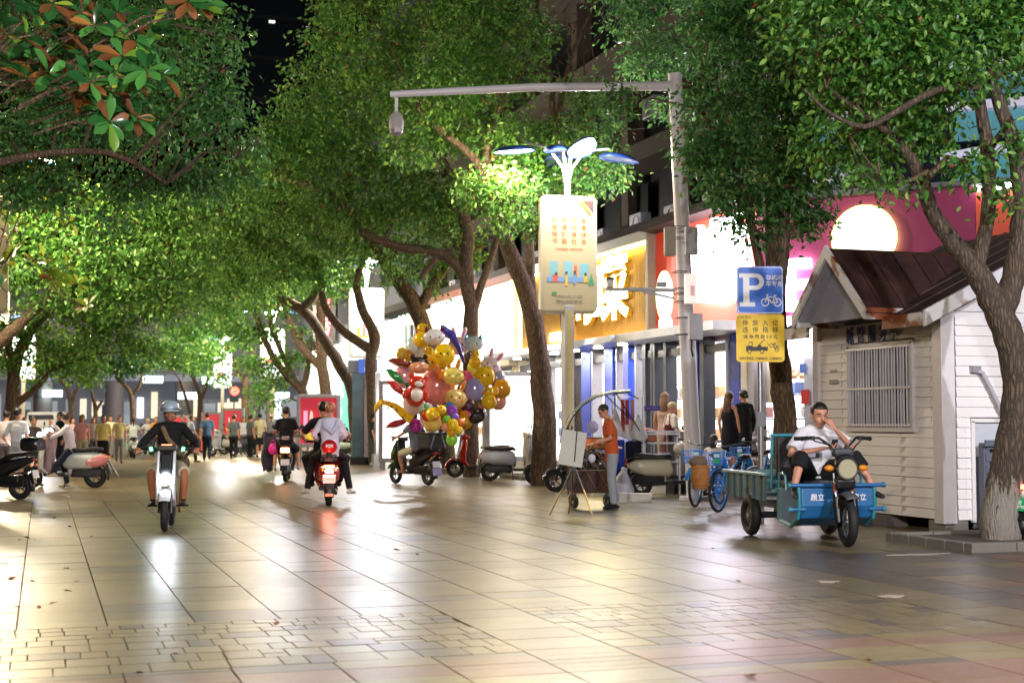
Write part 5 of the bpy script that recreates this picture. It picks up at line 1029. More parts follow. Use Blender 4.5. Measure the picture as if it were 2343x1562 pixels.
# ------------------------------------------------------------------ scooters and other vehicles (forward is local +Y)
rub = mat('rubber', c3('1b1b1d'), .75, bump=.3, bscale=60); blk = mat('black_plastic', c3('17181b'), .4); chrome = mat('chrome', c3('b8bac0'), .15, metal=1); seatm = mat('black_seat', c3('1c1b1d'), .55, bump=.2)
tail = glow('tail_light', (1,.12,.05), 9); taild = mat('tail_lens', c3('8a1418'), .2); plw = mat('plate_white', c3('c8c4cc'), .4); hl = glow('headlight_on', (.8,.9,1), 40); hlo = mat('headlight_off', c3('aab0b8'), .1, metal=.3); amb = mat('amber_lens', c3('d8861c'), .25)
def paint(h, r=.22): return mat('paint_'+h, c3(h), r, var=.04, coat=.6)
def wheel(par, y, r=.22, w=.055, x=0., spokes=5, rimc=None, yaw=0., nm='wheel', z=None):
    z = r if z is None else z
    wl_ = B().torus((0,0,0), r-w, w, 'x', 28, 10).obj(nm, rub, par); wl_.location = (x,y,z); wl_.rotation_euler = (0,0,yaw)
    b = B().torus((0,0,0), r-w*1.9, .012, 'x', 24, 6); b.tube([(-.04,0,0),(.04,0,0)], .035, 12)
    for k in range(spokes):
        a = 2*math.pi*k/spokes; b.tube([(0,0,0),(0,math.cos(a)*(r-w*1.9),math.sin(a)*(r-w*1.9))], .012 if spokes < 12 else .003, 5)
    b.obj('rim', rimc or chrome, wl_); return wl_
def arcsheet(cy_, cz, r, a0, a1, hw, m, par, nm, n=10, th=.01, curve=.35):
    b = B(); vs = []; K = 7
    for i in range(n+1):
        a = R(a0+(a1-a0)*i/n)
        for k in range(K):
            u = -1+2*k/(K-1); rr_ = r-curve*hw*u*u; vs.append((hw*u, cy_+math.cos(a)*rr_, cz+math.sin(a)*rr_))
    b.raw(vs, [[i*K+k, i*K+k+1, (i+1)*K+k+1, (i+1)*K+k] for i in range(n) for k in range(K-1)]); o = b.obj(nm, m, par); s = o.modifiers.new('s','SOLIDIFY'); s.thickness = th; return o
def scooter(label, loc, rz, body='d8d8d8', accent=None, style='retro', lights=False, brake=False, plate='white', mirrors=True, rack=False, box=None, group='electric scooters', seatc=None, name='electric_scooter', steer=0., cover=None, dual=True):
    t = thing(name, label, 'scooter', loc, rz, group); pm_ = paint(body); ac = paint(accent) if accent else pm_
    wheel(t, .64, .22, .05, spokes=5, yaw=steer); wheel(t, -.58, .22, .055, spokes=5)
    B().tube([(-.07,.64,.22),(-.075,.56,.5),(-.05,.44,.82)], .02, 8).tube([(.07,.64,.22),(.075,.56,.5),(.05,.44,.82)], .02, 8).obj('fork', blk, t)
    arcsheet(.63, .22, .27, 25 if style == 'sport' else 5, 165, .085 if style != 'retro' else .1, ac, t, 'front_fender')
    if style == 'retro':
        b = B(); vs = []
        prof = [(.30,.27,.12),(.47,.40,.2),(.47,.62,.21),(.43,.82,.19),(.40,.96,.12)]
        K = 9
        for (y,z,w_) in prof:
            for k in range(K): u = -1+2*k/(K-1); vs.append((w_*u, y-.11*u*u*(w_/.2)+.02, z))
        b.raw(vs, [[i*K+k, i*K+k+1, (i+1)*K+k+1, (i+1)*K+k] for i in range(len(prof)-1) for k in range(K-1)]); o = b.obj('leg_shield', pm_, t); o.modifiers.new('s','SOLIDIFY').thickness = .035
        B().loft([((0,.50,1.0),.01,.01),((0,.47,1.0),.075,.06),((0,.40,1.01),.1,.075),((0,.32,1.01),.09,.06),((0,.26,1.0),.02,.02)], 16).obj('handlebar_cover', pm_, t)
        B().loft([((0,.03,.5),.05,.08),((0,-.05,.53),.14,.17),((0,-.25,.54),.185,.17),((0,-.5,.54),.19,.165),((0,-.72,.56),.14,.12),((0,-.84,.58),.03,.03)], 18, 2.5).obj('rear_body', pm_, t)
        B().loft([((0,.02,.74),.05,.02),((0,-.05,.76),.13,.05),((0,-.3,.745),.15,.045),((0,-.55,.765),.14,.05),((0,-.72,.77),.07,.03)], 14, 2.6).obj('seat', seatc or seatm, t)
        if accent: B().loft([((0,-.42,.52),.197,.12),((0,-.6,.53),.185,.14),((0,-.74,.56),.145,.118),((0,-.85,.58),.04,.035)], 18, 2.5).obj('rear_cowl', ac, t)
    else:
        B().side([(.34,.3),(.52,.36),(.60,.62),(.52,.95),(.44,1.0),(.40,.7)], -.13, .13).obj('leg_shield', pm_, t, False, bev=.04)
        B().side([(.62,.52),(.64,.66),(.50,.9),(.46,.72)], -.17, .17).obj('front_cowl', ac, t, False, bev=.03)
        B().box((0,.37,1.0),(.2,.16,.1)).obj('handlebar_cover', blk, t, False, bev=.03)
        B().loft([((0,.0,.46),.1,.12),((0,-.2,.52),.15,.15),((0,-.45,.6),.15,.12),((0,-.7,.68),.11,.08),((0,-.86,.73),.05,.04)], 12, 2.8).obj('rear_body', pm_, t)
        B().loft([((0,.02,.66),.08,.03),((0,-.06,.7),.13,.05),((0,-.3,.73),.15,.045),((0,-.4,.79),.14,.05),((0,-.74,.82),.09,.035)], 12, 2.6).obj('seat', seatc or seatm, t)
        B().box((0,-.25,.36),(.2,.7,.14)).obj('side_sill', blk, t, False, bev=.03)
    B().box((0,.18,.27),(.32,.42,.07)).obj('floorboard', blk, t, False, bev=.02)
    B().box((0,-.42,.3),(.16,.55,.14)).tube([(.11,-.1,.25),(.11,-.6,.22)], .035, 8).obj('swing_arm', blk, t, False, bev=.02)
    arcsheet(-.58, .22, .27, 60, 195, .07, blk, t, 'rear_fender')
    B().tube([(-.33,.30,1.05),(-.2,.35,1.05),(0,.38,1.03),(.2,.35,1.05),(.33,.30,1.05)], .014, 8).obj('handlebar', chrome, t)
    for s_ in (-1,1):
        B().tube([(s_*.25,.325,1.05),(s_*.37,.285,1.05)], .021, 10).obj('grip', blk, t); B().tube([(s_*.24,.37,1.045),(s_*.36,.36,1.035)], .007, 5).obj('brake_lever', chrome, t)
        if mirrors:
            m_ = B().tube([(s_*.2,.36,1.06),(s_*.26,.38,1.17),(s_*.31,.36,1.23)], .007, 5).obj('mirror_arm', blk, t); B().ell((s_*.33,.35,1.27),(.055,.018,.045)).obj('mirror', blk, t)
        B().ell((s_*.13,.52,.78),(.022,.02,.02)).obj('indicator', amb, t); B().ell((s_*.11,-.84,.6),(.02,.02,.02)).obj('indicator', amb, t)
    hz = 1.02 if style == 'retro' else .8; hy_ = .50 if style == 'retro' else .60
    B().tube([(0,hy_-.03,hz),(0,hy_+.015,hz),(0,hy_+.03,hz)], [.075,.078,.06], 18).obj('headlight', hl if lights else hlo, t)
    if lights: light('SPOT', (0,hy_+.06,hz), 20, (.8,.9,1), t, .05, (R(82),0,0), 'headlight_beam').data.spot_size = R(90)
    B().box((0,-.86,.66 if style == 'retro' else .7),(.17,.03,.05)).obj('tail_light', tail if brake else taild, t, False, bev=.01)
    B().box((0,-.83,.38),(.1,.05,.2),(R(-20),0,0)).obj('plate_bracket', blk, t, False)
    if plate: B().box((0,-.88,.46),(.2,.008,.14),(R(-12),0,0)).obj('number_plate', plw if plate == 'white' else mat('plate_green', c3('1f9a58'), .4), t, False)
    if rack or box:
        B().tube([(-.11,-.6,.8),(-.11,-.85,.84),(.11,-.85,.84),(.11,-.6,.8)], .012, 6).obj('rack', blk, t)
    if box: B().loft([((0,-.66,.98),.17,.1),((0,-.7,.99),.2,.13),((0,-.9,.99),.2,.13),((0,-.98,.98),.15,.1)], 16, 4).obj('top_box', paint(box), t); 
    if cover:                                 # quilted sun cape on the leg shield and handlebar
        b = B(); vs = []; K = 11; Rw = 8
        for i in range(Rw):
            z = 1.12-.115*i
            for k in range(K): u = -1+2*k/(K-1); wv = .36-.02*i if i else .36; vs.append((wv*u, .30+.2*(1-u*u)*(.6 if i else .3)-.06*abs(u)+.015*math.sin(k*2.2+i)+(.12 if i > 5 else 0)*(1-abs(u)), z+.02*math.sin(u*6)))
        b.raw(vs, [[i*K+k, i*K+k+1, (i+1)*K+k+1, (i+1)*K+k] for i in range(Rw-1) for k in range(K-1)]); o = b.obj('quilted_cover', cloth(cover), t); o.modifiers.new('s','SOLIDIFY').thickness = .025
    if dual and not brake: B().tube([(-.1,-.05,.28),(-.2,-.02,.02)], .012, 6).obj('side_stand', blk, t)
    return t
def helmet(par, T, col, visor=True):
    b = B(); b.ell(T(0,-.005,.05), (.125,.145,.12), None, 20, 14); b.f = [f for f in b.f if not all((Vector(b.v[i])-T(0,0,0)).z < -.0 for i in f)]; b.m = [0]*len(b.f)
    o = b.obj('helmet', paint(col), par); o.modifiers.new('s','SOLIDIFY').thickness = .02
    B().tube([T(-.085,.02,.02), T(-.07,.05,-.09), T(0,.06,-.125), T(.07,.05,-.09), T(.085,.02,.02)], .006, 5).obj('chin_strap', blk, par)
    if visor: B().torus(T(0,-.005,.045), .133, .012, 'z', 24, 6).obj('helmet_rim', mat('helmet_grey', c3('5a6068'), .4), par)
RIDE = dict(pel=V(0,-.18,.86), kL=V(-.17,.2,.68), kR=V(.17,.2,.68), aL=V(-.13,.16,.36), aR=V(.13,.16,.36), eL=V(-.3,-.02,1.16), eR=V(.3,-.02,1.16), wL=V(-.34,.22,1.06), wR=V(.34,.22,1.06), lean=V(0,.06,0))
PASS = dict(pel=V(0,-.5,.9), kL=V(-.24,-.12,.72), kR=V(.24,-.12,.72), aL=V(-.27,-.22,.34), aR=V(.27,-.22,.34), eL=V(-.25,-.4,1.15), eR=V(.25,-.4,1.15), wL=V(-.16,-.18,1.08), wR=V(.16,-.18,1.08), lean=V(0,.05,0))
def onseat(root, t, off=(0,0,0)): pass
# ------------------------------------------------------------------ the rider coming towards the camera
def rzto(loc, deg=0): return facing(loc, deg)
L_ = G(377, 1216); zr = rzto(L_, -4)
def local(root_loc, rz, v): return Vector(root_loc)+Matrix.Rotation(rz, 3, 'Z')@Vector(v)
def moped():
    t = thing('electric_moped', 'slim white electric moped with round lit headlight ridden towards the camera', 'moped', local(L_, zr, (0,-.62,0)), zr, 'electric scooters'); wp = paint('d6dadf')
    wheel(t, .62, .235, .045, spokes=6, rimc=blk); wheel(t, -.52, .235, .05, spokes=6, rimc=blk, x=.0)
    for s_ in (-1,1): B().tube([(s_*.07,.62,.235),(s_*.07,.55,.55),(s_*.05,.47,.8)], .02, 8).obj('fork_leg', blk, t)
    arcsheet(.61, .235, .285, 35, 150, .07, wp, t, 'front_fender')
    for s_ in (-1,1): B().side([(.60,.40),(.62,.62),(.52,.95),(.44,1.02),(.38,.7),(.28,.35),(.36,.3)], s_*.1-.018, s_*.1+.018).obj('side_panel', wp, t, False, bev=.015)
    B().side([(.60,.62),(.60,.78),(.52,.98),(.42,1.0),(.42,.6)], -.07, .07).obj('front_panel', blk, t, False, bev=.02)
    B().tube([(0,.56,.66),(0,.645,.66),(0,.655,.66)], [.075,.078,.06], 20).obj('headlight', hl, t); light('SPOT', (0,.70,.66), 9, (.85,.92,1), t, .06, (R(80),0,0), 'headlight_beam').data.spot_size = R(100)
    B().tube([(-.34,.30,1.04),(-.18,.38,1.03),(0,.4,1.02),(.18,.38,1.03),(.34,.30,1.04)], .014, 8).obj('handlebar', blk, t); B().box((0,.42,1.05),(.24,.1,.08)).obj('display', blk, t, False, bev=.02); B().box((0,.475,1.09),(.13,.012,.012)).obj('display_light', glow('orange_small', (1,.3,.15), 2), t, False)
    for s_ in (-1,1):
        B().tube([(s_*.24,.345,1.035),(s_*.37,.28,1.04)], .021, 10).obj('grip', blk, t); B().box((s_*.2,.40,1.035),(.035,.02,.05),(0,s_*.3,0)).obj('green_marker', glow('green_marker', (.1,1,.35), 5), t, False)
        B().tube([(s_*.24,.41,1.02),(s_*.33,.42,.99),(s_*.4,.40,.96)], .007, 5).obj('brake_lever', blk, t); B().tube([(s_*.08,.1,.3),(s_*.26,.1,.3)], .014, 6).obj('footrest', blk, t)
    B().box((0,-.02,.4),(.14,.8,.16)).obj('battery_case', blk, t, False, bev=.03); B().tube([(0,.3,.42),(0,0,.5),(0,-.2,.74)], .035, 8).tube([(-.0,-.52,.235),(0,0,.4)], .03, 8).obj('frame', wp, t)
    B().loft([((0,.02,.74),.05,.02),((0,-.06,.76),.12,.045),((0,-.3,.76),.14,.045),((0,-.6,.79),.09,.03)], 12, 2.5).obj('seat', seatm, t)
    arcsheet(-.52, .235, .285, 60, 170, .06, blk, t, 'rear_fender'); B().tube([(-.12,-.3,.2),(-.12,-.75,.62)], .02, 6).obj('shock', mat('rust_orange', c3('8a4a28')), t)
    return t
mo = moped(); Lm_ = mo.location
RD = dict(RIDE); RD.update(pel=V(0,-.14,.86), aL=V(-.2,.1,.38), aR=V(.2,.1,.38), kL=V(-.22,.22,.74), kR=V(.22,.22,.74), lean=V(0,.02,0), eL=V(-.36,.0,1.12), eR=V(.36,.0,1.12), wL=V(-.37,.22,1.07), wR=V(.37,.22,1.07))
r1, J = person('rider in black long sleeves and silver helmet facing the camera on the white moped', Lm_, zr, 1.66, 'a8694c', '1a1614', 'none', '17171a', 'long', 'b9ad98', 'short', '1a1a1c', RD, fine=True, curl=(1.15,1.15), palm=(V(0,0,-1),V(0,0,-1)), fd=(V(0,1,-.1),V(0,1,-.1)), hp=-.1)
helmet(r1, J['T'], '9aaab8'); nk, pe = J['nk'], J['pel']
B().tube([nk+V(.1,.06,-.03), nk+V(.02,.155,-.2), J['pel']+V(-.1,.17,.2), J['pel']+V(-.17,.05,.05)], .03, 8, flat=.25, up=(0,1,0)).obj('bag_strap', cloth('6e5c42'), r1); B().ell(pe+V(-.2,-.05,.0), (.06,.14,.1)).obj('shoulder_bag', cloth('5a4a36'), r1)
# ------------------------------------------------------------------ red scooter with two riders, seen from behind
L2_ = G(752, 1158); za = R(-PSI*57.3+2)+0; za = -PSI*0+R(2)
def away(loc, deg=0): return facing(loc, 180+deg)
zr2 = away(L2_, 1); rl = local(L2_, zr2, (0,.58,0))
red_s = scooter('glossy red scooter with lit tail lamp and round backrest seen from behind', rl, zr2, 'b3161c', None, 'retro', brake=True, mirrors=False, rack=True)
B().ell((0,-.78,.98),(.13,.06,.115),None,18,12).obj('backrest', paint('b3161c'), red_s); B().tube([(0,-.76,.8),(0,-.78,.92)], .045, 10).obj('backrest_post', blk, red_s); text('SQX', .06, 'lettering', sw, red_s, fr((0,-.843,.99),(1,0,0),(0,0,1)), .002, .002)
B().box((0,-.885,.585),(.13,.02,.05)).obj('plate_lamp', glow('plate_lamp_white', (.9,.93,1), 12), red_s, False, bev=.01); text('D760211', .062, 'lettering', mat('plate_ink', c3('a05a5a')), red_s, fr((0,-.887,.455),(1,0,0),(0,.2,1)), .001, .001)
B().box((0,-.86,.2),(.12,.02,.04)).obj('reflector', glow('reflector_red', (1,.15,.08), 1.2), red_s, False)
for y in (-.2,): light('POINT', (0,-.98,.62), 6, (1,.25,.12), red_s, .05, name='tail_glow')
PD = dict(RIDE); PD.update(pel=V(-.05,-.2,.87), kL=V(-.34,.1,.76), kR=V(.34,.1,.76), aL=V(-.22,.16,.36), aR=V(.22,.16,.36), eL=V(-.40,0,1.14), wL=V(-.36,.22,1.07), eR=V(.38,0,1.14), wR=V(.36,.22,1.07))
person('driver in black hidden behind the passenger in white on the red scooter', local(rl, zr2, (-.04,0,0)), zr2, 1.74, top='1a1a1e', bot='2a2226', hair='201814', pose=PD, hs='short', shoes='3a3a3a', curl=(1,1))
PP = dict(PASS); PP.update(pel=V(.02,-.52,.93), kL=V(-.26,-.18,.80), kR=V(.26,-.18,.80), aL=V(-.36,-.30,.27), aR=V(.36,-.30,.27), eL=V(-.26,-.42,1.2), eR=V(.28,-.42,1.2), foot=(V(-.6,.9,0),V(.6,.9,0)))
pw, J = person('passenger in loose white hooded jacket with pinkish copper hair on the red scooter', rl, zr2, 1.66, hair='b4684a', hs='short', top='d9d6ea', sleeve='long', bot='201d20', shoes='cfc9bd', pose=PP, female=True, toplen=.1, curl=(.6,.6))
B().tube([J['nk']+V(-.12,-.06,-.02), J['nk']+V(-.08,-.13,-.14), J['nk']+V(.02,-.16,-.22), J['nk']+V(.1,-.13,-.12), J['nk']+V(.12,-.06,-.02)], [.03,.045,.05,.045,.03], 8, round_=True).obj('hood', cloth('cfcbe6'), pw)
B().ell(J['T'](.0,-.105,.03), (.05,.04,.06)).obj('hair_knot', hairm('c07a58'), pw)
# ------------------------------------------------------------------ second scooter pair further on
L3_ = G(653, 1102); zr3 = away(L3_, -3); r3l = local(L3_, zr3, (0,.58,0))
bs = scooter('dark scooter with bright tail lamp and white plate carrying a passenger in black', r3l, zr3, '2a2c34', 'b9a04a', 'sport', brake=True, mirrors=True, rack=True)
B().tube([(-.16,-.7,.82),(-.19,-.86,.98),(0,-.92,1.02),(.19,-.86,.98),(.16,-.7,.82)], .014, 8).obj('grab_rail', blk, bs); B().box((0,-.9,.74),(.2,.02,.1)).obj('brake_lamp', glow('brake_orange', (1,.4,.15), 7), bs, False, bev=.01)
person('driver in a purple shirt mostly hidden on the dark scooter', r3l, zr3, 1.68, top='4a2a5a', bot='33303a', pose=RIDE, hair='1a1614', curl=(1,1))
pb, J = person('bare legged passenger in black t-shirt sitting behind the purple driver', r3l, zr3, 1.72, top='131316', bot='17171a', legs='short', hs='short', shoes='b9b2c0', pose=PASS, toplen=.12)
B().box((0,-.66,1.0),(.16,.01,.07),(R(8),0,0)).obj('back_print', mat('print_white', c3('c8c8d8')), pb, False)
bg1 = thing('shopping_bag', 'bright pink plastic bag hanging beside the passenger in black', 'bag', local(r3l, zr3, (-.3,-.35,.62)), zr3); B().ell((0,0,.13),(.11,.05,.14)).obj('bag_body', mat('pink_plastic', c3('e0309a'), .35), bg1); B().tube([(-.06,0,.24),(-.03,0,.34),(.03,0,.34),(.06,0,.24)], .01, 5).obj('bag_handle', _M['pink_plastic'], bg1)
cpv = thing('wind_cape', 'dark quilted wind cape hanging off the side of the dark scooter', 'cape', local(r3l, zr3, (-.42,.1,.32)), zr3); b = B(); vs = []
for i in range(8):
    for k in range(6): vs.append((-.14+.05*k+.03*math.sin(i), -.3+.1*k, .82-.13*i+.03*math.sin(k*2)))
b.raw(vs, [[i*6+k, i*6+k+1, (i+1)*6+k+1, (i+1)*6+k] for i in range(7) for k in range(5)]); o = b.obj('cloth', cloth('5a5664'), cpv); o.modifiers.new('s','SOLIDIFY').thickness = .03
# ------------------------------------------------------------------ pink and white scooter and the group around it
L4_ = G(148, 1116); zs = R(90)-PSI+R(8)
pk_ = scooter('pink and white scooter with quilted cape parked sideways beside the waiting group', L4_, zs, 'cfd6cf', 'e08a86', 'retro', lights=True, mirrors=True, cover='a88e94', plate=None); pk_.scale = (1.06,)*3
B().ell((0,.40,.62),(.17,.05,.11)).obj('pink_patch', cloth('d07c84'), pk_); B().box((0,-.93,.38),(.16,.02,.36),(R(-30),0,0)).obj('mud_flap', blk, pk_, False)
PG = dict(pel=V(0,-.12,.86), kL=V(-.14,.16,.52), kR=V(.2,.05,.47), aL=V(-.16,.2,.33), aR=V(.3,.0,.09), eL=V(-.25,.1,1.2), eR=V(.25,.12,1.2), wL=V(-.28,.32,1.1), wR=V(.1,.3,1.42), lean=V(0,.08,0))
person('woman in white sun sleeves astride the pink and white scooter', L4_, zs, 1.6, 'd09a7c', '3a2420', 'short', 'd8ccd2', 'long', '20283a', 'long', 'c9b8a0', PG, female=True, hy=R(-70), curl=(.8,.5))
def who(label, px, pyf, h, face, **k):
    l = G(px, pyf); return person(label, l, facing(l, face), h, **k)
who('man in white polo shirt and pale shorts with bare midriff seen from behind', 38, 1117, 1.62, 150, top='d4d6dc', bot='a9b0b8', legs='short', shoes='3a2e28', skin='cf9a80', pose=dict(wL=V(-.3,.12,1.0), eL=V(-.33,-.05,1.1)), toplen=-.12, hy=R(-40))
who('person with dark hair standing close behind the man in white polo shirt', 12, 1100, 1.6, 160, top='c8bcc8', bot='4a4450')
who('woman with fair top partly hidden behind the man in the white polo shirt', 50, 1085, 1.45, 100, top='d8c08a', bot='6a6258', hair='6a3a20', hs='bob', female=True)
who('woman in brown top and wide dark trousers with a hand on her hip', 73, 1112, 1.46, 20, top='3d3430', bot='26221e', skin='a87858', shoes='4a4440', hs='bun', female=True, pose=dict(eR=V(.32,-.02,1.17), wR=V(.16,.06,1.0), kL=V(-.16,.05,.5), aL=V(-.2,.02,.09), kR=V(.15,.0,.5), aR=V(.22,-.02,.09)))
who('tall man in dark t-shirt standing behind the pink scooter rider', 137, 1076, 1.62, -60, top='22303a', bot='2a2c30')
who('woman in pink blouse and light trousers walking behind the scooter rider', 186, 1072, 1.56, 10, top='c88a88', bot='a8a088', hair='3a2a1c', hs='bob', female=True, pose=walk())
who('child in pale green shirt in front of the bright headlights', 122, 1062, 1.18, 80, top='b8c890', bot='5a5a60', group='people in the street')
who('woman with loose long hair partly hidden behind the woman in yellow top', 212, 1062, 1.5, 0, top='b8a8a8', bot='4a5060', hair='4a2a20', hs='long', female=True)
who('woman in yellow top and long black skirt walking towards the camera', 235, 1077, 1.54, 4, top='cdb46a', bot='141416', legs='skirt', hair='2a1c16', hs='bun', female=True, shoes='26262a', pose=dict(kL=V(-.07,.06,.46), aL=V(-.06,.1,.09), kR=V(.07,0,.46), aR=V(.06,-.08,.1)), skin='bf8862')
who('man in cream shirt and grey trousers walking towards the camera', 272, 1060, 1.55, 0, top='c4b483', bot='7a7a78', pose=walk(.8))
l9 = G(303, 1048); scooter('mint and white scooter ridden away by a woman with a ponytail', l9, away(l9, 5), 'a8d0c0', None, 'retro', mirrors=False); person('woman in white with a long ponytail riding the mint scooter away', l9, away(l9, 5), 1.55, top='ccd2d0', bot='a8a8b0', hs='pony', female=True, pose=RIDE)
l9 = G(338, 1040); scooter('small dark scooter following the mint scooter', l9, facing(l9, 10), '3a3a40', None, 'sport', lights=False); person('rider with pale cap and white shirt beside the helmeted rider', l9, facing(l9, 10), 1.55, top='c8c8cc', bot='44464e', hs='cap', pose=RIDE)
who('person in orange yellow top just behind the helmeted rider', 356, 1044, 1.55, 0, top='c88a30', bot='3a3a40', hair='2a1a10')
pr_, J = who('man in pale blue shirt and dark trousers carrying a red bag', 436, 1058, 1.58, 105, top='a9b4cf', bot='22242c', hair='6a5648', pose=walk(1.1), shoes='4a3628')
rb2 = thing('gift_bag', 'red paper gift bag held by the man in the pale blue shirt', 'bag', local(pr_.location, pr_.rotation_euler.z, (.26,.16,.42)), pr_.rotation_euler.z+R(60)); B().box((0,0,.15),(.3,.12,.32)).obj('bag_body', mat('red_bag', c3('d83a24'), .5), rb2, False, bev=.01); B().tube([(-.07,0,.31),(-.05,0,.42),(.05,0,.42),(.07,0,.31)], .006, 5).obj('bag_handle', _M['red_bag'], rb2); B().ell((0,-.065,.15),(.09,.005,.1)).obj('print', mat('bag_print', c3('e86a3a')), rb2)
who('man in steel blue shirt and navy trousers walking away', 473, 1055, 1.66, 178, top='4f6f92', bot='1f2836', pose=walk(.5))
who('walker in grey t-shirt with curly dark hair seen from behind', 534, 1050, 1.6, 178, top='5f666a', bot='17181c', pose=walk(.6), hair='15110f')
who('man in dark grey t-shirt turning towards the man in cream', 572, 1046, 1.6, 120, top='5a626a', bot='1c1e22')
who('man in long cream t-shirt and dark shorts seen from behind', 594, 1046, 1.66, 175, top='cdc8a6', bot='262a34', legs='short', toplen=.14, hair='14110f')
who('distant child with a reddish face between the two scooters', 686, 1048, 1.35, 0, top='c0c0c8', bot='5a5a60', skin='b06a50')
who('person in dark clothes half hidden behind the steel post', 853, 1064, 1.6, 90, top='2a343a', bot='4a5a50', shoes='cfcfd0')
for (px, py, h, f, tp, bt, lb, hs_) in ((25,1052,1.6,10,'c8b8a8','5a5050','distant walker in beige near the picture edge','short'),(252,1046,1.58,0,'d8d0b8','7a7a80','distant walker in pale shirt between the woman in yellow and the man in cream','short'),(392,1046,1.55,180,'b8c060','44403a','distant woman in yellow green seen beyond the helmeted rider','pony'),(415,1040,1.6,0,'4a4a55','2a2a30','distant walker in grey beyond the rider','short'),(556,1040,1.55,20,'c8c8d0','55555e','distant walker in white among the parked scooters','long'),(165,1046,1.5,30,'caa0a0','50505a','distant walker in dusty pink behind the group','bob'),(620,1036,1.6,0,'8a90a0','30343a','distant walker in grey blue near the red poster','short')):
    who(lb, px, py, h, f, top=tp, bot=bt, hs=hs_)
for (px, py, a, c, st, lb) in ((375,1040,60,'d0d0d4','retro','white scooter parked far off behind the helmeted rider'),(412,1036,70,'2c3038','sport','black scooter parked far off behind the man with the red bag'),(495,1036,80,'3a3a44','sport','dark scooter parked beyond the walker in grey'),(512,1044,55,'c8ccd0','retro','pale scooter parked between the walkers seen from behind'),(548,1040,100,'50545c','sport','grey scooter parked beside the slim tree trunk'),(585,1036,60,'8a3030','retro','maroon scooter parked behind the man in long cream shirt'),(610,1042,110,'24262c','sport','black scooter parked behind the wind cape'),(716,1050,70,'c8b0b0','retro','rose white scooter parked behind the red lightbox'),(770,1050,60,'b8d8c8','retro','pale green scooter parked behind the passenger in white'),(800,1046,75,'c8c0a8','retro','cream scooter parked under the yellow lit tree')):
    l = G(px, py); scooter(lb, l, R(a)-PSI, c, None, st, group='scooters parked along the shops')
# left edge black scooter
l = G(-22, 1142); scooter('black scooter with large glossy top box cut by the picture edge', local(l, 0, (0,0,0)), R(60), '1c1c20', None, 'sport', box='16161c', group='electric scooters')
# green plate scooter at the other edge
pl_ = GD(2326, 15.9); rzg = R(-62); l = local(pl_, rzg, (0,.88,0)); sg = scooter('pale green scooter with a green number plate behind the curved trunk', l, rzg, 'a8b8b0', None, 'retro', plate='green', brake=True); text('宁波\nA669700', .05, 'lettering', sw, sg, fr((0,-.9,.46),(1,0,0),(0,.2,1)), .001, .0)
# ------------------------------------------------------------------ balloon seller
l = G(944, 1108); zb_ = R(-PSI*57.3)+R(28); zb_ = away(l, 36)
bsc = scooter('black scooter with stickers and lime trim under the balloon bunch', l, zb_, '16171b', '3a6a30', 'sport', box=None, mirrors=False, plate='white', dual=False)
B().box((0,-.9,.3),(.22,.01,.16),(R(-12),0,0)).obj('number_plate', mat('plate_lilac', c3('9a90c0')), bsc, False)
cr = thing('black_crate', 'black fabric crate strapped on the rear of the balloon scooter', 'crate', local(l, zb_, (0,-.72,.8)), zb_); B().box((0,0,.16),(.5,.42,.32)).obj('box', mat('crate_fabric', c3('26262c'), .7, bump=.4, bscale=20), cr, False, bev=.03); B().box((0,0,.335),(.52,.44,.03)).obj('lid', blk, cr, False, bev=.01)
for s_ in (-1,1): B().tube([(s_*.1,-.215,.3),(s_*.2,-.215,.02)], .015, 5).obj('strap', grey, cr)
vd, J = person('balloon seller in grey t-shirt and cream shorts half hidden by the balloons', l, zb_, 1.64, top='6a7078', bot='b8b098', legs='short', shoes='8a5a40', pose=dict(RIDE, pel=V(0,-.12,.84), kL=V(-.2,.25,.68), aL=V(-.2,.12,.33)), hs='short', skin='a0704e')
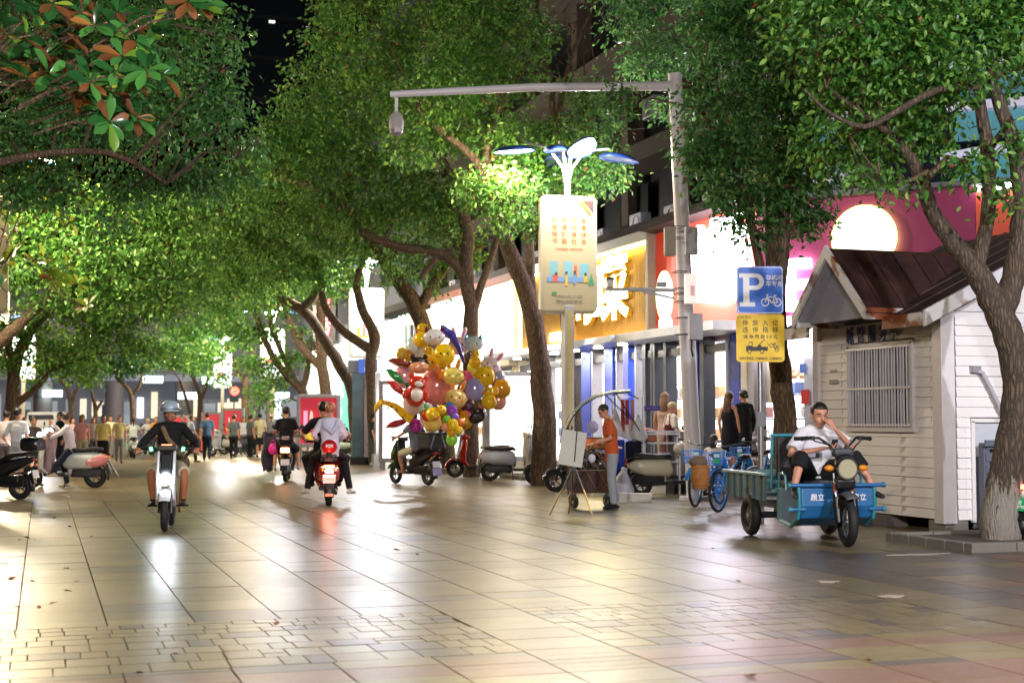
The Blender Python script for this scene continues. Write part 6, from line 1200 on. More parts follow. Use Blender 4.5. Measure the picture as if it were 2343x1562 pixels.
# every balloon is a thing of its own
BX = l; DB = (Vector((BX.x, BX.y, 0))-Vector((0,0,0))).length
def foil(h, r=.12): return mat('foil_'+h, c3(h), r, metal=.12, var=.04, coat=.9, bump=.12, bscale=9)
eyem = mat('balloon_black', c3('1a1416'), .3); beak = foil('e88a20')
def bal(label, px, py, dd, kind, cols, s=.3, rot=0, roll=0):
    d0 = (camo.rotation_euler.to_matrix().transposed()@(Vector((BX.x,BX.y,0))-Vector((0,0,CH)))).z*-1
    loc = P(px+(px-1015)*.06, py+(py-880)*.04, d0+dd); s = s*1.17; t = thing('balloon', label, 'balloon', loc, -PSI+R(rot), 'foil balloons bunched above the scooter')
    t.rotation_euler = (0, R(roll), -PSI+R(rot)); m0 = foil(cols[0]); m1 = foil(cols[1]) if len(cols) > 1 else m0; q = s
    if kind == 'oval': B().ell((0,0,0), (q,q*.55,q*1.15), None, 22, 14).obj('body', m0, t); B().torus((0,0,0), q*.97, .006, 'y', 28, 5).obj('seam', m1, t)
    elif kind == 'duck':
        B().ell((0,0,-q*.35), (q*.62,q*.45,q*.62), None, 20, 12).obj('body', m0, t); B().ell((q*.05,0,q*.45), (q*.42,q*.36,q*.4), None, 18, 12).obj('head', m0, t); B().ell((-q*.3,-q*.3,q*.36), (q*.2,q*.16,q*.09)).obj('beak', beak, t)
        for x in (-.12,.2): B().ell((x*q,-q*.35,q*.55), (q*.05,q*.02,q*.07)).obj('eye', eyem, t)
        B().ell((q*.35,-q*.25,-q*.3), (q*.2,q*.14,q*.3)).obj('wing', m1, t)
    elif kind == 'chick':
        B().ell((0,0,0), (q*.95,q*.6,q), None, 22, 14).obj('body', m0, t); B().ell((-q*.5,-q*.45,-q*.1), (q*.22,q*.18,q*.1)).obj('beak', beak, t)
        for x in (-.25,.35): B().ell((x*q,-q*.58,q*.12), (q*.08,q*.03,q*.1)).obj('eye', eyem, t)
    elif kind == 'rabbit':
        B().ell((0,0,-q*.15), (q*.85,q*.55,q*.72), None, 20, 12).obj('head', m0, t)
        for x, a in ((-.38,-14),(.38,18)): B().ell((x*q,0,q*.82), (q*.19,q*.12,q*.5), (0,R(a),0)).obj('ear', m0, t); B().ell((x*q,-q*.1,q*.82), (q*.1,q*.05,q*.36), (0,R(a),0)).obj('inner_ear', m1, t)
        for x in (-.3,.3): B().ell((x*q,-q*.5,-q*.05), (q*.06,q*.03,q*.09)).obj('eye', eyem, t); B().ell((x*q*1.5,-q*.42,-q*.3), (q*.13,q*.04,q*.08)).obj('cheek', m1, t)
        B().ell((0,-q*.54,-q*.25), (q*.07,q*.03,q*.05)).obj('nose', m1, t)
    elif kind == 'cat':
        B().ell((0,0,0), (q*.95,q*.55,q*.72), None, 20, 12).obj('head', m0, t)
        for x in (-.6,.6): B().tube([(x*q,0,q*.4),(x*q*1.15,0,q*.95)], [q*.28,q*.03], 8).obj('ear', m1, t)
        for x in (-.4,.4): B().ell((x*q,-q*.5,-q*.02), (q*.06,q*.03,q*.09)).obj('eye', eyem, t)
        B().ell((0,-q*.55,-q*.18), (q*.08,q*.03,q*.05)).obj('nose', beak, t)
    elif kind == 'fish':
        B().tube([(-q*1.3,0,0),(-q*.8,0,.02),(-q*.1,0,0),(q*.7,0,-.01),(q*1.15,0,0)], [.01,q*.4,q*.58,q*.42,q*.08], 16, flat=.7, up=(0,0,1)).obj('body', m0, t)
        B().ell((-q*.1,-q*.12,-q*.2), (q*.7,q*.25,q*.2)).obj('belly', foil('d8dce6'), t); B().prism([(q*1.1,0),(q*1.6,q*.4),(q*1.6,-q*.4)], .03, fr((0,.015,0),(1,0,0),(0,0,1))).obj('tail_fin', m1, t); B().ell((-q*.2,-q*.38,0), (q*.4,q*.06,q*.1)).obj('stripe', m1, t)
    elif kind == 'giraffe':
        B().tube([(q*1.2,0,-q*1.0),(q*.5,0,-q*.55),(-.1*q,0,-.05*q),(-q*.7,0,q*.18),(-q*1.05,0,q*.2)], [q*.42,q*.36,q*.24,q*.18,q*.17], 14).obj('neck', m0, t)
        B().tube([(-q*1.0,0,q*.22),(-q*1.35,0,-.05*q),(-q*1.45,0,-q*.35)], [q*.22,q*.2,q*.13], 12, round_=True).obj('head', m0, t); B().tube([(-q*1.0,0,q*.3),(-q*.95,0,q*.6)], q*.05, 6, round_=True).obj('horn', m1, t); B().ell((-q*1.3,-q*.17,.05*q),(q*.04,q*.02,q*.05)).obj('eye', eyem, t)
        r5 = random.Random(3)
        for k in range(16): u = k/16; p = Vector((q*1.1,0,-q*.95)).lerp(Vector((-q*.9,0,q*.2)), u); rr5 = q*(.4-.24*u); a = r5.uniform(-1.1,1.1); B().ell((p.x+r5.uniform(-.05,.05),-rr5*math.cos(a)*.98,p.z+rr5*math.sin(a)), (q*.09,q*.03,q*.08)).obj('spot', m1, t)
    elif kind == 'flower':
        for k in range(6): a = 2*math.pi*k/6+.3; B().ell((math.cos(a)*q*.72,0,math.sin(a)*q*.72), (q*.42,q*.3,q*.42)).obj('petal', foil(cols[1+k%(len(cols)-1)]), t)
        B().ell((0,-q*.2,0), (q*.55,q*.3,q*.58)).obj('centre', m0, t)
        for x in (-.18,.18): B().ell((x*q,-q*.48,q*.12), (q*.05,q*.02,q*.06)).obj('eye', eyem, t)
    elif kind == 'child':
        B().ell((0,0,0), (q*.9,q*.6,q*.7), None, 20, 12).obj('face', m0, t); B().ell((0,.03,q*.3), (q*.98,q*.62,q*.62)).obj('hair', eyem, t)
        for x in (-.6,.6): B().ell((x*q,0,q*.95), (q*.24,q*.2,q*.24)).obj('hair_bun', eyem, t)
        for x in (-.35,.35): B().ell((x*q,-q*.58,-q*.08), (q*.09,q*.03,q*.1)).obj('eye', mat('bal_white', c3('e8e8e8')), t); B().ell((x*q,-q*.61,-q*.08), (q*.045,q*.03,q*.06)).obj('pupil', eyem, t)
    elif kind == 'bear':
        B().ell((0,0,q*.45), (q*.62,q*.5,q*.5)).obj('head', m0, t); B().ell((0,0,-q*.45), (q*.68,q*.5,q*.75)).obj('body', m0, t); B().ell((0,-q*.3,-q*.4), (q*.45,q*.28,q*.5)).obj('belly', m1, t)
        for x in (-.5,.5): B().ell((x*q,0,q*.85), (q*.2,q*.14,q*.2)).obj('ear', m0, t); B().ell((x*q*1.4,-.05,-q*.4), (q*.24,q*.2,q*.42),(0,R(20 if x<0 else -20),0)).obj('arm', m0, t); B().ell((x*q*.45,-q*.46,q*.55), (q*.07,q*.04,q*.08)).obj('eye', eyem, t)
        B().ell((0,-q*.45,q*.35), (q*.3,q*.2,q*.2)).obj('muzzle', m1, t)
    elif kind == 'cape':
        B().tube([(-q*1.1,0,q*.6),(-q*.4,0,q*.3),(q*.3,0,-q*.2),(q*.9,0,-q*1.0)], [q*.2,q*.42,q*.36,q*.16], 14, flat=.6).obj('body', m0, t); B().ell((-q*.5,-.03,q*.2),(q*.35,q*.2,q*.2)).obj('stripe', m1, t)
    tail_ = Vector((0,0,-s*.9)); return t
Y1, Y2, OR, WH, PK, BL, PU, GR, RE, LY = 'f2c414', 'e8a818', 'e87a1c', 'e0dce4', 'e08aa4', '3a6ad0', '8a62c0', '1f8a44', 'd02a20', 'e8d468'
for a in [
 ('yellow duck balloon at the very top of the bunch',968,770,.0,'duck',[Y1,Y2],.26),('white cat head balloon with dark red ears near the top',995,775,-.2,'cat',[WH,'6a1422'],.22,10),
 ('white balloon with teal base behind the top duck',955,798,.25,'oval',['d0dce4',BL],.2),('violet blue streamer shaped balloon below the cat head',1040,785,.0,'cape',['3a2aa8',PU],.32,0,20),
 ('cream rabbit balloon with lilac ears behind the cat head',1048,790,.2,'rabbit',['e6c8c0','c88ad0'],.25),('pale blue and white balloon with bow at the upper edge',1080,790,.1,'cat',['d8e4ee','3a9ad0'],.2,-10),
 ('pink eared white rabbit balloon at the outer edge',1118,835,.1,'rabbit',['e4d0d8',PK],.23,0,25),('small golden swirl balloon topping the reddish fish',925,812,.1,'oval',['c8a23a',Y2],.11,0,10),
 ('reddish brown parrot coloured balloon with blue eye',922,832,-.05,'fish',['8a3428',BL],.2,0,10),('orange yellow balloon behind the child face',942,815,.2,'chick',[Y2],.13),
 ('child face balloon with black hair buns',962,840,-.5,'child',['e8a078'],.2,10),('small yellow duck balloon above the big chick',982,815,-.1,'duck',[Y1,Y2],.2),
 ('big round yellow chick balloon in the middle',1016,815,-.45,'chick',[Y1],.22),('yellow chick balloon under the small duck',985,832,-.15,'chick',[Y2],.16),
 ('dark green pointed balloon at the outer side',912,862,.0,'fish',[GR,'0f5a2c'],.19,0,35),('yellow duck balloon beside the pink eared rabbit',1083,822,-.1,'duck',[Y1,Y2],.19),
 ('lime printed round balloon with small picture',1082,845,.0,'oval',['d8d850','7a9a50'],.15),('bright yellow chick balloon with dark eye',1104,862,-.35,'chick',[Y1],.2),
 ('cream yellow rabbit balloon facing forward',1036,858,-.5,'rabbit',[LY,OR],.24),('hot pink round balloon between the rabbits',1062,868,-.3,'oval',['d84a7a',PK],.15),
 ('lilac oval balloon next to the cream rabbit',1083,890,-.4,'oval',['a49ad8',PU],.19),('grey lilac balloon behind the yellow chick',1130,866,.1,'oval',['9a92b0',PU],.16),
 ('amber pineapple like balloon at the outer edge',1142,888,-.1,'oval',['d89a1c','8a6a14'],.16,0,-30),('small golden ball balloon by the pineapple shape',1124,894,-.3,'oval',[Y2],.09),
 ('pink oval balloon behind the red bear',930,862,.1,'oval',['e0a0b0',PK],.2),('big pink glossy oval balloon in the centre',1000,885,-.25,'oval',['e88a8a','b84a5a'],.3),
 ('red bear balloon with white belly in front',957,890,-.8,'bear',['c8321c','e8dcd8'],.27,15,10),('small tiger orange balloon over the pink oval',1008,858,-.5,'oval',[OR,'3a2a1a'],.1),
 ('cream rabbit balloon with smiling face lower down',1042,906,-.6,'rabbit',['ecc878',OR],.25,0,8),('peach balloon behind the yellow duck',1133,915,.0,'oval',['d89a80',OR],.16),
 ('yellow duck balloon on the outer lower side',1112,908,-.4,'duck',[Y1,Y2],.24,0,-5),('red white and blue fish balloon pointing outward',915,888,-.6,'fish',['c82a30',BL],.18,0,35),
 ('giraffe balloon with brown spots stretching outward',912,925,-.5,'giraffe',['f0c020','7a4a14'],.26),('white and brown puppy balloon under the red bear',950,920,-.55,'oval',['e0c4c0','8a5a4a'],.2),
 ('blue and red fish balloon near the seller arm',915,965,-.4,'fish',['b82a38','2a52b8'],.18,0,-20),('violet magenta foil balloon under the giraffe',955,970,-.3,'oval',['b02a9a',PU],.12),
 ('flower balloon with orange and violet petals on the lower side',1035,968,-.9,'flower',[Y1,OR,PU,'7ac83a','e89a70',Y2,Y1],.2),('small duck balloon lying over coloured petals',1000,940,-1.0,'duck',[Y1,OR],.22,0,60),
 ('yellow polka dot balloon at the bottom',990,960,-.6,'oval',['e8c060',OR],.18),('red orange small balloon at the bottom',978,948,-.9,'oval',[RE],.09),
 ('blue small balloon under the smiling rabbit',1030,928,-.7,'oval',['3a8ad0'],.09),('violet small balloon under the smiling rabbit',1033,938,-.85,'oval',['8a3ab0'],.1),
 ('black and pink balloon with tail at the lower side',1088,948,-.3,'cat',['1c1418','e06a9a'],.2,20,-30),('dark red striped balloon behind the black one',1068,928,-.1,'oval',['6a2a5a',PK],.13),
 ('green printed balloon beside the black one',1092,925,-.2,'oval',['5a7a3a',LY],.11),('golden yellow balloon filling the lower middle',1020,945,-.4,'oval',['e0a818',Y1],.16),
 ('lime green small balloon at the bottom of the flower',1033,1000,-.8,'oval',['8ad03a'],.11),('amber balloon behind the flower petals',1060,958,-.3,'oval',['d89a14',Y2],.16),
 ('green balloon half behind the little duck',972,935,-.5,'oval',['4aa02a'],.11),('teal and navy balloon behind the centre',1010,915,.3,'oval',['2a5a8a',BL],.2),
 ('yellow orange chick balloon behind the centre',1050,930,.1,'chick',[Y2],.2),('magenta oval balloon behind the lilac one',1060,895,.2,'oval',['c84a8a',PK],.16),('warm yellow duck deep inside the bunch',1010,850,.2,'duck',[Y1,Y2],.22)]:
    bal(*a)
stx = thing('balloon_strings', 'thin white strings gathered from the balloons down to the scooter', 'strings', local(l, zb_, (0,-.7,1.15)))
for (px, py) in ((968,800),(1016,840),(1100,880),(930,880),(960,920),(1040,930),(1090,940),(1130,900),(915,930),(1033,980),(1060,870),(995,800)):
    e = P(px, py, 33.2)-stx.location; B().tube([(0,0,0), e*.5+V(0,0,-.05), e], .004, 4).obj('string', mat('string_white', c3('c8c8c8')), stx)
# ------------------------------------------------------------------ scooters and bicycles parked on the shop side
for (px, py, a, c, acc, st, lb) in ((1020,1076,-70,'2e3644',None,'sport','dark blue grey scooter parked across behind the balloon seller'),(1100,1092,96,'a81c1c',None,'retro','red scooter whose front wheel shows beside the beige post'),
    (1178,1100,-84,'aab0bc',None,'retro','silver scooter with orange badge parked beside the leaning tree'),(1290,1110,80,'1c1c20',None,'retro','black scooter half hidden behind the folding trolley'),(1420,1098,-80,'1a3a9a',None,'retro','deep blue scooter parked behind the boy'),
    (1535,1135,-78,'cfc9b4',None,'retro','cream scooter with black trim and hanging helmet next to the camera pole'),(1690,1120,-60,'b8b4c4',None,'retro','lilac white scooter parked behind the blue bicycles'),(1755,1118,-50,'c8b0a8',None,'retro','pale scooter behind the sign post'),
    (1650,1100,-60,'cfcfd8',None,'retro','white scooter further back behind the shared bicycles'),(1870,1105,-100,'26282e',None,'sport','black scooter with mirror seen behind the seated man'),(1830,1085,-75,'3a3c48',None,'sport','grey scooter in the row before the magenta shop'),(1920,1080,-80,'8a2a2a',None,'retro','dark red scooter in the row before the magenta shop')):
    q = G(px, py); s9 = scooter(lb, q, R(a)-PSI, c, acc, st, group='scooters parked along the shops', cover='b8b0a0' if 'silver' in lb else None)
    if 'cream scooter with black' in lb:
        B().loft([((0,.0,.7),.06,.03),((0,-.2,.72),.19,.03),((0,-.6,.73),.19,.03),((0,-.84,.7),.05,.02)], 16, 2.5).obj('trim', blk, s9); text('Nicety', .1, 'lettering', mat('script_grey', c3('6a6a68')), s9, fr((-.2,-.35,.55),(0,-1,0),(0,0,1)), .002); B().ell((-.2,-.35,.55),(.004,.16,.06)).obj('badge', mat('script_pale', c3('c8c0a0')), s9)
        hm = thing('helmet', 'pale helmet hanging from the handlebar of the cream scooter', 'helmet', local(q, R(a)-PSI, (-.33,.3,.88))); hb = B(); hb.ell((0,0,0),(.13,.15,.13),(R(40),R(50),0),20,14); hb.obj('shell', paint('b0a89c'), hm)
    if 'silver' in lb: B().prism([(math.cos(i*math.pi/8)*.07, math.sin(i*math.pi/8)*.07) for i in range(16)], .005, fr((-.2,-.45,.56),(0,-1,0),(0,0,1))).obj('badge', mat('badge_orange', c3('d86a3a')), s9, False)
def bicycle(label, loc, rz, steer=.0, group='blue shared bicycles'):
    t = thing('bicycle', label, 'bicycle', loc, rz, group); bp = paint('1f7ad0', .3); gy = mat('bike_grey', c3('3a4048'), .4)
    for y, yw in ((.52,steer),(-.5,0)): wheel(t, y, .32, .024, spokes=20, rimc=bp if y > 0 else gy, yaw=yw)
    B().tube([(0,.36,.82),(0,.2,.5),(0,-.05,.3)], .04, 10).tube([(0,-.05,.3),(0,-.2,.75)], .025, 8).tube([(-.05,-.5,.32),(-.04,-.1,.32)], .018, 6).tube([(0,-.18,.62),(-.05,-.5,.32)], .015, 6).tube([(0,-.18,.62),(.05,-.5,.32)], .015, 6).obj('frame', bp, t)
    B().tube([(0,.33,.95),(0,.38,.75),(0,.40,.66)], .022, 8).tube([(-.05,.40,.66),(-.05,.52,.32)], .016, 6).tube([(.05,.40,.66),(.05,.52,.32)], .016, 6).obj('fork', bp, t)
    arcsheet(.52, .32, .36, 20, 150, .035, bp, t, 'front_mudguard'); arcsheet(-.5, .32, .36, 30, 170, .035, gy, t, 'rear_mudguard')
    B().tube([(-.28,.15,1.06),(-.2,.28,1.04),(0,.33,1.0),(.2,.28,1.04),(.28,.15,1.06)], .013, 8).obj('handlebar', gy, t)
    for s_ in (-1,1): B().tube([(s_*.26,.19,1.055),(s_*.3,.1,1.07)], .02, 8).obj('grip', blk, t)
    bk_ = B()
    for z, a in ((.72,.13),(.8,.15),(.92,.17)): bk_.tube([(-a,.42,z),(a,.42,z),(a,.66,z),(-a,.66,z),(-a,.42,z)], .007, 5)
    for k in range(9): x = -.15+.0375*k; bk_.tube([(x*.85,.66,.72),(x*1.12,.67,.92)], .005, 4)
    for k in range(5): y = .44+.05*k; bk_.tube([(-.13,y,.72),(-.17,y,.92)], .005, 4).tube([(.13,y,.72),(.17,y,.92)], .005, 4)
    bk_.box((0,.54,.72),(.26,.24,.01)).obj('basket', bp, t); B().box((-.1,.69,.83),(.12,.01,.2)).obj('basket_plate', bp, t, False); B().box((-.1,.697,.79),(.1,.006,.07)).obj('sticker', mat('sticker_green', c3('3aa86a')), t, False); B().box((-.1,.697,.87),(.1,.006,.05)).obj('sticker', mat('sticker_white', c3('cfe0ea')), t, False)
    B().ell((0,-.24,.84),(.08,.13,.04)).obj('saddle', blk, t); B().tube([(0,-.2,.75),(0,-.22,.82)], .016, 6).obj('seat_post', gy, t)
    B().torus((.05,-.05,.3), .09, .01, 'x', 16, 5).tube([(-.1,-.05,.18),(-.1,-.05,.3),(.1,-.05,.3),(.1,-.05,.42)], .01, 5).obj('crank', gy, t); B().box((0,-.38,.56),(.16,.3,.12)).obj('battery_box', gy, t, False, bev=.02)
    return t
b1 = G(1592, 1160); bicycle('blue shared bicycle beside the camera pole with a wicker basket bag in front', local(b1, facing(b1, -24), (0,-.5,0)), facing(b1, -24), .1)
b2 = G(1645, 1172); bicycle('blue shared bicycle nearer to the tricycle with an empty front basket', local(b2, facing(b2, -34), (0,-.5,0)), facing(b2, -34), .15)
b3 = G(1700, 1140); bicycle('blue shared bicycle mostly hidden behind the tricycle bed', local(b3, facing(b3, -40), (0,-.5,0)), facing(b3, -40), .1)
wk = thing('wicker_basket', 'brown wicker basket hanging in front of the blue bicycle', 'basket', G(1600, 1160)+V(0,0,0)); wk.location = P(1602, 1095, 20.4)
wm = mat('wicker', c3('9a6430'), .7, var=.3, scale=30, bump=.8, bscale=50); B().tube([(0,0,.2),(0,0,.08),(0,0,-.1),(0,0,-.14)], [.13,.14,.125,.1], 20).obj('woven_body', wm, wk); 
for z in (-.08,0,.08,.16): B().torus((0,0,z), .136, .006, 'z', 24, 5).obj('rib', wm, wk)
B().tube([(0,0,-.141),(0,0,-.146)], .11, 20).obj('base', mat('wicker_dark', c3('8a5426'), .7), wk); B().tube([(-.1,0,.2),(-.08,0,.32),(.08,0,.32),(.1,0,.2)], .012, 6).obj('handle', wm, wk); B().ell((-.03,0,.24),(.14,.12,.08)).obj('cloth_cover', cloth('6a5c50'), wk)
# ------------------------------------------------------------------ women and stall near the shops
def whoz(label, px, py_head, d, h, face, **k):
    l = GD(px, d, .0); l.z = k.pop('z', 0); return person(label, l, facing(l, face), h, **k)
whoz('woman with long brown hair in black dress looking into the lit shop', 1668, 903, 27.5, 1.62, 150, z=.3, top='1c1d24', sleeve='tank', bot='1a1a22', legs='skirt', hair='5a3a28', hs='long', female=True, skin='d8a080')
whoz('woman with tied hair and loose black shirt looking into the lit shop', 1703, 897, 27.5, 1.64, 215, z=.32, top='26282c', sleeve='long', bot='2a3040', hair='1a1414', hs='bun', female=True, toplen=.14)
whoz('person in white crouching in front of the woman in black dress', 1636, 985, 26, 1.5, 160, z=-.05, top='d8d0cc', bot='c8b8b0', hair='2a2020', hs='bob', female=True, pose=dict(pel=V(0,-.1,.55), kL=V(-.15,.3,.6), kR=V(.15,.3,.6), aL=V(-.15,.2,.1), aR=V(.15,.2,.1)))
whoz('woman with long light brown hair behind the food stall keeper', 1521, 900, 29, 1.64, 160, z=.3, top='c8a898', sleeve='tank', bot='c8b0a0', hair='7a5a40', hs='long', female=True)
sk_, J = whoz('food stall keeper with beige sun hat, white top and dark red apron', 1536, 915, 28, 1.6, 120, z=.14, top='d8cfc8', sleeve='short', bot='4a2028', hair='4a3020', hs='cap', female=True, skin='c88a78')
B().tube([J['pel']+V(0,0,-.25), J['pel']+V(0,0,.1), J['ch']+V(0,0,.0)], [.19,.185,.165], 14, flat=.8, up=(0,1,0)).obj('apron', cloth('5a1c28'), sk_)
for s_ in (-1,1): B().tube([J['ch']+V(s_*.1,-.1,0), J['nk']+V(s_*.06,-.07,0)], .014, 5).obj('apron_strap', cloth('8a1c28'), sk_)
fc = thing('food_cart', 'steel frame food cart with trays between the cream scooter and the shop', 'food cart', GD(1500, 27.4), -PSI)
for x in (-.42,.42):
    for y in (-.25,.25): B().tube([(x,y,0),(x,y,1.28 if y < 0 else 1.25)], .02, 6).obj('leg', steel, fc)
for z in (.62,.98,1.15): B().box((0,0,z),(.9,.54,.03)).obj('shelf', steel, fc, False)
B().box((0,-.27,1.2),(.9,.02,.03)).obj('rail', steel, fc, False); B().box((-.2,0,1.06),(.4,.4,.12)).obj('tray', mat('meat_tray', c3('a05a34'), .5), fc, False, bev=.02); B().ell((-.2,0,1.2),(.2,.16,.07)).obj('food', mat('fried_food', c3('9a4a24'), .5, bump=.8, bscale=30), fc)
drm = thing('steel_barrel', 'brushed steel barrel next to the food cart', 'barrel', GD(1552, 27.6), 0); B().tube([(0,0,.35),(0,0,.9),(0,0,1.18)], [.22,.23,.23], 24).obj('barrel_body', steel, drm); B().torus((0,0,1.18), .23, .015, 'z', 24, 6).obj('rim', chrome, drm); B().box((0,0,.18),(.36,.36,.36)).obj('stand', darkf, drm, False)
rk = thing('hanging_rack', 'tall rack hung with red trimmed cloths and white plastic bags behind the boy', 'rack', GD(1437, 26.6), -PSI)
B().tube([(-.28,0,0),(-.28,0,1.85),(.28,0,1.85),(.28,0,0)], .018, 6).obj('rack_frame', steel, rk)
for x, z, r_, c in ((-.24,1.3,.15,'d8d8e4'),(.18,1.2,.17,'d0d0dc'),(-.02,1.22,.12,'c8c8d8')): B().tube([(x,0,z+.32),(x,.0,z+.1),(x+.02,0,z-.1),(x,0,z-.16)], [.02,r_*.7,r_,r_*.8], 10, flat=.6).obj('plastic_bag', mat('bag_'+c, c3(c), .35, bump=.6, bscale=12), rk)
for x in (-.1,-.02,.08): B().box((x,-.03,1.5),(.07,.03,.6)).obj('hanging_cloth', cloth('a04a50' if x < 0 else 'b88a88'), rk, False)
B().box((-.22,.0,.7),(.3,.25,.7)).obj('blue_cloth', cloth('2238a0'), rk, False, bev=.03); B().box((.1,0,.75),(.3,.2,.55)).obj('black_bag', cloth('1a1c30'), rk, False, bev=.04)
bn = thing('small_banner', 'short blue banner with small orange and white letters near the shop door', 'sign', P(1492, 934, 28), -PSI); B().box((0,0,0),(.3,.02,.1)).obj('banner', mat('banner_blue', c3('2a3ca8')), bn, False); text('OLA BEER', .05, 'lettering', mat('banner_orange', c3('e89a3a')), bn, fr((0,-.012,0),(1,0,0),(0,0,1)), .001)
# ------------------------------------------------------------------ boy, folding trolley, board on tripod, canopy scooter
lb_ = G(1400, 1165); zb2 = R(90)-PSI+R(6)
BY = dict(eL=V(-.2,.06,1.16), wL=V(-.14,.32,1.08), eR=V(.2,.05,1.16), wR=V(.12,.3,1.06), lean=V(0,.04,0), neck=V(0,.05,1.46), head=V(0,.12,1.6), kL=V(-.08,.02,.5), kR=V(.09,-.02,.5))
by, J = person('boy in rust orange t-shirt and grey sweatpants bending over the trolley table', lb_, zb2, 1.64, 'b8846a', '1c1614', 'crew', 'b4532c', 'short', '8f949c', 'long', '17171a', BY, hp=R(-38), fine=True, toplen=.16, curl=(.9,.9), palm=(V(.3,0,-1),V(-.3,0,-1)))
B().tube([J['pel']+V(.165,.02,-.02), J['pel']+V(.185,.03,-.4)], .026, 8, flat=.3).obj('side_stripe', cloth('1a1a20'), by)
tr_l = G(1350, 1160); tw_ = thing('folding_trolley', 'brown fabric folding wagon with crossed lattice frame and a board on top', 'trolley', tr_l, -PSI+R(4)); brf = cloth('5a4238'); 
B().box((0,0,.42),(.62,.44,.36)).obj('fabric_body', brf, tw_, False, bev=.03)
brm = mat('bronze_tube', c3('6a5244'), .4, metal=.4)
for y in (-.235,.235):
    for k in range(3):
        x = -.31+.207*k; B().tube([(x,y,.25),(x+.207,y,.6)], .011, 5).obj('lattice_bar', brm, tw_); B().tube([(x+.207,y,.25),(x,y,.6)], .011, 5).obj('lattice_bar', brm, tw_)
        B().tube([(x,y,.62),(x+.207,y,.92)], .011, 5).obj('lattice_bar', brm, tw_); B().tube([(x+.207,y,.62),(x,y,.92)], .011, 5).obj('lattice_bar', brm, tw_)
for x in (-.33,.33):
    for y in (-.24,.24): B().tube([(x,y,.2),(x,y,.95)], .016, 6).obj('post', brm, tw_)
for x in (-.27,.3):
    for y in (-.22,.22): wheel(tw_, y, .1, .032, x=x, spokes=6, yaw=.3, nm='wheel'); B().tube([(x,y,.12),(x,y,.25)], .02, 6).obj('caster_fork', darkf, tw_)
B().box((.02,0,.965),(.95,.5,.03)).obj('table_board', mat('yellow_board', c3('c8b070'), .5), tw_, False, bev=.005)
def item(nm, lab, cat, off, build): o = thing(nm, lab, cat, local(tr_l, -PSI+R(4), off), -PSI+R(4)); build(o); return o
item('orange_tray', 'orange box with dark lid on the trolley board', 'box', (.03,-.05,.98), lambda o: (B().box((0,0,.07),(.28,.2,.13)).obj('body', mat('orange_plastic', c3('d8701c'), .4), o, False, bev=.01), B().box((0,0,.145),(.3,.22,.02)).obj('lid', darkf, o, False)))
item('keychain', 'small white star charm hanging from the trolley board', 'charm', (.0,-.27,.8), lambda o: (B().ell((0,0,0),(.06,.02,.07)).obj('body', mat('charm_white', c3('d8d8e0')), o), B().tube([(0,0,.06),(0,0,.2)], .005, 4).obj('string', darkf, o)))
item('round_mirror', 'round translucent disc on a stick standing on the trolley', 'mirror', (.05,.02,.98), lambda o: (B().tube([(0,0,0),(0,0,.24)], .006, 5).obj('stem', steel, o), B().tube([(0,-.005,.32),(0,.005,.32)], .1, 20).obj('disc', mat('disc_lilac', c3('a8a8d0'), .2), o)))
for k, (x, c) in enumerate(((-.3,'c8b8a0'),(-.2,'d8d0c0'),(.28,'c0a060'),(.2,'e0d8c8'))): item('small_box', ('cream','white','tan','pale')[k]+' little box of goods on the trolley board', 'box', (x,.1*(k%2)-.05,.98), lambda o, c=c: (B().box((0,0,.03),(.09,.12,.06)).obj('body', mat('goods_'+c, c3(c)), o, False, bev=.005), B().box((0,0,.062),(.092,.122,.008)).obj('lid', mat('goods_lid', c3('b89a70')), o, False)))
el = G(1310, 1180); es = thing('display_board', 'white display board on a thin black and gold tripod at the edge of the trolley', 'display board', el, -PSI)
top = V(0,0,.92); gld = mat('tripod_gold', c3('9a7a4c'), .3, metal=.8)
for (x, y) in ((-.34,-.1),(.28,-.1),(-.05,.22)): B().tube([V(.02,0,.75), V(x*.5+.02,y*.5,.38)], .014, 6).obj('leg', darkf, es); B().tube([V(x*.5+.02,y*.5,.40), V(x,y,.02)], .010, 6).obj('leg_section', gld, es)
B().tube([V(.02,0,.5), V(.02,0,.78), V(.06,0,1.42)], .014, 6).obj('centre_post', darkf, es); B().box((.02,0,.72),(.07,.06,.14)).obj('tripod_head', darkf, es, False, bev=.01)
B().box((0,-.03,.99),(.36,.02,.52),(0,R(9),0)).obj('board', mat('board_grey_white', c3('b9b6ae'), .5), es, False, bev=.005); B().tube([V(.03,-.045,.8),V(.08,-.045,1.4)], .009, 5).obj('clip_bar', darkf, es)
cn = G(1345, 1125); cs_ = scooter('dark scooter fitted with a long arched rain canopy behind the boy', cn, R(90)-PSI+R(4), '26282e', None, 'retro', group='scooters parked along the shops')
a_ = lambda px, py, o=0: (Matrix.Rotation(-(R(90)-PSI+R(4)), 3, 'Z')@(P(px, py, 24.6)-cn))
arcp = [(1284,1020),(1290,985),(1308,950),(1332,925),(1362,908),(1400,900),(1440,897)]
for o in (-.3,.3):
    B().tube([a_(*p)+V(o,0,0) for p in arcp], .012, 6).obj('canopy_rail', blk, cs_)
b = B(); vs = []
for p in arcp:
    c = a_(*p)
    for k in range(5): u = -1+k/2; vs.append(c+V(.3*u,0,.05*(1-u*u)))
b.raw(vs, [[i*5+k, i*5+k+1, (i+1)*5+k+1, (i+1)*5+k] for i in range(len(arcp)-1) for k in range(4)]); 
cm = mat('clear_vinyl', c3('b8c8cc'), .15, alpha=.5); b.obj('canopy_sheet', cm, cs_)
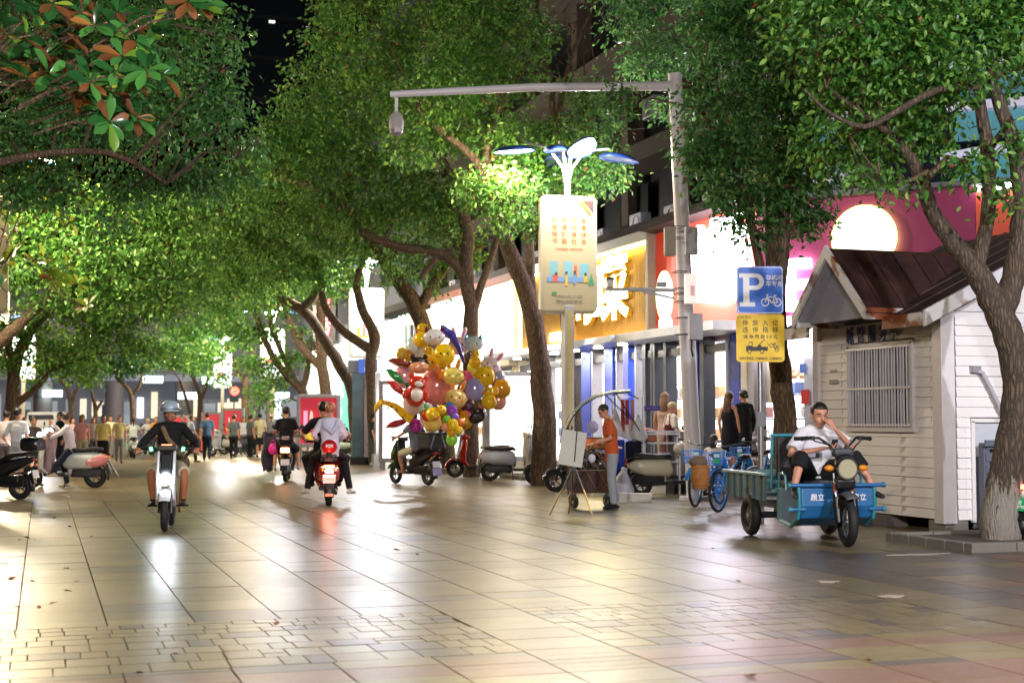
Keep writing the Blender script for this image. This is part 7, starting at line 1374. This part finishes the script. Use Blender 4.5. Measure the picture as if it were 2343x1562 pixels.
for p, q in (((1390,902),(1450,960)),((1415,899),(1470,985)),((1440,897),(1468,912))): B().tube([a_(*p)+V(.3,0,0), a_(*q)+V(.3,0,0)], .01, 5).obj('canopy_strut', blk, cs_)
for (px, py, w, h_, dp, c, lb) in ((1425,1150,.13,.15,.12,'d0ccc4','small white foam box behind the boy'),(1466,1148,.36,.13,.25,'c8c4bc','open white foam tray on the paving near the cream scooter')):
    q = G(px, py); o = thing('foam_box', lb, 'box', q, -PSI); B().box((0,0,h_/2),(w,dp,h_)).obj('body', mat('foam_'+c, c3(c), .8), o, False, bev=.01); B().box((0,0,h_+.01),(w+.02,dp+.02,.02)).obj('rim', mat('foam_'+c, c3(c)), o, False)
q = G(1425, 1138); o = thing('plastic_sack', 'white plastic sack slumped on the ground behind the boy', 'sack', q, 0); B().tube([(0,0,0),(0,0,.15),(0,0,.35),(.02,0,.5)], [.2,.22,.14,.04], 12, flat=.8).obj('sack_body', mat('sack_white', c3('c4c4d4'), .5, bump=1, bscale=8), o); B().ell((.02,0,.52),(.05,.05,.04)).obj('knot', mat('sack_white', c3('c4c4d4')), o)
# ------------------------------------------------------------------ blue cargo tricycle with the seated man
TF = G(1940, 1251); TRr = G(1812, 1224); hv = (TF-TRr).normalized(); tz = math.atan2(-hv.x, hv.y)+R(-6); tz = tz+R(6)
TO = local(TF, tz, (0,-.95,0)); tc = thing('cargo_tricycle', 'blue cargo tricycle with open bed parked beside the kiosk', 'tricycle', TO, tz)
tb_ = mat('tricycle_blue', c3('1f5f96'), .35, var=.15, coat=.3, mix=c3('4a4c50'), mixscale=3.5, mixth=.64); tt = mat('tricycle_teal', c3('2a7f92'), .35, var=.1, coat=.3, mix=c3('5a6a60'), mixscale=4, mixth=.68); tg = mat('tricycle_greygreen', c3('46636a'), .5, mix=c3('3a4238'), mixscale=4, mixth=.55)
wheel(tc, .95, .27, .052, spokes=8, rimc=steel, yaw=R(-6)); 
for x in (-.5,.5): wheel(tc, -.78, .25, .062, x=x, spokes=8, rimc=mat('wheel_grey', c3('8a8078'), .4, metal=.6)); arcsheet(-.78, .25, .33, 15, 165, .12, tg, tc, 'mudguard'); tc.children[-1].location.x = x
B().tube([(-.5,-.78,.25),(.5,-.78,.25)], .04, 8).obj('rear_axle', darkf, tc)
for s_ in (-1,1): B().tube([(s_*.1,.95,.27),(s_*.1,.88,.55)], .042, 10).obj('fork_boot', blk, tc); B().tube([(s_*.1,.88,.55),(s_*.1,.80,.84)], .022, 8).obj('fork_tube', chrome, tc); B().tube([(s_*.1,.86,.6),(s_*.1,.84,.7)], .03, 8).obj('fork_collar', mat('rust_orange2', c3('7a3c1c')), tc)
arcsheet(.95, .27, .33, 55, 165, .075, mat('mudguard_grey', c3('4a4c50'), .5), tc, 'front_mudguard')
B().tube([(0,.93,.86),(0,.965,.86),(0,.985,.86)], [.115,.118,.1], 24).obj('headlight', mat('headlight_lens', c3('b9b49a'), .12, metal=.2, coat=1), tc); B().torus((0,.965,.86), .115, .012, 'y', 28, 6).obj('headlight_rim', chrome, tc); B().loft([((0,.8,.92),.09,.1),((0,.9,.9),.13,.13),((0,.94,.88),.125,.125)], 16).obj('headlight_shell', blk, tc)
B().side([(.78,.6),(.93,.64),(.95,.74),(.8,.78)], -.11, .11).obj('light_bracket', blk, tc, False, bev=.02); B().box((0,.84,1.04),(.24,.14,.1)).obj('instrument_pod', mat('pod_grey', c3('3a3c44'), .5), tc, False, bev=.04)
for s_ in (-1,1):
    B().ell((s_*.2,.93,.87),(.055,.04,.036)).obj('indicator', amb, tc); B().tube([(s_*.1,.93,.87),(s_*.17,.93,.87)], .012, 5).obj('indicator_stem', blk, tc)
    B().tube([(s_*.05,.78,.98),(s_*.12,.76,1.12),(s_*.22,.70,1.2),(s_*.36,.62,1.2)], .015, 8).obj('handlebar', chrome, tc); B().tube([(s_*.32,.64,1.2),(s_*.46,.56,1.19)], .022, 8).obj('grip', blk, tc); B().box((s_*.29,.67,1.2),(.06,.05,.05)).obj('switch', blk, tc, False, bev=.01); B().tube([(s_*.3,.72,1.19),(s_*.42,.66,1.17)], .008, 5).obj('brake_lever', blk, tc)
    B().tube([(s_*.28,.7,1.17),(s_*.15,.86,1.12),(s_*.06,.86,.98)], .008, 5).obj('cable', blk, tc)
# cab tub
B().side([(.10,.22),(.42,.2),(.62,.3),(.68,.44),(.66,.66),(.62,.66),(.60,.48),(.40,.28),(.10,.28)], -.42, .42).obj('front_tub', tb_, tc, False, bev=.015)
for s_ in (-1,1): B().side([(.10,.24),(.42,.22),(.62,.32),(.67,.45),(.65,.64),(.10,.62)], s_*.43-.012, s_*.43+.012).obj('tub_side', tb_, tc, False, bev=.01); B().tube([(s_*.45,.08,.24),(s_*.45,.42,.2),(s_*.45,.62,.3),(s_*.45,.68,.45),(s_*.45,.66,.66)], .024, 8).obj('side_tube', tt, tc)
for z in (.67,.40): B().tube([(-.56,.68,z),(.56,.68,z)] if z > .5 else [(-.56,.66,z),(-.38,.66,z)], .024, 10).obj('guard_bar', tb_, tc)
B().tube([(.38,.66,.40),(.56,.66,.40)], .024, 10).obj('guard_bar', tb_, tc)
for x in (-.56,.56):
    for z in (.67,.40): B().tube([(x-.02,.67,z),(x+.02,.67,z)], .03, 10).obj('bar_cap', tt, tc)
for x in (-.24,.26): text('鼎立', .085, 'lettering', sw, tc, fr((x*-1,.685,.53),(-1,0,0),(0,0,1)), .001, .001)
B().box((0,.02,.42),(.84,.3,.4)).obj('seat_base', tt, tc, False, bev=.02); B().box((0,0,.66),(.8,.36,.1)).obj('seat', seatm, tc, False, bev=.03); B().box((.08,-.2,.95),(.62,.09,.52)).obj('seat_back', seatm, tc, False, bev=.03)
for s_ in (-1,1):
    B().tube([(s_*.44,.0,.45),(s_*.44,.0,.85),(s_*.44,-.04,1.02),(s_*.44,-.16,1.2)] if s_ < 0 else [(s_*.44,-.24,.6),(s_*.44,-.2,1.2)], .02, 8).obj('frame_tube', tt, tc)
    B().tube([(s_*.46,.06,.62),(s_*.46,.08,.78),(s_*.46,.2,.8),(s_*.46,.28,.76),(s_*.46,.3,.6)], .017, 8).obj('arm_loop', tt, tc)
B().tube([(-.44,-.16,1.2),(-.2,-.24,1.23),(.44,-.22,1.22)], .02, 8).obj('frame_tube', tt, tc); B().tube([(-.44,-.24,.6),(-.44,-.24,1.2)], .018, 8).obj('frame_tube', tb_, tc); B().tube([(-.44,.0,.9),(-.44,-.24,.9)], .014, 6).obj('frame_tube', tt, tc); B().tube([(-.44,-.24,.98),(.44,-.24,.98)], .014, 6).obj('frame_tube', tt, tc)
# bed
y0, y1 = -1.7, -.26
for s_ in (-1,1):
    B().box((s_*.5,(y0+y1)/2,.60),(.025,y1-y0,.3)).obj('bed_side', tg, tc, False); B().box((s_*.515,(y0+y1)/2,.76),(.07,y1-y0+.04,.035)).obj('bed_rail', mat('rail_pale', c3('8fb0b4'), .3, metal=.3), tc, False, bev=.008)
    for k in range(6): B().box((s_*.52,y0+.1+k*.24,.6),(.03,.035,.28)).obj('bed_stake', tg, tc, False)
B().box((0,y0,.62),(1.0,.03,.3)).obj('tailgate', tg, tc, False); B().tube([(-.5,y0-.02,.46),(-.5,y0-.02,.2),(-.5,y0+.12,.14),(-.5,y0+.3,.2)], .02, 8).obj('rear_guard', tt, tc); B().box((0,(y0+y1)/2,.45),(.98,y1-y0,.03)).obj('bed_floor', darkf, tc, False)
B().box((0,-.7,.36),(.3,1.9,.08)).obj('chassis', darkf, tc, False, bev=.01); B().box((-.3,-.2,.3),(.3,.34,.22)).obj('battery_box', tt, tc, False, bev=.02)
B().box((-.42,.0,.36),(.06,.5,.1)).obj('step', tg, tc, False)
cbx = thing('cardboard', 'flattened brown cardboard lying in the tricycle bed', 'cardboard', local(TO, tz, (-.12,-.62,.62)), tz+R(20)); cbm = mat('cardboard', c3('7a5c3c'), .8, bump=.2); B().box((0,0,.18),(.5,.5,.02),(R(25),R(-12),0)).obj('sheet', cbm, cbx, False); B().box((0,.1,.08),(.6,.4,.14),(R(5),R(8),0)).obj('flap', cbm, cbx, False)
gvb = thing('work_gloves', 'black and yellow work gloves thrown on the edge of the tricycle bed', 'gloves', local(TO, tz, (-.3,-1.2,.78)), tz); gy_ = cloth('b8a832'); gb = B(); hand(gb, V(0,0,.02), V(.8,.6,0), V(0,0,-1), 1, .2, 1.2); gb.obj('glove', gy_, gvb); gb = B(); hand(gb, V(.05,-.12,.03), V(.9,-.2,.1), V(0,0,-1), 1, .3, 1.2); gb.obj('glove', cloth('24241e'), gvb); gb = B(); hand(gb, V(-.1,.14,.03), V(.6,-.6,.1), V(0,0,-1), 1, .4, 1.2); gb.obj('glove', gy_, gvb)
MP = dict(pel=V(0,.02,.80), lean=V(0,.12,0), chest=V(0,.06,1.13), neck=V(-.0,.13,1.34), head=V(.0,.20,1.475),
  kL=V(-.34,.48,.98), kR=V(.34,.46,.98), aL=V(-.46,.62,.64), aR=V(.47,.60,.64), eL=V(-.36,.26,1.08), wL=V(.0,.42,1.42), eR=V(.38,.24,1.02), wR=V(.05,.46,1.10), foot=(V(-.3,.9,-.15),V(.3,.9,-.15)))
# mirrored roles: his right hand (local +x) holds the phone, the other is at his mouth
MP['eL'] = V(-.36,.30,1.10); MP['wL'] = V(-.10,.40,1.33)
mn, J = person('man in white t-shirt and black shorts smoking and looking at his phone on the tricycle', local(TO, tz, (0,-.02,-.02)), tz, 1.70, 'c08a72', '15110f', 'crew', 'd6d4de', 'short', '1b1b1e', 'knee', '2a2a2c', MP, fine=True, fat=1.3, hk=1.2, hp=R(-14), curl=(.75,.8), palm=(V(.3,-1,0),V(0,.1,1)), fd=(V(.55,.1,.75),V(-.95,.2,.1)), shade=True)
phn = thing('smartphone', 'phone held low in front of the man in the white t-shirt', 'phone', local(mn.location, tz, (-.05,.50,1.10)), tz); B().box((0,0,.04),(.075,.012,.15),(R(-35),0,0)).obj('phone_body', darkf, phn, False, bev=.006); B().box((0,-.012,.042),(.066,.002,.135),(R(-35),0,0)).obj('screen', glow('phone_screen', (.6,.7,1), .8), phn, False)
cg = thing('cigarette', 'cigarette between the fingers at the seated man mouth', 'cigarette', local(mn.location, tz, (-.03,.33,1.42)), tz); B().tube([(0,0,0),(-.02,.06,-.01)], .006, 6).obj('paper', sw, cg); B().tube([(-.02,.06,-.01),(-.023,.068,-.011)], .006, 6).obj('ember', glow('ember', (1,.3,.1), 3), cg)
# ------------------------------------------------------------------ fallen leaves and litter
for (px, py, w, d, lb) in ((1893,1331,.2,.13,'pale torn paper patch stuck on the dark paving in front of the tricycle wheel'),(2042,1364,.22,.14,'pale ragged paper patch on the paving in front of the kiosk tree pit'),(2105,1268,.7,.14,'long strip of pale broken mortar lying before the tree pit kerb'),(1720,1546,.05,.02,'small cream cigarette stub lying on the paving')):
    q = G(px, py, .003); o = B().prism([(math.cos(a)*w*(.5+.12*math.sin(a*3+px)), math.sin(a)*d*(.5+.15*math.cos(a*4+py))) for a in [i*math.pi/9 for i in range(18)]], .006).obj('paper_scrap', mat('scrap_pale', c3('a89c90'), .8), None, False); o.location = q; tag(o, lb, 'litter')
lf = []
for m_ in (mat('leaf_brown', c3('6a3a24'), .7), mat('leaf_red', c3('6a3024'), .7)):
    b = B(); b.raw([(-.0,-.06,.004),(-.035,-.01,.02),(-.025,.03,.01),(0,.06,.018),(.028,.03,.02),(.035,-.012,.008),(0,0,.003)], [[0,6,2,1],[6,3,2],[0,5,4,6],[6,4,3]]); lf.append(b.mesh('fallen_leaf', m_, True))
r7 = random.Random(11)
for k, (px, py) in enumerate([(152,1300),(155,1352),(75,1330),(78,1175),(125,1185),(78,1235),(46,1235),(210,1228),(176,1330),(28,1324),(40,1388),(122,1380),(88,1390),(632,1427),(403,1497),(512,1493),(155,1300),(320,1540),(160,1205),(348,1165),(60,1230),(10,1290),(1630,1255),(1720,1428),(1718,1546),(1445,1180),(1985,1510),(1688,1329),(905,1258),(955,1268)]):
    q = G(px, py, .004); o = place('fallen_leaf', lf[k%2], q, (r7.uniform(-.2,.2), r7.uniform(-.2,.2), r7.uniform(0,6)), None, (r7.uniform(.45,.9),)*3); tag(o, 'small dry fallen leaf lying on the paving slabs', 'leaf', 'fallen leaves on the paving')
print('LEAVES', NLEAF)
